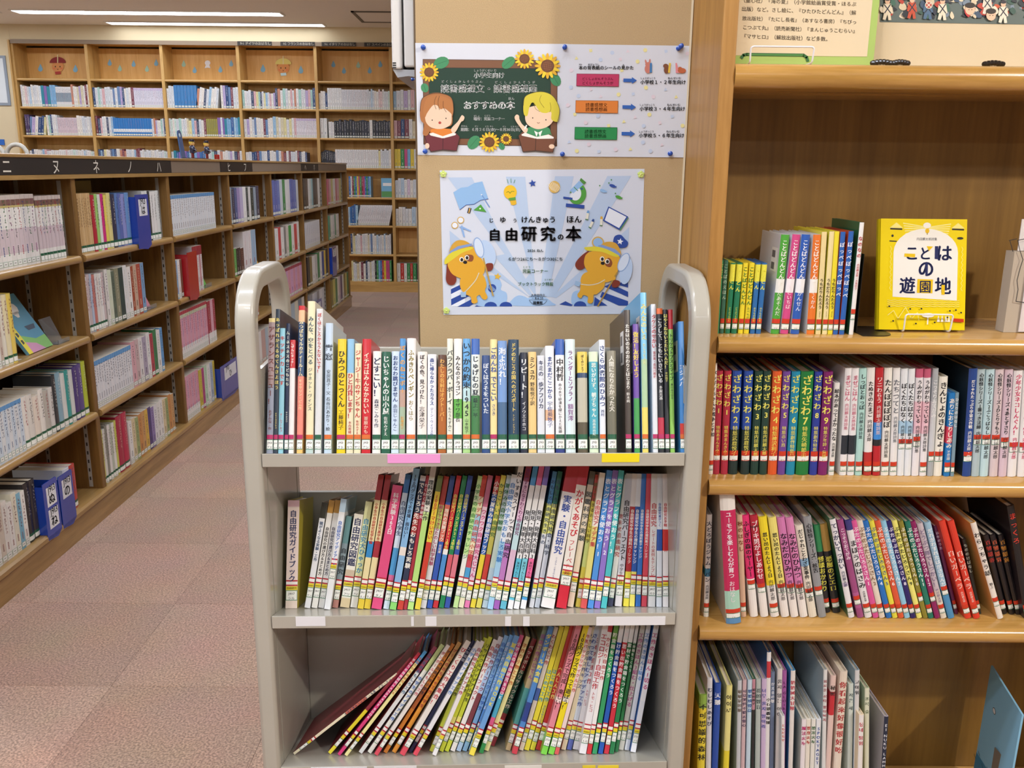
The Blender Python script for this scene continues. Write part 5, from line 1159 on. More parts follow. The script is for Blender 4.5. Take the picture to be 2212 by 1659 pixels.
a.part('badge_print'); a.S([(1745, 770), (1760, 710), (1815, 695), (1858, 735), (1888, 770), (1870, 812), (1815, 820), (1765, 800)], NV); star(1812, 760, 32, 'e8ecf2', -80)
a.part('poster_lettering')
for t, x, w_ in (('じ', 556, 48), ('ゆ', 660, 62), ('う', 785, 44), ('けんきゅう', 865, 335), ('ほん', 1296, 150)): a.T(t, x, 575, w_, K_, bold=.03)
for t, x, y, w_ in (('自', 552, 742, 122), ('由', 708, 742, 132), ('研', 866, 742, 152), ('究', 1048, 742, 148), ('の', 1212, 738, 62), ('本', 1290, 740, 152)): a.T(t, x, y, w_, '16161f', bold=.045)
a.T('2026 ねん', 925, 858, 155, '2a4a44', bold=.03); a.T('６がつ26にち〜８がつ30にち', 738, 942, 528, '2a4a44', bold=.02)
a.T('じどう', 882, 1012, 78, '6aa85a', gap=.2, res=2); a.T('児童コーナー', 878, 1058, 248, '5aa04a', bold=.02); a.T('とくせつ', 1088, 1132, 82, '6aa85a', res=2); a.T('ブックトラック特設', 832, 1180, 342, '4f9a48', bold=.02)
a.part('library_stamp'); a.T('大牟田市立', 960, 1282, 135, '34343a', res=2); a.T('−8.6.25', 968, 1312, 110, '34343a', res=2); a.T('図書館', 980, 1356, 92, '1f1f26', bold=.04); a.L([(942, 1285), (1108, 1283)], 3, '4a4a50'); a.L([(942, 1318), (1118, 1316)], 3, '34343a'); a.curve([(944, 1322), (975, 1355), (1030, 1367), (1085, 1355), (1112, 1325)], 4, '26262c')
DG, DG2, EAR = 'dca42e', 'c68a24', '7c3020'
def dog(nm, dx, flip, hat):
    f = (lambda x, y: (x, y)) if not flip else (lambda x, y: (x, y))
    a.part(nm)
    if not flip:
        a.E(540, 870, 78, 130, 'b7cdea', -20, n=18)
        a.S([(160, 960), (150, 1060), (148, 1130), (175, 1172), (225, 1170), (248, 1120), (225, 1060), (185, 1000)], EAR); a.S([(530, 975), (590, 968), (598, 1010), (575, 1040), (535, 1035)], EAR)
        a.S([(280, 1150), (300, 1105), (420, 1080), (500, 1080), (535, 1170), (520, 1230), (545, 1290), (520, 1316), (490, 1300), (470, 1270), (440, 1290), (450, 1335), (420, 1352), (392, 1340), (385, 1290), (330, 1260), (290, 1210)], DG)
        a.S([(165, 960), (200, 870), (280, 830), (400, 810), (450, 880), (500, 940), (520, 1010), (500, 1075), (430, 1110), (320, 1118), (220, 1080), (175, 1020)], DG)
        a.S([(178, 870), (200, 800), (250, 752), (320, 750), (385, 785), (400, 800), (300, 820), (220, 860)], 'cf9f3c'); a.P_([(182, 855), (260, 805), (390, 778), (402, 798), (280, 828), (180, 880)], '7f98c8')
        a.S([(134, 970), (140, 925), (200, 865), (300, 830), (390, 812), (400, 830), (300, 870), (200, 940), (150, 975)], 'd9cc38')
        a.S([(325, 910), (345, 885), (400, 890), (412, 920), (395, 950), (350, 945)], '8a4a28'); ex = [(297, 932), (347, 914)]; nose = (331, 958)
        a.curve([(462, 1060), (430, 1130), (370, 1200), (330, 1240)], 9, 'ece4c8'); a.P_([(285, 1245), (340, 1240), (338, 1290), (292, 1292)], '9ab8d6')
        a.E(462, 818, 46, 100, '86a8d8', -14); a.E(462, 818, 39, 91, 'cfdcee', -14); a.L([(505, 920), (598, 1278)], 14, 'b8964a'); a.E(495, 990, 26, 20, DG, n=10)
    else:
        a.E(1868, 1040, 60, 130, 'b7cdea', 10, n=18)
        a.S([(1515, 850), (1460, 880), (1400, 940), (1382, 985), (1402, 1022), (1440, 1028), (1478, 1000), (1470, 930)], EAR); a.S([(1745, 1130), (1800, 1135), (1810, 1165), (1780, 1198), (1735, 1190)], EAR)
        a.S([(1440, 1100), (1500, 1050), (1620, 1060), (1665, 1130), (1655, 1200), (1590, 1262), (1560, 1270), (1555, 1330), (1530, 1352), (1500, 1338), (1505, 1290), (1460, 1272), (1440, 1300), (1410, 1290), (1405, 1262), (1430, 1220)], DG)
        a.S([(1468, 940), (1490, 880), (1560, 850), (1700, 860), (1800, 900), (1812, 960), (1790, 1040), (1760, 1110), (1680, 1150), (1590, 1120), (1520, 1070), (1475, 1000)], DG)
        a.E(1600, 768, 58, 56, 'd0a850'); a.E(1600, 768, 46, 44, '8fb4de')
        a.S([(1630, 790), (1690, 762), (1770, 775), (1812, 840), (1812, 890), (1720, 850), (1640, 815)], 'cf9f3c'); a.P_([(1600, 798), (1640, 790), (1760, 830), (1815, 878), (1812, 905), (1700, 850), (1605, 812)], '7f98c8')
        a.S([(1468, 820), (1500, 812), (1600, 810), (1700, 840), (1800, 895), (1760, 905), (1640, 860), (1540, 850), (1495, 845)], 'd9cc38')
        a.S([(1690, 920), (1720, 925), (1738, 965), (1722, 1002), (1690, 1000), (1668, 975)], '8a4a28'); ex = [(1640, 926), (1689, 950)]; nose = (1646, 967)
        a.curve([(1440, 1168), (1520, 1175), (1600, 1160), (1665, 1125)], 9, 'ece4c8'); a.P_([(1385, 1135), (1440, 1150), (1420, 1192), (1376, 1175)], '9ab8d6')
        a.E(1845, 958, 48, 96, '86a8d8', 25); a.E(1845, 958, 41, 88, 'cfdcee', 25); a.L([(1785, 1055), (1598, 1378)], 14, 'a8863e'); a.E(1745, 1110, 26, 20, DG, n=10)
    for x, y in ex: a.E(x, y, 22, 24, 'eeeae0', n=14); a.E(x+2, y+2, 14, 17, '1c1a1a', n=12)
    a.E(nose[0], nose[1], 20, 16, '15151a', n=12)
dog('dog_print', 0, False, 0); dog('dog_print', 0, True, 0); a.flush()
# --- pins
def pushpin(x, y, lab, yb=YP):
    p = at(oxA+x/sA, oyA+y/sA, Y=yb); t = MB(); M = Matrix.Translation(p) @ Matrix.Rotation(math.pi/2, 4, 'X')
    t.lathe([(.0045, 0), (.0048, .0015), (.0026, .003), (.0024, .006), (.0042, .0075), (.0046, .010), (.003, .0115), (.0005, .0118)], M, 14, '1f4fae')
    tag(smooth_by_angle(t.build('pushpin', attr_mat('gloss_plastic', .2, .6))), lab, 'pushpin', 'blue pushpins')
for x, y, lab, yy in ((236, 325, 'blue pushpin at the top left corner of the chalkboard poster', YP), (1200, 324, 'blue pushpin at the top seam between the two upper posters', YP2), (1975, 330, 'blue pushpin at the top right corner of the label box poster', YP2), (1992, 316, 'second blue pushpin touching the one at the top right poster corner', YP2-.001),
                  (249, 1034, 'blue pushpin at the bottom left corner of the chalkboard poster', YP), (1184, 1052, 'blue pushpin at the bottom seam between the two upper posters', YP2), (1918, 1048, 'blue pushpin at the bottom right corner of the label box poster', YP2)): pushpin(x, y, lab, yy)
for x, y, lab in ((122, 115, 'top left'), (2010, 118, 'top right'), (152, 1420, 'bottom left')):
    p = at(oxC+x/sC, oyC+y/sC, Y=YP-.001); t = MB()
    for k in range(5):
        c, s = math.cos(k*1.2566+.3), math.sin(k*1.2566+.3); M = Matrix.Translation(p+Vector((c*.004, -.001, s*.004))) @ Matrix.Rotation(math.pi/2, 4, 'X')
        t.lathe([(.0004, .002), (.003, .0015), (.0036, 0), (.003, -.001)][::-1], M, 10, 'c9dc7a')
    o = t.build('flower_pin', attr_mat('gloss_plastic', .2, .6)); c_ = MB(); c_.ball(p+Vector((0, -.0028, 0)), .0022, 'dde88a', 8); q = c_.build('pin_centre', attr_mat('gloss_plastic', .2, .6)); q.parent = o
    tag(o, f'pale green flower pin at the {lab} corner of the dog poster', 'pin', 'flower pins')
# --- white casing hung left of the pillar
t = empty('air_conditioner', (-.27, 2.02, 1.66)); wm = plain('white_casing', 'd2d0cb', .35, coat=.2)
def wx(px, y=1.92): return at(px, 60, Y=y).x+.27
zb1, zb2 = at(845, 149, Y=1.92).z-1.66, at(893, 166, Y=1.92).z-1.66
m = MB(); m.box((wx(845), -.1, zb1), (wx(867.5), .2, CEIL-.01-1.66)); bevel(m.build('front_panel', wm, t), .004)
m = MB(); m.box((wx(871.5), -.1, zb1+.004), (-.2012+.27, .2, CEIL-.01-1.66)); bevel(m.build('rear_panel', wm, t), .004)
m = MB(); m.box((wx(867.6), -.08, zb1+.01), (wx(871.4), .19, CEIL-.01-1.66)); m.build('slot', plain('dark_slot', '26262a', .6), t)
m = MB(); m.prism([(wx(846), zb1-.0004), (-.2012+.27, zb1-.0004), (-.2012+.27, zb2), (wx(880), zb2+.002), (wx(856), zb1-.016)], -.095, .19, 'Y'); m.build('sloped_base', plain('casing_grey', 'a3a6aa', .4), t)
m = MB()
for k in range(3): z = at(849, 136+5*k, Y=1.92).z-1.66; m.box((wx(846.5), -.1008, z-.0012), (wx(854), -.1002, z+.0012), '1c1c1e')
m.build('vent_marks', attr_mat('print_ink', .45), t)
tag(t, 'narrow white casing with a dark slot hanging at the left edge of the pillar', 'casing')
p = at(891, 171, Y=1.93); m = MB(); m.lathe([(.0045, 0), (.0048, .0015), (.0026, .003), (.0024, .006), (.0045, .008), (.003, .011)], Matrix.Translation((-.2008, 1.93, p.z)) @ Matrix.Rotation(-math.pi/2, 4, 'Y'), 12, '1f4fae')
tag(m.build('pushpin', attr_mat('gloss_plastic', .2, .6)), 'blue pushpin on the pillar side, right below the white casing', 'pushpin', 'blue pushpins')
# --- top shelf of the display case: text panel, framed picture, wire stand
zt = RZ[0]
PG = [(222, 362), (1130, 400)]
t = empty('text_panel', (.47, YR+.07, zt))
yb0 = YR+.06; e0 = Vector((0, yb0, 0))
def G(x, y, Y): return at(1520+x/3.197, y/3.197, Y=Y)
pl = G(228, 430, yb0).x; pr = G(1172, 430, yb0).x; zB = zt+.0008
m = MB(); m.box((XP1+.001, yb0, zB), (pr, yb0+.006, zB+.30), 'a9c46a'); o = m.build('green_mount', attr_mat('paper_print', .7)); inn = (pl+.0, pr-.0135)
z1 = G(500, 385, yb0).z
c = MB(); c.box((XP1+.001, yb0-.0006, z1), (pr-.0125, yb0-.0001, zB+.295), 'e0cfae'); q = c.build('paper_sheet', attr_mat('paper_print', .7), t)
t.location = (0, 0, 0)
for ob in (o,): ob.parent = t
a = Art(t, Vector((0, yb0-.0007, 0)), N0, 1520, 0, 3.197)
a.part('panel_lettering'); BR = '7c6c58'
for tx, x, y, w_ in (('（童心社）『海の夏』（小学館絵画賞受賞・ほるぷ', 255, 14, 800), ('出版）など。さし絵に、『ひたひたどんどん』（解', 262, 74, 792), ('放出版社）『たにし長者』（あすなろ書房）『ちびっ', 266, 138, 792), ('こつぶて丸』（読売新聞社）『まんじゅうこむらい』', 268, 200, 795), ('『マサヒロ』（解放出版社）など多数。', 262, 262, 615)): a.T(tx, x, y, w_, BR, bold=.01, slope=.035, res=2)
a.part('dark_green_arc'); a.L([(262, 400), (275, 380), (300, 375), (690, 380), (712, 395), (720, 422)], 20, '2f6a34'); a.L([(300, 376), (690, 381)], 5, '5c9a4a'); a.flush()  # dark green rounded arc across the mount, lighter line along its top
tag(t, 'cream text panel on a green mount standing on the top shelf behind a wire stand', 'panel')
t = empty('framed_picture', (0, 0, 0)); yf = YR+.10; xl = G(1172, 430, yf).x
m = MB(); m.box((xl-.02, yf, zB), (XE-.01, yf+.006, zB+.42), 'dccbab'); m.build('mount_board', attr_mat('paper_print', .7), t)
m = MB(); m.box((xl-.02, yf-.004, zB), (XE-.01, yf-.0002, zB+.004), '2a2018'); m.build('frame_rail', attr_mat('paper_print', .7), t)
a = Art(t, Vector((0, yf-.0004, 0)), N0, 1520, 0, 3.197)
a.part('picture_print'); a.P_([(1218, -60), (2300, -60), (2300, 170), (1218, 152)], '5c6a66')
rr = random.Random(5); pal = ['2a3040', '39506a', 'e0d2b4', 'c8542e', '34564c', 'd9c8a8', '7a8a9a', '202832', 'b83a2a', 'e8dcc4', '3f6a5a']
for k in range(120):
    x = rr.uniform(1225, 2260); y = rr.uniform(-50, 118); a.S([(x-rr.uniform(10, 36), y), (x, y-rr.uniform(10, 40)), (x+rr.uniform(10, 34), y+5), (x+4, y+rr.uniform(10, 30))], pal[rr.randrange(len(pal))], 3)
for x, y, c in ((1550, 55, '4a6a8a'), (1960, 20, 'e0d8c8'), (1650, 60, 'e6dcc4'), (2070, 80, 'ece0cc'), (1270, 60, 'e6dac0'), (1440, 50, 'c24a2c')):
    a.P_([(x-26, y-34), (x+24, y-36), (x+34, y+30), (x+20, y+34), (x+26, y+78), (x+6, y+80), (x, y+40), (x-14, y+78), (x-34, y+74), (x-24, y+30), (x-36, y+26)], c); a.E(x, y-52, 18, 22, 'e0b898', n=10); a.E(x, y-66, 20, 12, '2a2430', n=10); a.L([(x-24, y-30), (x+22, y+30)], 7, '23283a'); a.L([(x+22, y-32), (x-20, y+30)], 7, '23283a')
a.E(1555, 35, 26, 26, 'dcd0bc'); a.E(1555, 35, 20, 20, 'b8483a'); a.L([(1540, 20), (1570, 50)], 5, 'ece0d0'); a.L([(1570, 20), (1540, 50)], 5, 'ece0d0')
a.S([(1800, 70), (1850, 30), (1860, 60), (1830, 120)], 'c03030', 3)
for x, y in ((1840, 65), (1985, 105)): a.E(x, y, 34, 38, 'e8c0a0', n=12); a.E(x, y-28, 36, 20, '2a2018', n=12); a.L([(x-12, y+2), (x-4, y+2)], 4, '2a2018'); a.L([(x+8, y+2), (x+16, y+2)], 4, '2a2018')
a.flush()
tag(t, 'large cream-mounted colour picture of marching figures on the top shelf', 'picture')
for x0, x1, w in ((1172, 1290, 'under the left end of the picture'), (1310, 1405, 'under the picture, right of the first clip'), (1945, 2060, 'farther right under the picture')):
    A_, B_ = G(x0, 440, YR+.03), G(x1, 440, YR+.03); m = MB(); n = 5
    for k in range(n+1): m.ball((A_.x+(B_.x-A_.x)*k/n, YR+.03, zt+.0052+.002*math.sin(k/n*3.1)), .005, '1d1a18', 8, (1.3, 1, 1))
    tag(m.build('picture_clip', attr_mat('gloss_plastic', .2, .6)), f'black beaded picture stand foot {w}', 'clip', 'picture stand feet')
def stand(y0, xa, xb, zbase, zt_, name, label, group, lean=.0):
    """bent-wire book stand: a front bar held by two feet that run back under the book"""
    t = empty(name, ((xa+xb)/2, y0, zbase)); w_ = (xb-xa)/2; r = .0016; h = zt_-zbase
    m = MB(); m.tube(arc_pts([(-w_+.004, .03, r), (-w_+.001, .004, r+.001), (-w_, 0, h), (w_, 0, h), (w_-.001, .004, r+.001), (w_-.004, .03, r)], .006, 5), r, n=8); smooth_by_angle(m.build('front_wire', wire_m, t), 60)
    m = MB()
    for s in (-1, 1): m.tube(arc_pts([(s*(w_-.004), .0305, r), (s*(w_-.006), .09, r), (s*(w_-.012), .12, .09)], .01, 5), r*.9, n=8)
    m.tube([(-(w_-.012), .1195, .088), (w_-.012, .1195, .088)], r*.9, n=8); smooth_by_angle(m.build('back_wire', wire_m, t), 60); tag(t, label, 'book stand', group)
stand(YR+.012, G(320, 420, YR+.012).x, G(758, 420, YR+.012).x, zt, G(530, 322, YR+.012).z, 'book_stand', 'white wire book stand in front of the cream text panel', 'wire book stands')
def S2(x, y, Y): return at(1500+x/3.107, 400+y/3.107, Y=Y)
stand(YR+.055, S2(1415, 900, YR+.055).x, S2(1735, 900, YR+.055).x, RZ[1], S2(1570, 868, YR+.055).z, 'book_stand', 'white wire book stand holding the yellow book face out', 'wire book stands')
# yellow book shown face out, leaning back
yb = YR+.066; c0 = S2(1525, 915, yb); bw = (S2(1815, 930, yb)-S2(1240, 905, yb)).length; bh = (S2(1262, 235, yb+.03).z-RZ[1])/.97-.004
t = empty('picture_book', (c0.x+.002, yb, RZ[1]+.0045)); t.rotation_euler = (-math.radians(12), 0, 0)
m = MB(); e = .0016
m.box((-bw/2, 0, 0), (bw/2, .0022, bh), 'e8cf16'); m.box((-bw/2, .016, 0), (bw/2, .0182, bh), 'e8cf16'); m.prism([(-bw/2-.0005, .0002), (-bw/2-.003, .005), (-bw/2-.003, .013), (-bw/2-.0005, .018)], 0, bh, 'Z', 'e8cf16')
o = m.build('book_cover', attr_mat('gloss_print', .12, .8), t)
m = MB(); m.box((-bw/2+.001, .0024, .002), (bw/2-.004, .0158, bh-.002), 'e2dac6'); m.build('page_block', attr_mat('paper_print', .8), t)
def cover_art():
    m = MB(); mt = bh/ (915-235); lay = [0]
    X = lambda x: (x-1525)*bw/575; Z = lambda y: (918-y)*bh/683
    def P(pts, col): lay[0] += 1; m.poly([(X(x), -.0001-.00002*lay[0], Z(y)) for x, y in pts], col)
    def E(cx, cy, rx, ry, col, n=20, a0=0, a1=360): P([(cx+rx*math.cos(math.radians(a0+(a1-a0)*k/n)), cy+ry*math.sin(math.radians(a0+(a1-a0)*k/n))) for k in range(n+(a1-a0 != 360))], col)
    def L(pts, w, col):
        for (x0, y0), (x1, y1) in zip(pts[:-1], pts[1:]):
            l = math.hypot(x1-x0, y1-y0) or 1; a, b = -(y1-y0)/l*w/2, (x1-x0)/l*w/2; P([(x0+a, y0+b), (x1+a, y1+b), (x1-a, y1-b), (x0-a, y0-b)], col)
    def T(t, x, y, w, col, hs=1., bold=.02):
        lay[0] += 1; gl, wd = hglyphs(t, 1, 0, bold, 4); s = w/wd
        for vs, fs in gl: m.faces([(X(x+a*s), -.0001-.00002*lay[0], Z(y-b*s*hs)) for a, b in vs], fs, col)
    WH, PY, NVc = 'ece9e0', 'f0e48a', '26305e'
    for k in range(5): L([(1385+k*4, 262+k*16), (1540, 285+k*6)], 7, PY); L([(1705-k*4, 265+k*15), (1560, 285+k*6)], 7, PY)
    P([(1325, 715), (1325, 440)]+[(1540-215*math.cos(math.radians(a_)), 440-145*math.sin(math.radians(a_))) for a_ in range(0, 181, 12)]+[(1755, 440), (1755, 735)], WH); E(1545, 275, 26, 18, WH)
    for x in (1340, 1752): P([(x-45, 292), (x, 258), (x+45, 292)], PY); L([(x-40, 297), (x+40, 299)], 9, '2a2c30')
    L([(1296, 372), (1345, 374)], 6, '2a2c30'); E(1316, 340, 8, 8, '2a2c30', 10); E(1768, 352, 22, 8, '3a3c30', 10)
    E(1547, 308, 14, 16, 'e2b82a', 12); L([(1547, 320), (1547, 332)], 5, '8a7a2a')
    T('内田麟太郎詩集', 1476, 366, 138, '4a4c58', bold=.0)
    for t_, x, y, w_, c in (('こ', 1398, 482, 98, NVc), ('と', 1492, 480, 88, NVc), ('は', 1610, 484, 108, NVc), ('の', 1488, 582, 112, NVc), ('遊', 1368, 685, 108, NVc), ('地', 1604, 688, 112, NVc)): T(t_, x, y, w_, c, 1., .03)
    P([(1398, 448), (1470, 450), (1468, 472), (1396, 468)], 'e2bd20'); P([(1545, 402), (1588, 404), (1560, 432)], 'e2bd20'); P([(1540, 505), (1556, 505), (1556, 584), (1540, 584)], NVc); P([(1600, 402), (1622, 402), (1622, 482), (1600, 480)], NVc)
    P([(1488, 605), (1592, 607), (1590, 692), (1486, 690)], 'e2bd20'); T('園', 1500, 682, 82, NVc); P([(1650, 640), (1672, 640), (1672, 700), (1650, 700)], 'e2bd20')
    for k in range(4):
        y = 735+k*12; L([(1290+q*24, y+(5 if q % 2 else 0)) for q in range(21)], 2.4, PY)
    for x in (1305, 1780): L([(x+(5 if q % 2 else -5), 405+q*16) for q in range(18)], 2.4, PY)
    L([(1290, 830), (1330, 800), (1360, 850), (1410, 780), (1450, 850), (1490, 810), (1500, 860)], 4, PY); E(1560, 828, 42, 14, WH); L([(1560, 828), (1558, 885)], 8, WH)
    for x in (1630, 1655, 1680, 1700): P([(x-10, 868), (x, 825), (x+10, 868)], WH)
    for x, y in ((1300, 775), (1440, 790), (1515, 788), (1745, 795), (1780, 810), (1328, 865), (1480, 880), (1605, 872), (1690, 840), (1705, 800)): E(x, y, 7, 5, '2a2c30', 8)
    P([(1724, 845), (1799, 849), (1799, 870), (1724, 866)], 'c63a20')
    o = m.build('cover_print', attr_mat('gloss_print', .12, .8), t)
cover_art()
tag(t, 'yellow picture book standing face out on the second shelf of the display case', 'book')
# bookend foot and plate beside the word books
bm_ = plain('black_steel', '26211d', .4, .3)
t = empty('bookend', (0, 0, 0)); p0 = S2(1072, 975, YR+.05); m = MB(); w_ = .062
pr_ = [(0, -.045)]+[(w_-.03+.03*math.sin(a), -.015-.03*math.cos(a)) for a in [math.pi/2*k/6 for k in range(7)]]+[(w_, .06), (0, .06)]
m.prism([(x+p0.x+.004, y+YR+.06) for x, y in pr_], RZ[1]+.0004, RZ[1]+.0016, 'Z'); m.build('base_plate', bm_, t)
m = MB(); m.box((p0.x+.004, YR+.05, RZ[1]+.0017), (p0.x+.0052, YR+.12, RZ[1]+.15)); m.build('upright_plate', bm_, t)
tag(t, 'black steel bookend with a rounded foot right of the word books', 'bookend')
# paper bag of drawings at the right edge
t = empty('drawing_folder', (0, 0, 0)); yq = YR+.07; xa = S2(2085, 900, yq).x; z0 = RZ[1]+.0005
m = MB(); m.prism([(xa, yq), (xa+.13, yq), (xa+.13, yq+.03), (xa, yq+.03)], z0, z0+.155, 'Z', 'b5a896'); m.build('paper_pocket', attr_mat('paper_print', .8), t)
m = MB(); m.box((xa+.009, yq+.006, z0+.156), (xa+.13, yq+.008, S2(2110, 228, yq).z), 'd6d0cc'); m.build('back_sheet', attr_mat('paper_print', .8), t)
m = MB(); m.box((xa+.027, yq-.004, z0+.002), (xa+.13, yq-.002, S2(2175, 220, yq-.004).z), 'd9d0cf'); m.build('front_sheet', attr_mat('paper_print', .8), t)
a = Art(t, Vector((0, yq-.0045, 0)), N0, 1500, 400, 3.107); a.part('outline_print')
a.L([(2170, 370), (2185, 440), (2205, 500), (2185, 560), (2165, 640), (2172, 700), (2158, 780), (2300, 800)], 5, '26262a'); a.L([(2170, 370), (2300, 345)], 5, '26262a'); a.L([(2112, 372), (2165, 360)], 5, '26262a'); a.L([(2118, 375), (2138, 445)], 5, '26262a'); a.flush()
tag(t, 'white sheets with black outline drawing in a paper pocket, right edge of second shelf', 'folder')
# bottom shelf: picture panel held by a metal bookend
def S4(x, y, Y): return at(1480+x/3.022, 1360+y/3.022, Y=Y)
t = empty('hill_picture_board', (0, 0, 0)); y0_, y1_ = YR+.03, YR+.2
A_ = S4(2120, 870, y0_); B_ = S4(1925, 712, y1_)
xb0 = A_.x; xb1 = B_.x; zz0 = RZ[4]+.001
d = Vector((xb1-xb0, y1_-y0_, 0)); Lb = d.length; d.normalize(); nb = Vector((-d.y, d.x, 0))*1; tilt = .03
tl = at(2152, 1388, Y=y1_); sl = (tl.x-B_.x)/(tl.z-B_.z)
def Q(s, h, off=0): p = Vector((xb0, y0_, zz0))+d*s; return p + Vector((d.y, -d.x, 0))*(-off) + Vector((h*sl, 0, h))
Hb = .295
def bslab(off0, off1, col, s0, s1, h0, h1, name):
    m = MB(); v = [Q(s0, h0, off0), Q(s1, h0, off0), Q(s1, h1, off0), Q(s0, h1, off0), Q(s0, h0, off1), Q(s1, h0, off1), Q(s1, h1, off1), Q(s0, h1, off1)]
    m.faces(v, [(0, 1, 2, 3), (7, 6, 5, 4), (0, 4, 5, 1), (1, 5, 6, 2), (2, 6, 7, 3), (3, 7, 4, 0)], col); o = m.build(name, attr_mat('paper_print', .5), t); return o
bslab(0, .004, '86bcd8', -.02, Lb, 0, Hb, 'panel_board')
pm_ = MB()
def PQ(pts, col, k): pm_.poly([Q(s, h, .0043+.00005*k) for s, h in pts], col)
hill = [(-.02, .0)]+[(-.02+(Lb+.02)*k/10, .088-.02*k/10) for k in range(11)]+[(Lb, 0)]
PQ(hill, '2f86ae', 1)
for s, h in ((.02, .062), (.05, .07), (.09, .074), (.12, .06), (.15, .072), (.03, .04), (.08, .05), (.17, .05), (.13, .04), (.06, .025), (.0, .03), (.11, .02)): PQ([(s, h), (s+.014, h+.004), (s+.014, h+.006), (s, h+.002)], '1c3040', 2)
PQ([(.115+.010*math.cos(k/12*6.283), .215+.007*math.sin(k/12*6.283)) for k in range(12)], '2a2a30', 3); PQ([(.115+.008*math.cos(k/12*6.283), .215+.0055*math.sin(k/12*6.283)) for k in range(12)], 'dde4e8', 4)
pm_.build('hill_print', attr_mat('print_ink', .45), t)
tag(t, 'light blue picture panel with a teal hatched hill leaning on the bottom shelf', 'panel')
t = empty('bookend', (0, 0, 0)); m = MB(); xq = S4(2150, 800, YR+.03).x; sm_ = plain('grey_steel', '8f8a80', .35, .5)
pr_ = [(YR+.004, RZ[4]+.002), (YR+.004, RZ[4]+.135)]+[(YR+.024-.02*math.cos(a), RZ[4]+.135+.02*math.sin(a)) for a in [math.pi/2*k/5 for k in range(1, 6)]]+[(YR+.10, RZ[4]+.155), (YR+.10, RZ[4]+.002)]
m.prism(pr_, xq, xq+.0015, 'X'); m.build('upright_plate', sm_, t); m = MB(); m.box((xq-.045, YR+.004, RZ[4]+.0004), (xq+.0015, YR+.10, RZ[4]+.0016)); m.build('base_plate', sm_, t)
tag(t, 'grey steel bookend in front of the light blue picture panel', 'bookend')
# ------------------------------------------------------------------ books in the low bookcase (spines face +X)
ST = MB()          # everything past the largest ~300 books: one joined object
def stuff_book(M, W, H, D, col, bands=(), ink=None, lab=True, rnd=random):
    """M places local x=thickness, y=depth back, z=up"""
    ST.box((-W/2, 0, 0), (W/2, D, H), col, M, [col, col, 'd8cfba', col, 'dcd4c2', col])
    def q(x0, x1, z0, z1, c, e): ST.faces([M @ Vector(p) for p in ((x0, -e, z0), (x1, -e, z0), (x1, -e, z1), (x0, -e, z1))], [(0, 1, 2, 3)], c)
    for f0, f1, c in bands: q(-W/2, W/2, H*(1-f1), H*(1-f0), c, .0003)
    if ink:
        z = H*rnd.uniform(.88, .95); zend = H*rnd.uniform(.4, .55); s = min(W*.62, .011)
        while z > zend:
            for _ in range(3):
                a = rnd.uniform(-s/2, s/4); b = z-rnd.uniform(.1, .8)*s
                if rnd.random() < .5: q(a, a+s*rnd.uniform(.3, .6), b, b+s*.16, ink, .0006)
                else: q(a, a+s*.16, b-s*.3, b+s*.25, ink, .0006)
            z -= s*1.12
        z = H*.3
        while z > H*.19: q(-W*.12, W*.1, z-.003, z, ink, .0006); z -= .0055
    if lab: q(-W*.46, W*.46, .008, .026, '9fb8a4', .0005); q(-W*.4, W*.4, .0095, .0245, 'e6e8e2', .0007); q(-W*.2, W*.2, .016, .018, '5a5e60', .0009)
XSP = XS-.008
LROT = Matrix.Rotation(math.pi/2, 4, 'Z')
def ypx(px, z): 
    lo_, hi = -300, 1900
    for _ in range(40):
        mid = (lo_+hi)/2
        if at(px, mid, X=XSP).z > z: lo_ = mid
        else: hi = mid
    return at(px, lo_, X=XSP).y
IND = 0
def lowgroup(r, px0, px1, ytop, n, cols, ink='4a4a50', bands=(), ind=None, lean=0., D=.15, setback=0., hv=.0, note=''):
    """n books between photo columns px0 and px1 (at their feet) on shelf r; top of the last at photo row ytop"""
    global IND
    z = LZ[r]; y0, y1 = ypx(px0, z), ypx(px1, z)
    H = None
    p = None
    lo_ = at(px1, ytop, X=XSP); H = max(.1, min(.30, _topz(px1, ytop, y1)-z))
    bay = max(i for i in range(len(LY)-1) if LY[i] < (y0+y1)/2); y0 = max(y0, LY[bay]+.021); y1 = min(y1, LY[bay+1]-.021)
    t = (y1-y0)/n; R = random.Random(int(px0*7+r*1000))
    ws = [R.uniform(.75, 1.3) if n < 14 else 1 for _ in range(n)]; sw = sum(ws); y = y0
    for k in range(n):
        W = (y1-y0)*ws[k]/sw; c = cols[k % len(cols)] if isinstance(cols, list) else cols
        h = H*(1-R.uniform(0, hv)); yc = y+W/2; y += W
        ik = ink[k % len(ink)] if isinstance(ink, list) else ink
        if ind and k < ind[1]:
            lab = ind[0]; prev = 'first' if k == 0 else None
            nm = cname(c); place = f"{ORD[k]} from the left" if n > 1 else 'beside the shelf divider'
            book((XSP-setback, yc, z+.0003+abs(math.sin(lean))*W/2), math.pi/2, lean, W*.97, h, D, c, '', '222222', '', bands, 'T', 'g', ('', ''), None, .006,
                 f"{nm} {lab}, {ORD[k]} from left", 'books in the low bookcase', True, face=lambda o, W_, H_, D_, ik=ik, R=R: dashes(o, W_, H_, ik, R))
            IND += 1
        else:
            M = Matrix.Translation((XSP-setback, yc, z+.0003+abs(math.sin(lean))*W/2)) @ LROT @ Matrix.Rotation(lean, 4, 'Y')
            stuff_book(M, W*.96, h, D, c, bands, ik, True, R)
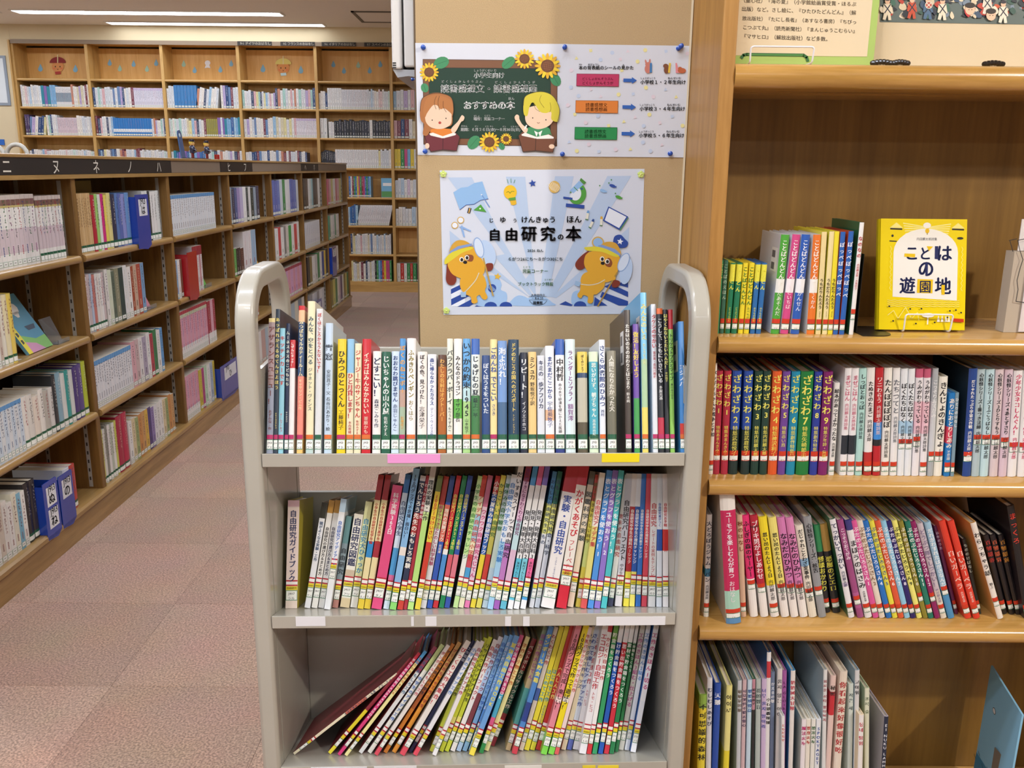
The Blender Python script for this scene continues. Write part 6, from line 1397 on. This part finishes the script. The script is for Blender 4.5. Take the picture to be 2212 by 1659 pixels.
ORD = ['first', 'second', 'third', 'fourth', 'fifth', 'sixth', 'seventh', 'eighth', 'ninth', 'tenth', 'eleventh', 'twelfth', 'thirteenth', 'fourteenth', 'fifteenth', 'sixteenth', 'seventeenth', 'eighteenth', 'nineteenth', 'twentieth']
def _topz(px, py, y):
    d = ray(px, py); t = y/d.y; return (CC+d*t).z
def dashes(o, W, H, ink, R):
    if not ink: return
    m = MB(); z = H*.93; s = min(W*.6, .011); e = .0006
    def q(x0, x1, z0, z1): m.poly([(x0, -e, z0), (x1, -e, z0), (x1, -e, z1), (x0, -e, z1)], ink)
    while z > H*.45:
        for _ in range(3):
            a = R.uniform(-s/2, s/4); b = z-R.uniform(.1, .8)*s
            if R.random() < .5: q(a, a+s*R.uniform(.3, .6), b, b+s*.15)
            else: q(a, a+s*.15, b-s*.3, b+s*.25)
        z -= s*1.12
    m.build('title_lettering', attr_mat('print_ink', .45), o)
WH2 = ['e6e4de', 'eae8e2', 'e0ded8']; MIX = ['e6e4de', 'c8a8a0', 'b0c4d0', 'e0dcc8', '7a8a9a', 'd8d4cc', 'c07060', 'e2ded6', 'a8b890', '4a5a6a']
INKS = ['b03040', '2a4a8a', '2c7a4a', '8a3a7a', '30343c']
manga = [(0, .06, 'c8bcb4'), (.06, .14, '7a5a50'), (.14, .17, 'c0b070'), (.46, .8, 'cfc0c4')]
lowgroup(0, -60, 88, 419, 14, WH2, INKS, manga, ('', 0))
lowgroup(0, -2, 91, 419, 10, WH2, INKS, manga) if 0 else None
lowgroup(0, 92, 146, 421, 8, WH2, INKS, manga, ('book in the manga set beside the first upright', 8))
lowgroup(1, -40, 12, 648, 6, ['e6e4de', 'c8b8a8', 'd8d4c8', 'b8c0c0'], '7a3a3a', (), None)
lowgroup(1, 14, 42, 633, 3, ['e0dccc', 'e2d8b0', 'e0c860'], '8a3a3a', (), ('book left of the leaning balloon book', 3))
lowgroup(2, -60, 58, 860, 14, ['d6dadc', 'c6d4e0'], '34507a', [(0, .08, '5a94c8')], None)
lowgroup(2, 60, 125, 828, 6, ['e2ded6', 'd8d4cc', 'ddd2c4', 'e0dcd4', 'b8b4aa', 'dcdad4'], ['a02a3a', '3a3a3a'], (), ('book in the first bay, third row, right of blue-topped set', 6), hv=.1)
lowgroup(2, 125, 196, 778, 8, ['34383c', '8ab0c0', 'dfe2dc', '3aa09a', 'd8dcd8', '4a3a7a', '5a4a8a', 'b8c83a'], 'e0e0d8', (), ('book in the first bay, third row, beside the upright', 8), hv=.06)
lowgroup(3, -40, 66, 1045, 10, ['e6e4de', 'e0dcc8', '7ab0c8', 'e6e4de', 'd0c4b4', 'e2ded6'], '8a4a4a', (), None, hv=.15)
lowgroup(3, 66, 90, 1032, 2, ['2a2628', '332e30'], 'b0a8a0', (), ('book left of the two-card index board', 2))
lowgroup(3, 147, 172, 1000, 2, ['e2e4ea', 'c04038'], '3a4a9a', (), ('book right of the blue index boards', 2), D=.2)
tan = 'c9a877'
lowgroup(0, 168, 207, 417, 7, [tan, 'c4a270', 'ceae7e'], '7a5a3a', (), ('book in the tan set of the second bay', 7))
lowgroup(0, 208, 288, 414, 11, ['b02838', '9cc870', 'dcdcd4', 'c8307a', 'e0d060', 'dcd08a', '34344a', '5a7ab0', '5a6aa8', '8a90c8', '6a94c8'], ['e8e4da', '2a3a3a'], (), ('book between the tan set and blue index board', 11), hv=.04)
lowgroup(0, 316, 351, 408, 6, ['e2e2de', 'd8dcd8', '3a3c40', 'e2e0dc'], '30343a', (), ('book right of the second bay index board', 6), hv=.05)
lowgroup(1, 183, 235, 582, 8, ['e6e6e2', 'c8b8b8', 'b0c0d4', 'c07a70', 'd8d8d4', 'e0dcd4'], ['b04040', '3a4a7a'], (), ('book in the second bay, second shelf', 8), hv=.06)
lowgroup(1, 236, 318, 562, 11, ['e2e0da', 'd0d8c0', '5a6a5a', '8a8a70', '2c4440', 'e0e2e0', 'e6e4de', 'a04a30', 'c8a890', 'b05040', '7aa0c4'], ['30343a', 'd8d0b8'], (), None, hv=.07)
lowgroup(2, 205, 290, 745, 17, ['dce0e4', 'e2e4e6'], '38405a', [(0, .1, '5a9ad0')], None)
lowgroup(2, 290, 357, 704, 9, ['d8a8b0', 'c8b0b0', 'dcdad8', 'a8a0b4', 'e0e2e0', 'b03a4a', '2f7a4a', 'e2e2de', '5a9ad0'], '3a3a44', (), None, hv=.06)
lowgroup(3, 223, 262, 905, 7, ['c8c860', 'dcdcd4', '8a8a80', 'e2e0dc', 'b8c0b0', 'e6e4de'], '5a3a3a', (), ('book left of the crimson pair, bottom row', 7), hv=.05)
lowgroup(3, 262, 284, 888, 2, ['a81840', 'b82048'], 'e0c8b0', (), ('book of the crimson pair, bottom row', 2))
lowgroup(3, 285, 380, 845, 15, ['e6e6e2', 'd8c8a0', '9aa870', 'c88a4a', 'c89860', 'd8b048', '4a3a7a', '8a7ab0', 'dcdce0', 'e0e0dc'], '3a3a44', (), None, hv=.06)
lowgroup(0, 370, 467, 415, 22, ['dce2e6', 'e0e4e6'], '6a4a40', [(0, .09, '5a94c8')])
lowgroup(1, 381, 398, 560, 3, ['8ab0d0', 'e6e6e2', '7a5a48'], 'b04a3a'); lowgroup(1, 421, 441, 529, 5, ['dcd4d4', 'c89098'], '8a2a3a', [(0, .2, '9a2838')])
lowgroup(2, 392, 452, 650, 15, ['d89aac', 'd4a0b4'], ['b03050', '34509a'], [(0, .07, 'b03848'), (.07, .14, 'c8d0b0'), (.75, 1, 'e6e6e2')]); lowgroup(2, 453, 469, 645, 3, ['a02c40', 'd8a0b0'], 'e0dcd8', [(.75, 1, 'e6e6e2')])
lowgroup(3, 405, 434, 797, 7, ['d89aac', 'd4a0b4'], ['b03050', '34509a'], [(.75, 1, 'e6e6e2')]); lowgroup(3, 435, 468, 775, 6, ['c8b83a', 'b03a7a', 'b8d8b8', 'e6e6e2', 'a8b8c8'], '4a3a5a', hv=.05)
lowgroup(0, 499, 562, 400, 11, ['8a9aa8', '3a3a50', '4a5a8a', '9a8ab8', 'b8b0d0', 'e6e6e2', '3a4a4a', 'd8d8d4', '2c3a34'], 'c8c8c8', hv=.06)
lowgroup(1, 505, 529, 530, 4, ['5aa050', '2a2628', '3a3034', '5a3a34'], 'c8c0b0', hv=.1); lowgroup(1, 529, 556, 495, 3, ['dcd8d8', 'e0dcdc', '9ab8d0'], 'b05a5a')
lowgroup(2, 517, 560, 680, 7, MIX, '3a3a40', hv=.1); lowgroup(3, 560, 590, 700, 4, MIX, None)
lowgroup(0, 590, 646, 385, 11, ['5a6ab0', '5a64a8', '6474b4', 'c8d0d8', '3f8a4a', 'e2e2e0', 'dcdcdc'], 'c8c8d8', hv=.05)
lowgroup(1, 597, 648, 478, 9, ['e6e6e2', 'c84a50', 'e6e6e2', '8a8a88', 'd8d0c8', '3aa050'], '4a7a4a', hv=.06)
lowgroup(2, 606, 654, 565, 10, ['d89aac', 'd4a0c4'], ['b03050', '34509a'], [(0, .1, '9a2c4a')]); lowgroup(3, 620, 660, 640, 6, MIX, None)
lowgroup(0, 657, 692, 385, 8, ['3a3028', '5a4a3a', 'e6e6e2', 'c8d4d0', '8ab8c0'], '8a8a80'); lowgroup(1, 661, 692, 474, 10, ['d8dce2'], '6a7a9a')
lowgroup(2, 666, 711, 535, 9, ['2c2a2c', '8a7a4a', 'e6e6e2', 'c8c8c8', '3f8a5a', 'e6e6e2', '2a4a9a', 'e2c850'], '5a5a5a', hv=.06); lowgroup(3, 671, 702, 620, 6, ['9a9aa0', 'dcdce0', 'c8ccd4'], '5a6a8a')
lowgroup(0, 709, 738, 385, 7, ['c86a7a', 'd8a8b0', 'c8c070', 'e6e6e2'], '6a4a4a'); lowgroup(1, 712, 733, 461, 6, ['5a9a7a', 'e6e6e2', 'd8dce0'], '3a3a40'); lowgroup(2, 723, 732, 530, 3, ['e6e6e2'], '4a6a9a')
lowgroup(3, 717, 755, 583, 10, ['8a7a3a', 'c8c870', '4a8a5a', 'e6e6e2', 'c8b8c8', '5a4a7a', 'e6e6e2'], '4a4a4a', hv=.06)
# tall yellow cover standing behind the books of the second bay, white bookplate etc.
z = LZ[0]; y0, y1 = ypx(218, z), ypx(296, z)
tag(slab('picture_book', (XS-.21, y0, z+.0005), (XS-.195, y1, _topz(300, 391, y1)), plain('ochre_cover', 'a38a3c', .5)), 'ochre yellow picture book standing behind the mixed row in the second bay', 'book')
# blue index boards with white title cards
def index_board(r, x0, x1, ytop, kana, lab, col='1d3fa0', cards=1):
    z = LZ[r]; y0, y1 = ypx(x0, z), ypx(x1, z); Xf = XS+.02; h = _topz(x1, ytop, y1)-z
    t = empty('index_board', (0, 0, 0)); m = MB(); m.prism([(y0, z-.022), (y0+(y1-y0)*.12, z-.022), (y1-(y1-y0)*.3, z-.022 if 0 else z-.03), (y1, z-.012), (y1, z+h-.006), (y1-.006, z+h), (y0+.003, z+h), (y0, z+h-.003)], Xf-.003, Xf, 'X', col)
    m.box((Xf-.15, y0+.001, z+.0008), (Xf-.0032, y0+.003, z+h-.01), col); m.build('board', attr_mat('gloss_plastic', .3, .3), t)
    wv = (y1-y0)
    for c in range(cards):
        ch = min(wv*1.5, .075); zc_ = z+h-.022-ch*.5 - c*(ch+.012); m = MB()
        m.poly([(Xf+.0004, y0+wv*.2, zc_-ch/2), (Xf+.0004, y0+wv*.86, zc_-ch/2), (Xf+.0004, y0+wv*.86, zc_+ch/2), (Xf+.0004, y0+wv*.2, zc_+ch/2)], 'dcdee2'); card = m.build('title_card', attr_mat('print_ink', .45), t)
        g = MB(); gl, wd = hglyphs('J913', 1, res=2); s = min(wv*.55, ch*.9)/wd
        for vs, fs in gl: g.faces([(Xf+.0008, y0+wv*.28+a*s, zc_+ch*.2+b*s) for a, b in vs], fs, '23262c')
        vs, fs = glyph(kana[c], 3, .02); s = min(wv*.6, ch*.62)
        g.faces([(Xf+.0008, y0+wv*.53+(a-.5)*s, zc_-ch*.14+(b-.38)*s) for a, b in vs], fs, '23262c'); g.build('card_lettering', attr_mat('print_ink', .45), card)
    tag(t, lab, 'index board', 'index boards')
index_board(0, 288, 315, 419, 'は', 'blue index board with a card reading は, top row of the second bay')
index_board(3, 88, 118, 1028, 'ぬね', 'blue index board with two cards reading ぬ and ね, bottom row of the first bay', cards=2)
index_board(3, 121, 150, 1012, 'の', 'blue index board reading の, just right of the two-card board')
index_board(3, 470, 508, 768, 'ひ', 'blue index board reading ひ at the bottom of the third bay')
index_board(1, 400, 420, 541, ' ', 'red index board in the second row of the third bay', col='a81f26', cards=0)
index_board(2, 713, 722, 530, 'ま', 'small blue index board in the farthest bay of the low bookcase')
index_board(3, 673, 690, 643, 'ほ', 'small blue index board low in the next to last bay')
# face-out picture book leaning on an acrylic stand, first bay
z = LZ[1]; t = empty('picture_book', (0, 0, 0)); ya, yb_ = ypx(77, z), ypx(130, z)
P0_ = Vector((XS-.03, ya, z+.003)); u_ = Vector((-.03, 1, 0)).normalized(); up = Vector((-.115, -.02, .20)).normalized()
# corners read off the photograph: the cover leans back and to the left
def bp(s, h, off=0.): n = u_.cross(up).normalized(); return P0_ + u_*s + up*h + n*off
Wb, Hb2 = yb_-ya, .235
m = MB(); v = [bp(s, h, o_) for o_ in (0, -.012) for s, h in ((0, 0), (Wb, 0), (Wb, Hb2), (0, Hb2))]
m.faces(v, [(0, 1, 2, 3), (7, 6, 5, 4), (4, 5, 1, 0), (5, 6, 2, 1), (6, 7, 3, 2), (7, 4, 0, 3)], '5f9ab4'); m.build('book_cover', attr_mat('gloss_print', .12, .8), t)
g = MB(); F_ = lambda pts, c, k: g.poly([bp(s*Wb, h*Hb2, .0003+.0001*k) for s, h in pts], c)
F_([(0, 0), (.16, 0), (.16, 1), (0, 1)], 'd6c83a', 1); F_([(.16, 0), (1, 0), (1, .22), (.6, .2), (.16, .32)], '7ab060', 1); F_([(.16, 0), (.7, 0), (.5, .13), (.16, .2)], 'c08aa8', 2)
F_([(.55+.2*math.cos(a/10*6.28), .76+.11*math.sin(a/10*6.28)) for a in range(10)], 'd6d4cc', 3); F_([(.42, .70), (.68, .70), (.6, .6), (.52, .6)], 'd6d4cc', 3); F_([(.5, .44), (.9, .44), (.84, .36), (.56, .36)], '3a4a5a', 3)
for k in range(6): F_([(.04, .9-k*.13), (.12, .9-k*.13), (.12, .84-k*.13), (.04, .82-k*.13)], '3a3a2a', 2)
g.build('cover_print', attr_mat('print_ink', .45), t); tag(t, 'blue picture book with a white balloon leaning face out in the first bay', 'book')
acr = plain('acrylic', 'dfe6ea', .05, trans=.9)
def acrylic(r, px, lab, col=None, s=1.):
    z = LZ[r]; y = ypx(px, z); t = empty('acrylic_stand', (XS-.05, y, z+.0005)); m = MB()
    m.prism([(.035*s, 0), (.037*s, .018*s), (.039*s, .018*s), (.037*s, 0), (-.04*s, .13*s), (-.042*s, .129*s)][:4], 0, .11*s, 'Y') if 0 else None
    for a, b in (((.036*s, 0), (.036*s, .02*s)), ((.036*s, 0), (0, .0)), ((0, 0), (-.05*s, .12*s))):
        d = Vector((b[0]-a[0], b[1]-a[1])); n = Vector((-d.y, d.x)).normalized()*.0012
        m.prism([(a[0]+n.x, a[1]+n.y+.0014), (b[0]+n.x, b[1]+n.y+.0014), (b[0]-n.x, b[1]-n.y+.0014), (a[0]-n.x, a[1]-n.y+.0014)], 0, .11*s, 'Y')
    m.build('acrylic_body', acr, t)
    if col:
        m = MB(); a, b = Vector((.002, .0032)), Vector((-.046*s, .118*s)); n = Vector((.004, .0016))
        m.prism([(a.x+n.x, a.y+n.y), (b.x+n.x, b.y+n.y), (b.x+n.x*1.5, b.y+n.y*1.5), (a.x+n.x*1.5, a.y+n.y*1.5)], .005, .105*s, 'Y', col); m.build('display_card', attr_mat('paper_print', .7), t)
    tag(t, lab, 'stand', 'acrylic stands')
acrylic(1, 322, 'clear acrylic stand with a pink card in the second bay', 'c8808a'); acrylic(1, 446, 'clear acrylic stand with a green card in the third bay', '6aaa4a')
acrylic(1, 561, 'clear acrylic stand with a yellow card in the fourth bay', 'e0a840'); acrylic(1, 134, 'clear acrylic stand right of the leaning balloon book', None, .8)
def endplate(r, px, ytop, lab, col='c8c8c4'):
    z = LZ[r]; y = ypx(px, z); h = _topz(px, ytop, y)-z; t = empty('bookend', (XS-.02, y, z+.0004)); m = MB()
    m.prism([(-.11, .0), (-.11, h), (-.03, h)]+[(-.02+.02*math.sin(a), h-.03+.03*math.cos(a)) for a in [math.pi/2*k/5 for k in range(1, 6)]]+[(0, 0)], 0, .0016, 'Y'); m.build('upright_plate', plain('bookend_white', 'c4c4be', .4, .1), t)
    m = MB(); m.box((-.11, .0018, 0), (.0, .035, .0015)); m.build('base_plate', plain('bookend_white', 'c4c4be'), t); tag(t, lab, 'bookend', 'white bookends')
endplate(1, 43, 640, 'pale steel bookend left of the leaning balloon book'); endplate(1, 319, 590, 'pale steel bookend in the second bay, second row'); endplate(3, 382, 845, 'pale steel bookend at the end of the second bay, bottom row')
endplate(2, 471, 655, 'pale steel bookend beside the pink comics in the third bay'); endplate(1, 648, 480, 'pale steel bookend in the fifth bay, second row')

# ------------------------------------------------------------------ things on the low bookcase
YT = lambda px: _yz(px, LTOP)
def top_at(px, Xo=-.18):
    lo_, hi = 200, 400; X_ = XS+Xo
    for _ in range(40):
        mid = (lo_+hi)/2
        if at(px, mid, X=X_).z > LTOP: lo_ = mid
        else: hi = mid
    return at(px, lo_, X=X_)
def figurine(px, hpx, lab, s):
    p = top_at(px); h = (at(px, hpx, Y=p.y).z-LTOP); t = empty('figurine', (p.x, p.y, LTOP+.0005)); u = h/10
    m = MB(); m.lathe([(u*2, 0), (u*2.1, u*.4), (u*1.9, u*.5)], None, 12, '1f1c1c'); m.build('base', attr_mat('gloss_plastic', .2, .6), t)
    m = MB()
    for sy in (-.8, .8): m.tube([(0, sy*u, u*.5), (0, sy*u, u*3.2)], u*.5, '7a2a2c', 8)
    m.build('legs', attr_mat('gloss_plastic', .2, .6), t)
    m = MB(); m.lathe([(u*1.2, u*3), (u*1.6, u*3.4), (u*1.3, u*5), (u*1.5, u*6.3), (u*.8, u*6.9), (u*.4, u*7)], None, 12, '1e2444'); m.tube([(0, -1.4*u, u*6.2), (u, -2*u, u*4.8), (u*1.6, -1.2*u, u*4.6)], u*.45, '1e2444', 8); m.tube([(0, 1.4*u, u*6.2), (u, 2*u, u*4.8), (u*1.2, 1.6*u, u*3.8)], u*.45, '1e2444', 8); smooth_by_angle(m.build('coat', attr_mat('gloss_plastic', .2, .6), t), 60)
    m = MB(); m.ball((0, 0, u*8), u*1.35, 'd8a868', 12); hd = m.build('head', attr_mat('gloss_plastic', .2, .6), t, True)
    m = MB(); m.ball((-u*.2, 0, u*8.3), u*1.45, 'd8b83c', 10); m.build('hair', attr_mat('gloss_plastic', .2, .6), t, True)
    m = MB(); m.lathe([(u*1.7, u*8.9), (u*1.7, u*9.1), (u*1.2, u*9.2), (u*1.2, u*9.9), (u*.3, u*10)], None, 12, '1a1e38'); m.build('cap', attr_mat('gloss_plastic', .2, .6), t)
    m = MB()
    for k in range(3): m.ball((u*1.45, 0, u*(4+k*.9)), u*.16, 'd8b040', 6)
    m.build('button', attr_mat('gloss_plastic', .2, .6), t)['kind'] = 'stuff'; tag(t, lab, 'figurine', 'small figurines')
figurine(417, 301, 'small capped doll in a navy coat, leaning beside the blue stand on the low bookcase', 1); figurine(448, 304, 'small capped doll in a navy coat with a red drum, right of the other doll', 1)
p = top_at(455); t = MB(); t.lathe([(.015, .001), (.017, .004), (.017, .03), (.015, .033)], Matrix.Translation((p.x+.03, p.y+.035, LTOP)), 12, '9a2420'); tag(t.build('toy_drum', attr_mat('gloss_plastic', .2, .6)), 'tiny red drum beside the right doll on the low bookcase', 'toy')
p = top_at(402); zt2 = at(395, 281, Y=p.y).z; t = empty('blue_stand', (p.x, p.y-.02, LTOP+.0005)); m = MB(); h = zt2-LTOP
m.prism([(-.045, .0)]+[(-.045, h-.03)]+[(-.015-.03*math.cos(a), h-.03+.03*math.sin(a)) for a in [math.pi*k/8 for k in range(9)]]+[(.02, 0)], -.006, .0, 'X', '3c5f8c'); m.build('back_board', attr_mat('gloss_print', .12, .8), t).rotation_euler = (0, -.1, 0)
m = MB(); m.ball((.0005, -.02, h-.03), .012, 'b8d0dc', 10, (.15, 1, 1)); m.build('moon_print', attr_mat('print_ink', .45), t).rotation_euler = (0, -.1, 0)
m = MB(); m.box((.002, -.05, 0), (.05, .22, .007), '1c1a1a'); m.build('foot_board', attr_mat('gloss_plastic', .2, .6), t); tag(t, 'tall narrow dark blue stand with a pale moon on the low bookcase', 'stand')
# handles of another trolley behind the low bookcase, seen above its top at the left
def Zat(px, py, Y): return at(px, py, Y=Y)
t = empty('book_trolley', (0, 0, 0)); Yk = 4.62
for xa, xb, yt in ((15, 60, 309), (-42, 9, 308)):
    A_ = Zat(xa, 335, Yk+ (0 if xa > 0 else .0)); B_ = Zat(xb, 335, Yk); zt2 = Zat((xa+xb)/2, yt+3, Yk).z; r = (B_.x-A_.x)/2
    pts = [(A_.x, Yk, .12), (A_.x, Yk, zt2-r)]+[((A_.x+B_.x)/2-r*math.cos(a), Yk, zt2-r+r*math.sin(a)) for a in [math.pi*k/8 for k in range(1, 8)]]+[(B_.x, Yk, zt2-r), (B_.x, Yk, .12)]
    m = MB(); m.tube(pts, .011, 'd6d4cc', 8); smooth_by_angle(m.build('side_frame', tm, t), 60)
cxL, cxR = Zat(15, 335, Yk).x, Zat(60, 335, Yk).x
for zz_ in (.3, .65, 1.0):
    m = MB(); m.box((Zat(-42, 335, Yk).x, Yk-.05, zz_), (cxR, Yk+.05, zz_+.02)); m.build('shelf', tm, t)
tag(t, 'cream book trolley behind the low bookcase, only its two looped handles showing', 'trolley')
# picture and blue notice on the wall at the far left
yw = YFAR-.012
def wallq(name, x0, x1, y0, y1, col, lab, cat, inner=None):
    a = at(x0, y1, Y=yw); b = at(x1, y0, Y=yw); t = empty(name, (0, 0, 0)); m = MB(); m.box((a.x, yw, a.z), (b.x, YFAR-.0005, b.z), col); m.build('frame' if inner else 'board', attr_mat('paper_print', .6), t)
    if inner: m = MB(); m.box((a.x+.03, yw-.002, a.z+.03), (b.x-.03, yw-.0002, b.z-.03), inner); m.build('mount', attr_mat('paper_print', .6), t)
    tag(t, lab, cat); return a, b, t
wallq('framed_picture', -70, 10.5, 120, 227, '8c97a4', 'framed picture cut off by the left edge, on the wall beside the far bookcase', 'picture', 'd5dde2')
wallq('wall_notice', -16, 8, 301, 313, '2f6ac0', 'small blue notice on the wall under the framed picture', 'notice')
slab('trim_strip', (XL-.02, YFAR-.03, 0), (XL+.0, YFAR-.0005, 2.83), far_v)['kind'] = 'structure'

# ------------------------------------------------------------------ books in the far bookcase
FR = random.Random(11)
Wh = ['e4e4e2', 'dadde0', 'e6e2da', 'd2d8de']; Bl = ['7fb0d8', '3f74b4', 'a8cce4', '2f5f9c']; Dk = ['23262e', '2c3040']
def pick(kind):
    r = FR.random()
    if kind == 'mix': return FR.choice(Wh*3+['9cc0dc', 'd8b0b4', 'b8a8d0', '6a8ab4', '7a3a4a', 'e0d8a0', '3a4a6a', 'a8d0c8', 'c88a70', 'd8d0b0', '2c4a7a'])
    if kind == 'blue': return FR.choice(Bl+['dfe6ec', '8a6ab0', '2a8aa0'])
    if kind == 'pale': return FR.choice(Wh*4+['b8d0e4', 'd8c8dc', 'c8e0d8', 'e0c8c8'])
    if kind == 'dark': return FR.choice(Dk*3+['e6e6e2'])
    if kind == 'bright': return FR.choice(['e2e2de', 'c0342c', '2f6ab0', 'e0c83a', '2f8a4a', 'c84a80', '20242c', 'e2e2de', '7ab0d8', '8a3040'])
    return kind
farrows = { # (bay,row): [(from, to, n, kind, height)]
 (0, 0): [(.02, .28, 9, 'pale', .24), (.28, .52, 6, 'blue', .25), (.52, .74, 10, 'e0e0e2', .22), (.74, 1, 9, 'mix', .25)],
 (1, 0): [(0, .35, 10, 'mix', .22), (.35, .58, 7, 'mix', .23), (.58, 1, 17, 'd6d4e2', .215)],
 (2, 0): [(0, .1, 3, 'pale', .24), (.1, .42, 7, '3f80bc', .25), (.42, .72, 9, 'mix', .23), (.75, 1, 7, 'mix', .26)],
 (3, 0): [(0, .22, 7, 'mix', .21), (.22, .45, 9, 'mix', .19), (.45, 1, 17, 'mix', .23)],
 (4, 0): [(0, .12, 4, 'mix', .2), (.12, .32, 6, 'e2e4e4', .235), (.32, .68, 15, 'dadce2', .22), (.68, 1, 12, 'pale', .225)],
 (0, 1): [(.03, .1, 2, '4a3a64', .23), (.1, .34, 6, 'mix', .22), (.34, .5, 6, 'mix', .23), (.5, .78, 12, 'd6c4cc', .2), (.78, 1, 6, 'mix', .22)],
 (1, 1): [(0, .25, 8, 'mix', .22), (.25, .8, 16, '2f7cc4', .2), (.8, 1, 8, 'mix', .2)],
 (2, 1): [(0, .1, 4, 'pale', .2), (.1, .25, 5, 'mix', .22), (.25, .52, 8, 'mix', .2), (.52, .68, 6, '9a9448', .2), (.68, 1, 10, 'blue', .22)],
 (3, 1): [(0, .4, 12, 'mix', .22), (.4, .72, 9, 'mix', .23), (.72, 1, 12, 'e0dce4', .215)],
 (4, 1): [(0, .1, 2, 'e2e4e2', .22), (.12, .2, 3, 'pale', .2), (.2, 1, 22, 'dark', .21)],
 (0, 2): [(.05, .3, 8, 'mix', .18), (.3, 1, 24, 'pale', .18)], (1, 2): [(0, .4, 14, 'mix', .19), (.4, .6, 6, 'mix', .2), (.6, 1, 14, 'pale', .185)],
 (2, 2): [(0, .5, 14, 'blue', .18), (.5, 1, 14, 'mix', .19)], (3, 2): [(0, .3, 8, 'mix', .18), (.3, .85, 18, 'mix', .19)],
 (4, 2): [(0, .2, 8, 'dark', .2), (.2, .82, 20, 'e2e2e2', .21), (.82, 1, 6, 'mix', .22)],
 (4, 3): [(.38, .7, 14, 'bright', .24)], (4, 4): [(.36, .5, 5, 'blue', .24), (.5, .97, 16, 'dadade', .24)], (4, 5): [(.38, .7, 14, 'mix', .24), (.7, .97, 10, 'pale', .24)], (4, 6): [(.38, .7, 11, 'mix', .24), (.7, .97, 10, 'bright', .25)]}
for r in range(7):
    farrows[(5, r)] = [(0, .5 if r == 5 else 1, 20 if r != 5 else 4, ['mix', 'mix', 'bright', 'pale', 'pale', 'mix', 'bright'][r], .22)]
for (b, r), gs in farrows.items():
    if (b, r) == (5, 5): continue
    x0, x1 = FX[b]+.02, FX[b+1]-.02; z = FZ[r+1]
    for f0, f1, n, kind, h in gs:
        a, e = x0+(x1-x0)*f0, x0+(x1-x0)*f1; ws = [FR.uniform(.8, 1.25) if len(kind) < 6 or kind in ('bright',) else 1 for _ in range(n)]; sw = sum(ws); x = a
        lean = .22 if (b, r) in ((4, 4),) and n == 16 else (.14 if (b, r, f0) in ((2, 0, .42), (0, 1, .1)) else 0)
        for w_ in ws:
            W = (e-a)*w_/sw; xc = x+W/2; x += W; hh = h*(FR.uniform(.88, 1.02) if len(kind) < 6 else 1)
            M = Matrix.Translation((xc-(.02 if lean else 0), YFAR+.02, z+.0005+abs(math.sin(lean))*W/2)) @ Matrix.Rotation(lean, 4, 'Y')
            c = pick(kind); dk = sum(int(c[i:i+2], 16) for i in (0, 2, 4)) < 330
            bands = [(.6, .78, 'dfe6ec')] if c == '2f7cc4' else [(.0, .12, 'c8b8d8')] if c in ('d6d4e2', 'e0dce4') else [(.3, .75, 'c8303c' if b == 4 else '8a9aa8')] if c == 'e0e0e2' else ()
            stuff_book(M, W*.93, hh, .16, c, bands, FR.choice(['e6e6e2'] if dk else ['5a5a66', '8a5a60', '4a6a8a', '707078']), True, FR)
o = ST.build('shelved_books', attr_mat('book_cover_far', .42, .15)); tag(o, 'the many further books filling the far bookcase and the deeper bays of the low bookcase', 'books', None, 'stuff')
# face-out picture book in the far case
a = at(824, 421, Y=YFAR+.04); b = at(849, 385, Y=YFAR+.04); t = empty('picture_book', (0, 0, 0)); zz_ = FZ[4]+.0005
m = MB(); m.box((a.x, YFAR+.04, zz_), (b.x, YFAR+.052, b.z), '7ab4d8'); m.build('book_cover', attr_mat('paper_print', .5), t)
m = MB(); m.box((a.x+.003, YFAR+.0392, zz_+.004), (b.x-.003, YFAR+.0398, zz_+.07), '5a9a5a'); m.box((a.x+.02, YFAR+.0386, b.z-.09), (b.x-.02, YFAR+.039, b.z-.055), 'e6e8ea'); m.build('cover_print', attr_mat('print_ink', .45), t)
tag(t, 'sky blue picture book standing face out in the fifth bay of the far bookcase', 'book')
# ---- labels must differ: report
import collections
cnt = collections.Counter(o.get('label') for o in COL.objects if o.parent is None and o.get('category'))
dup = {k for k, v in cnt.items() if v > 1}
print('BOOKS', NBOOK, 'IND', IND, 'DUPS', [(k, cnt[k]) for k in dup][:12], 'objs', len(COL.objects))
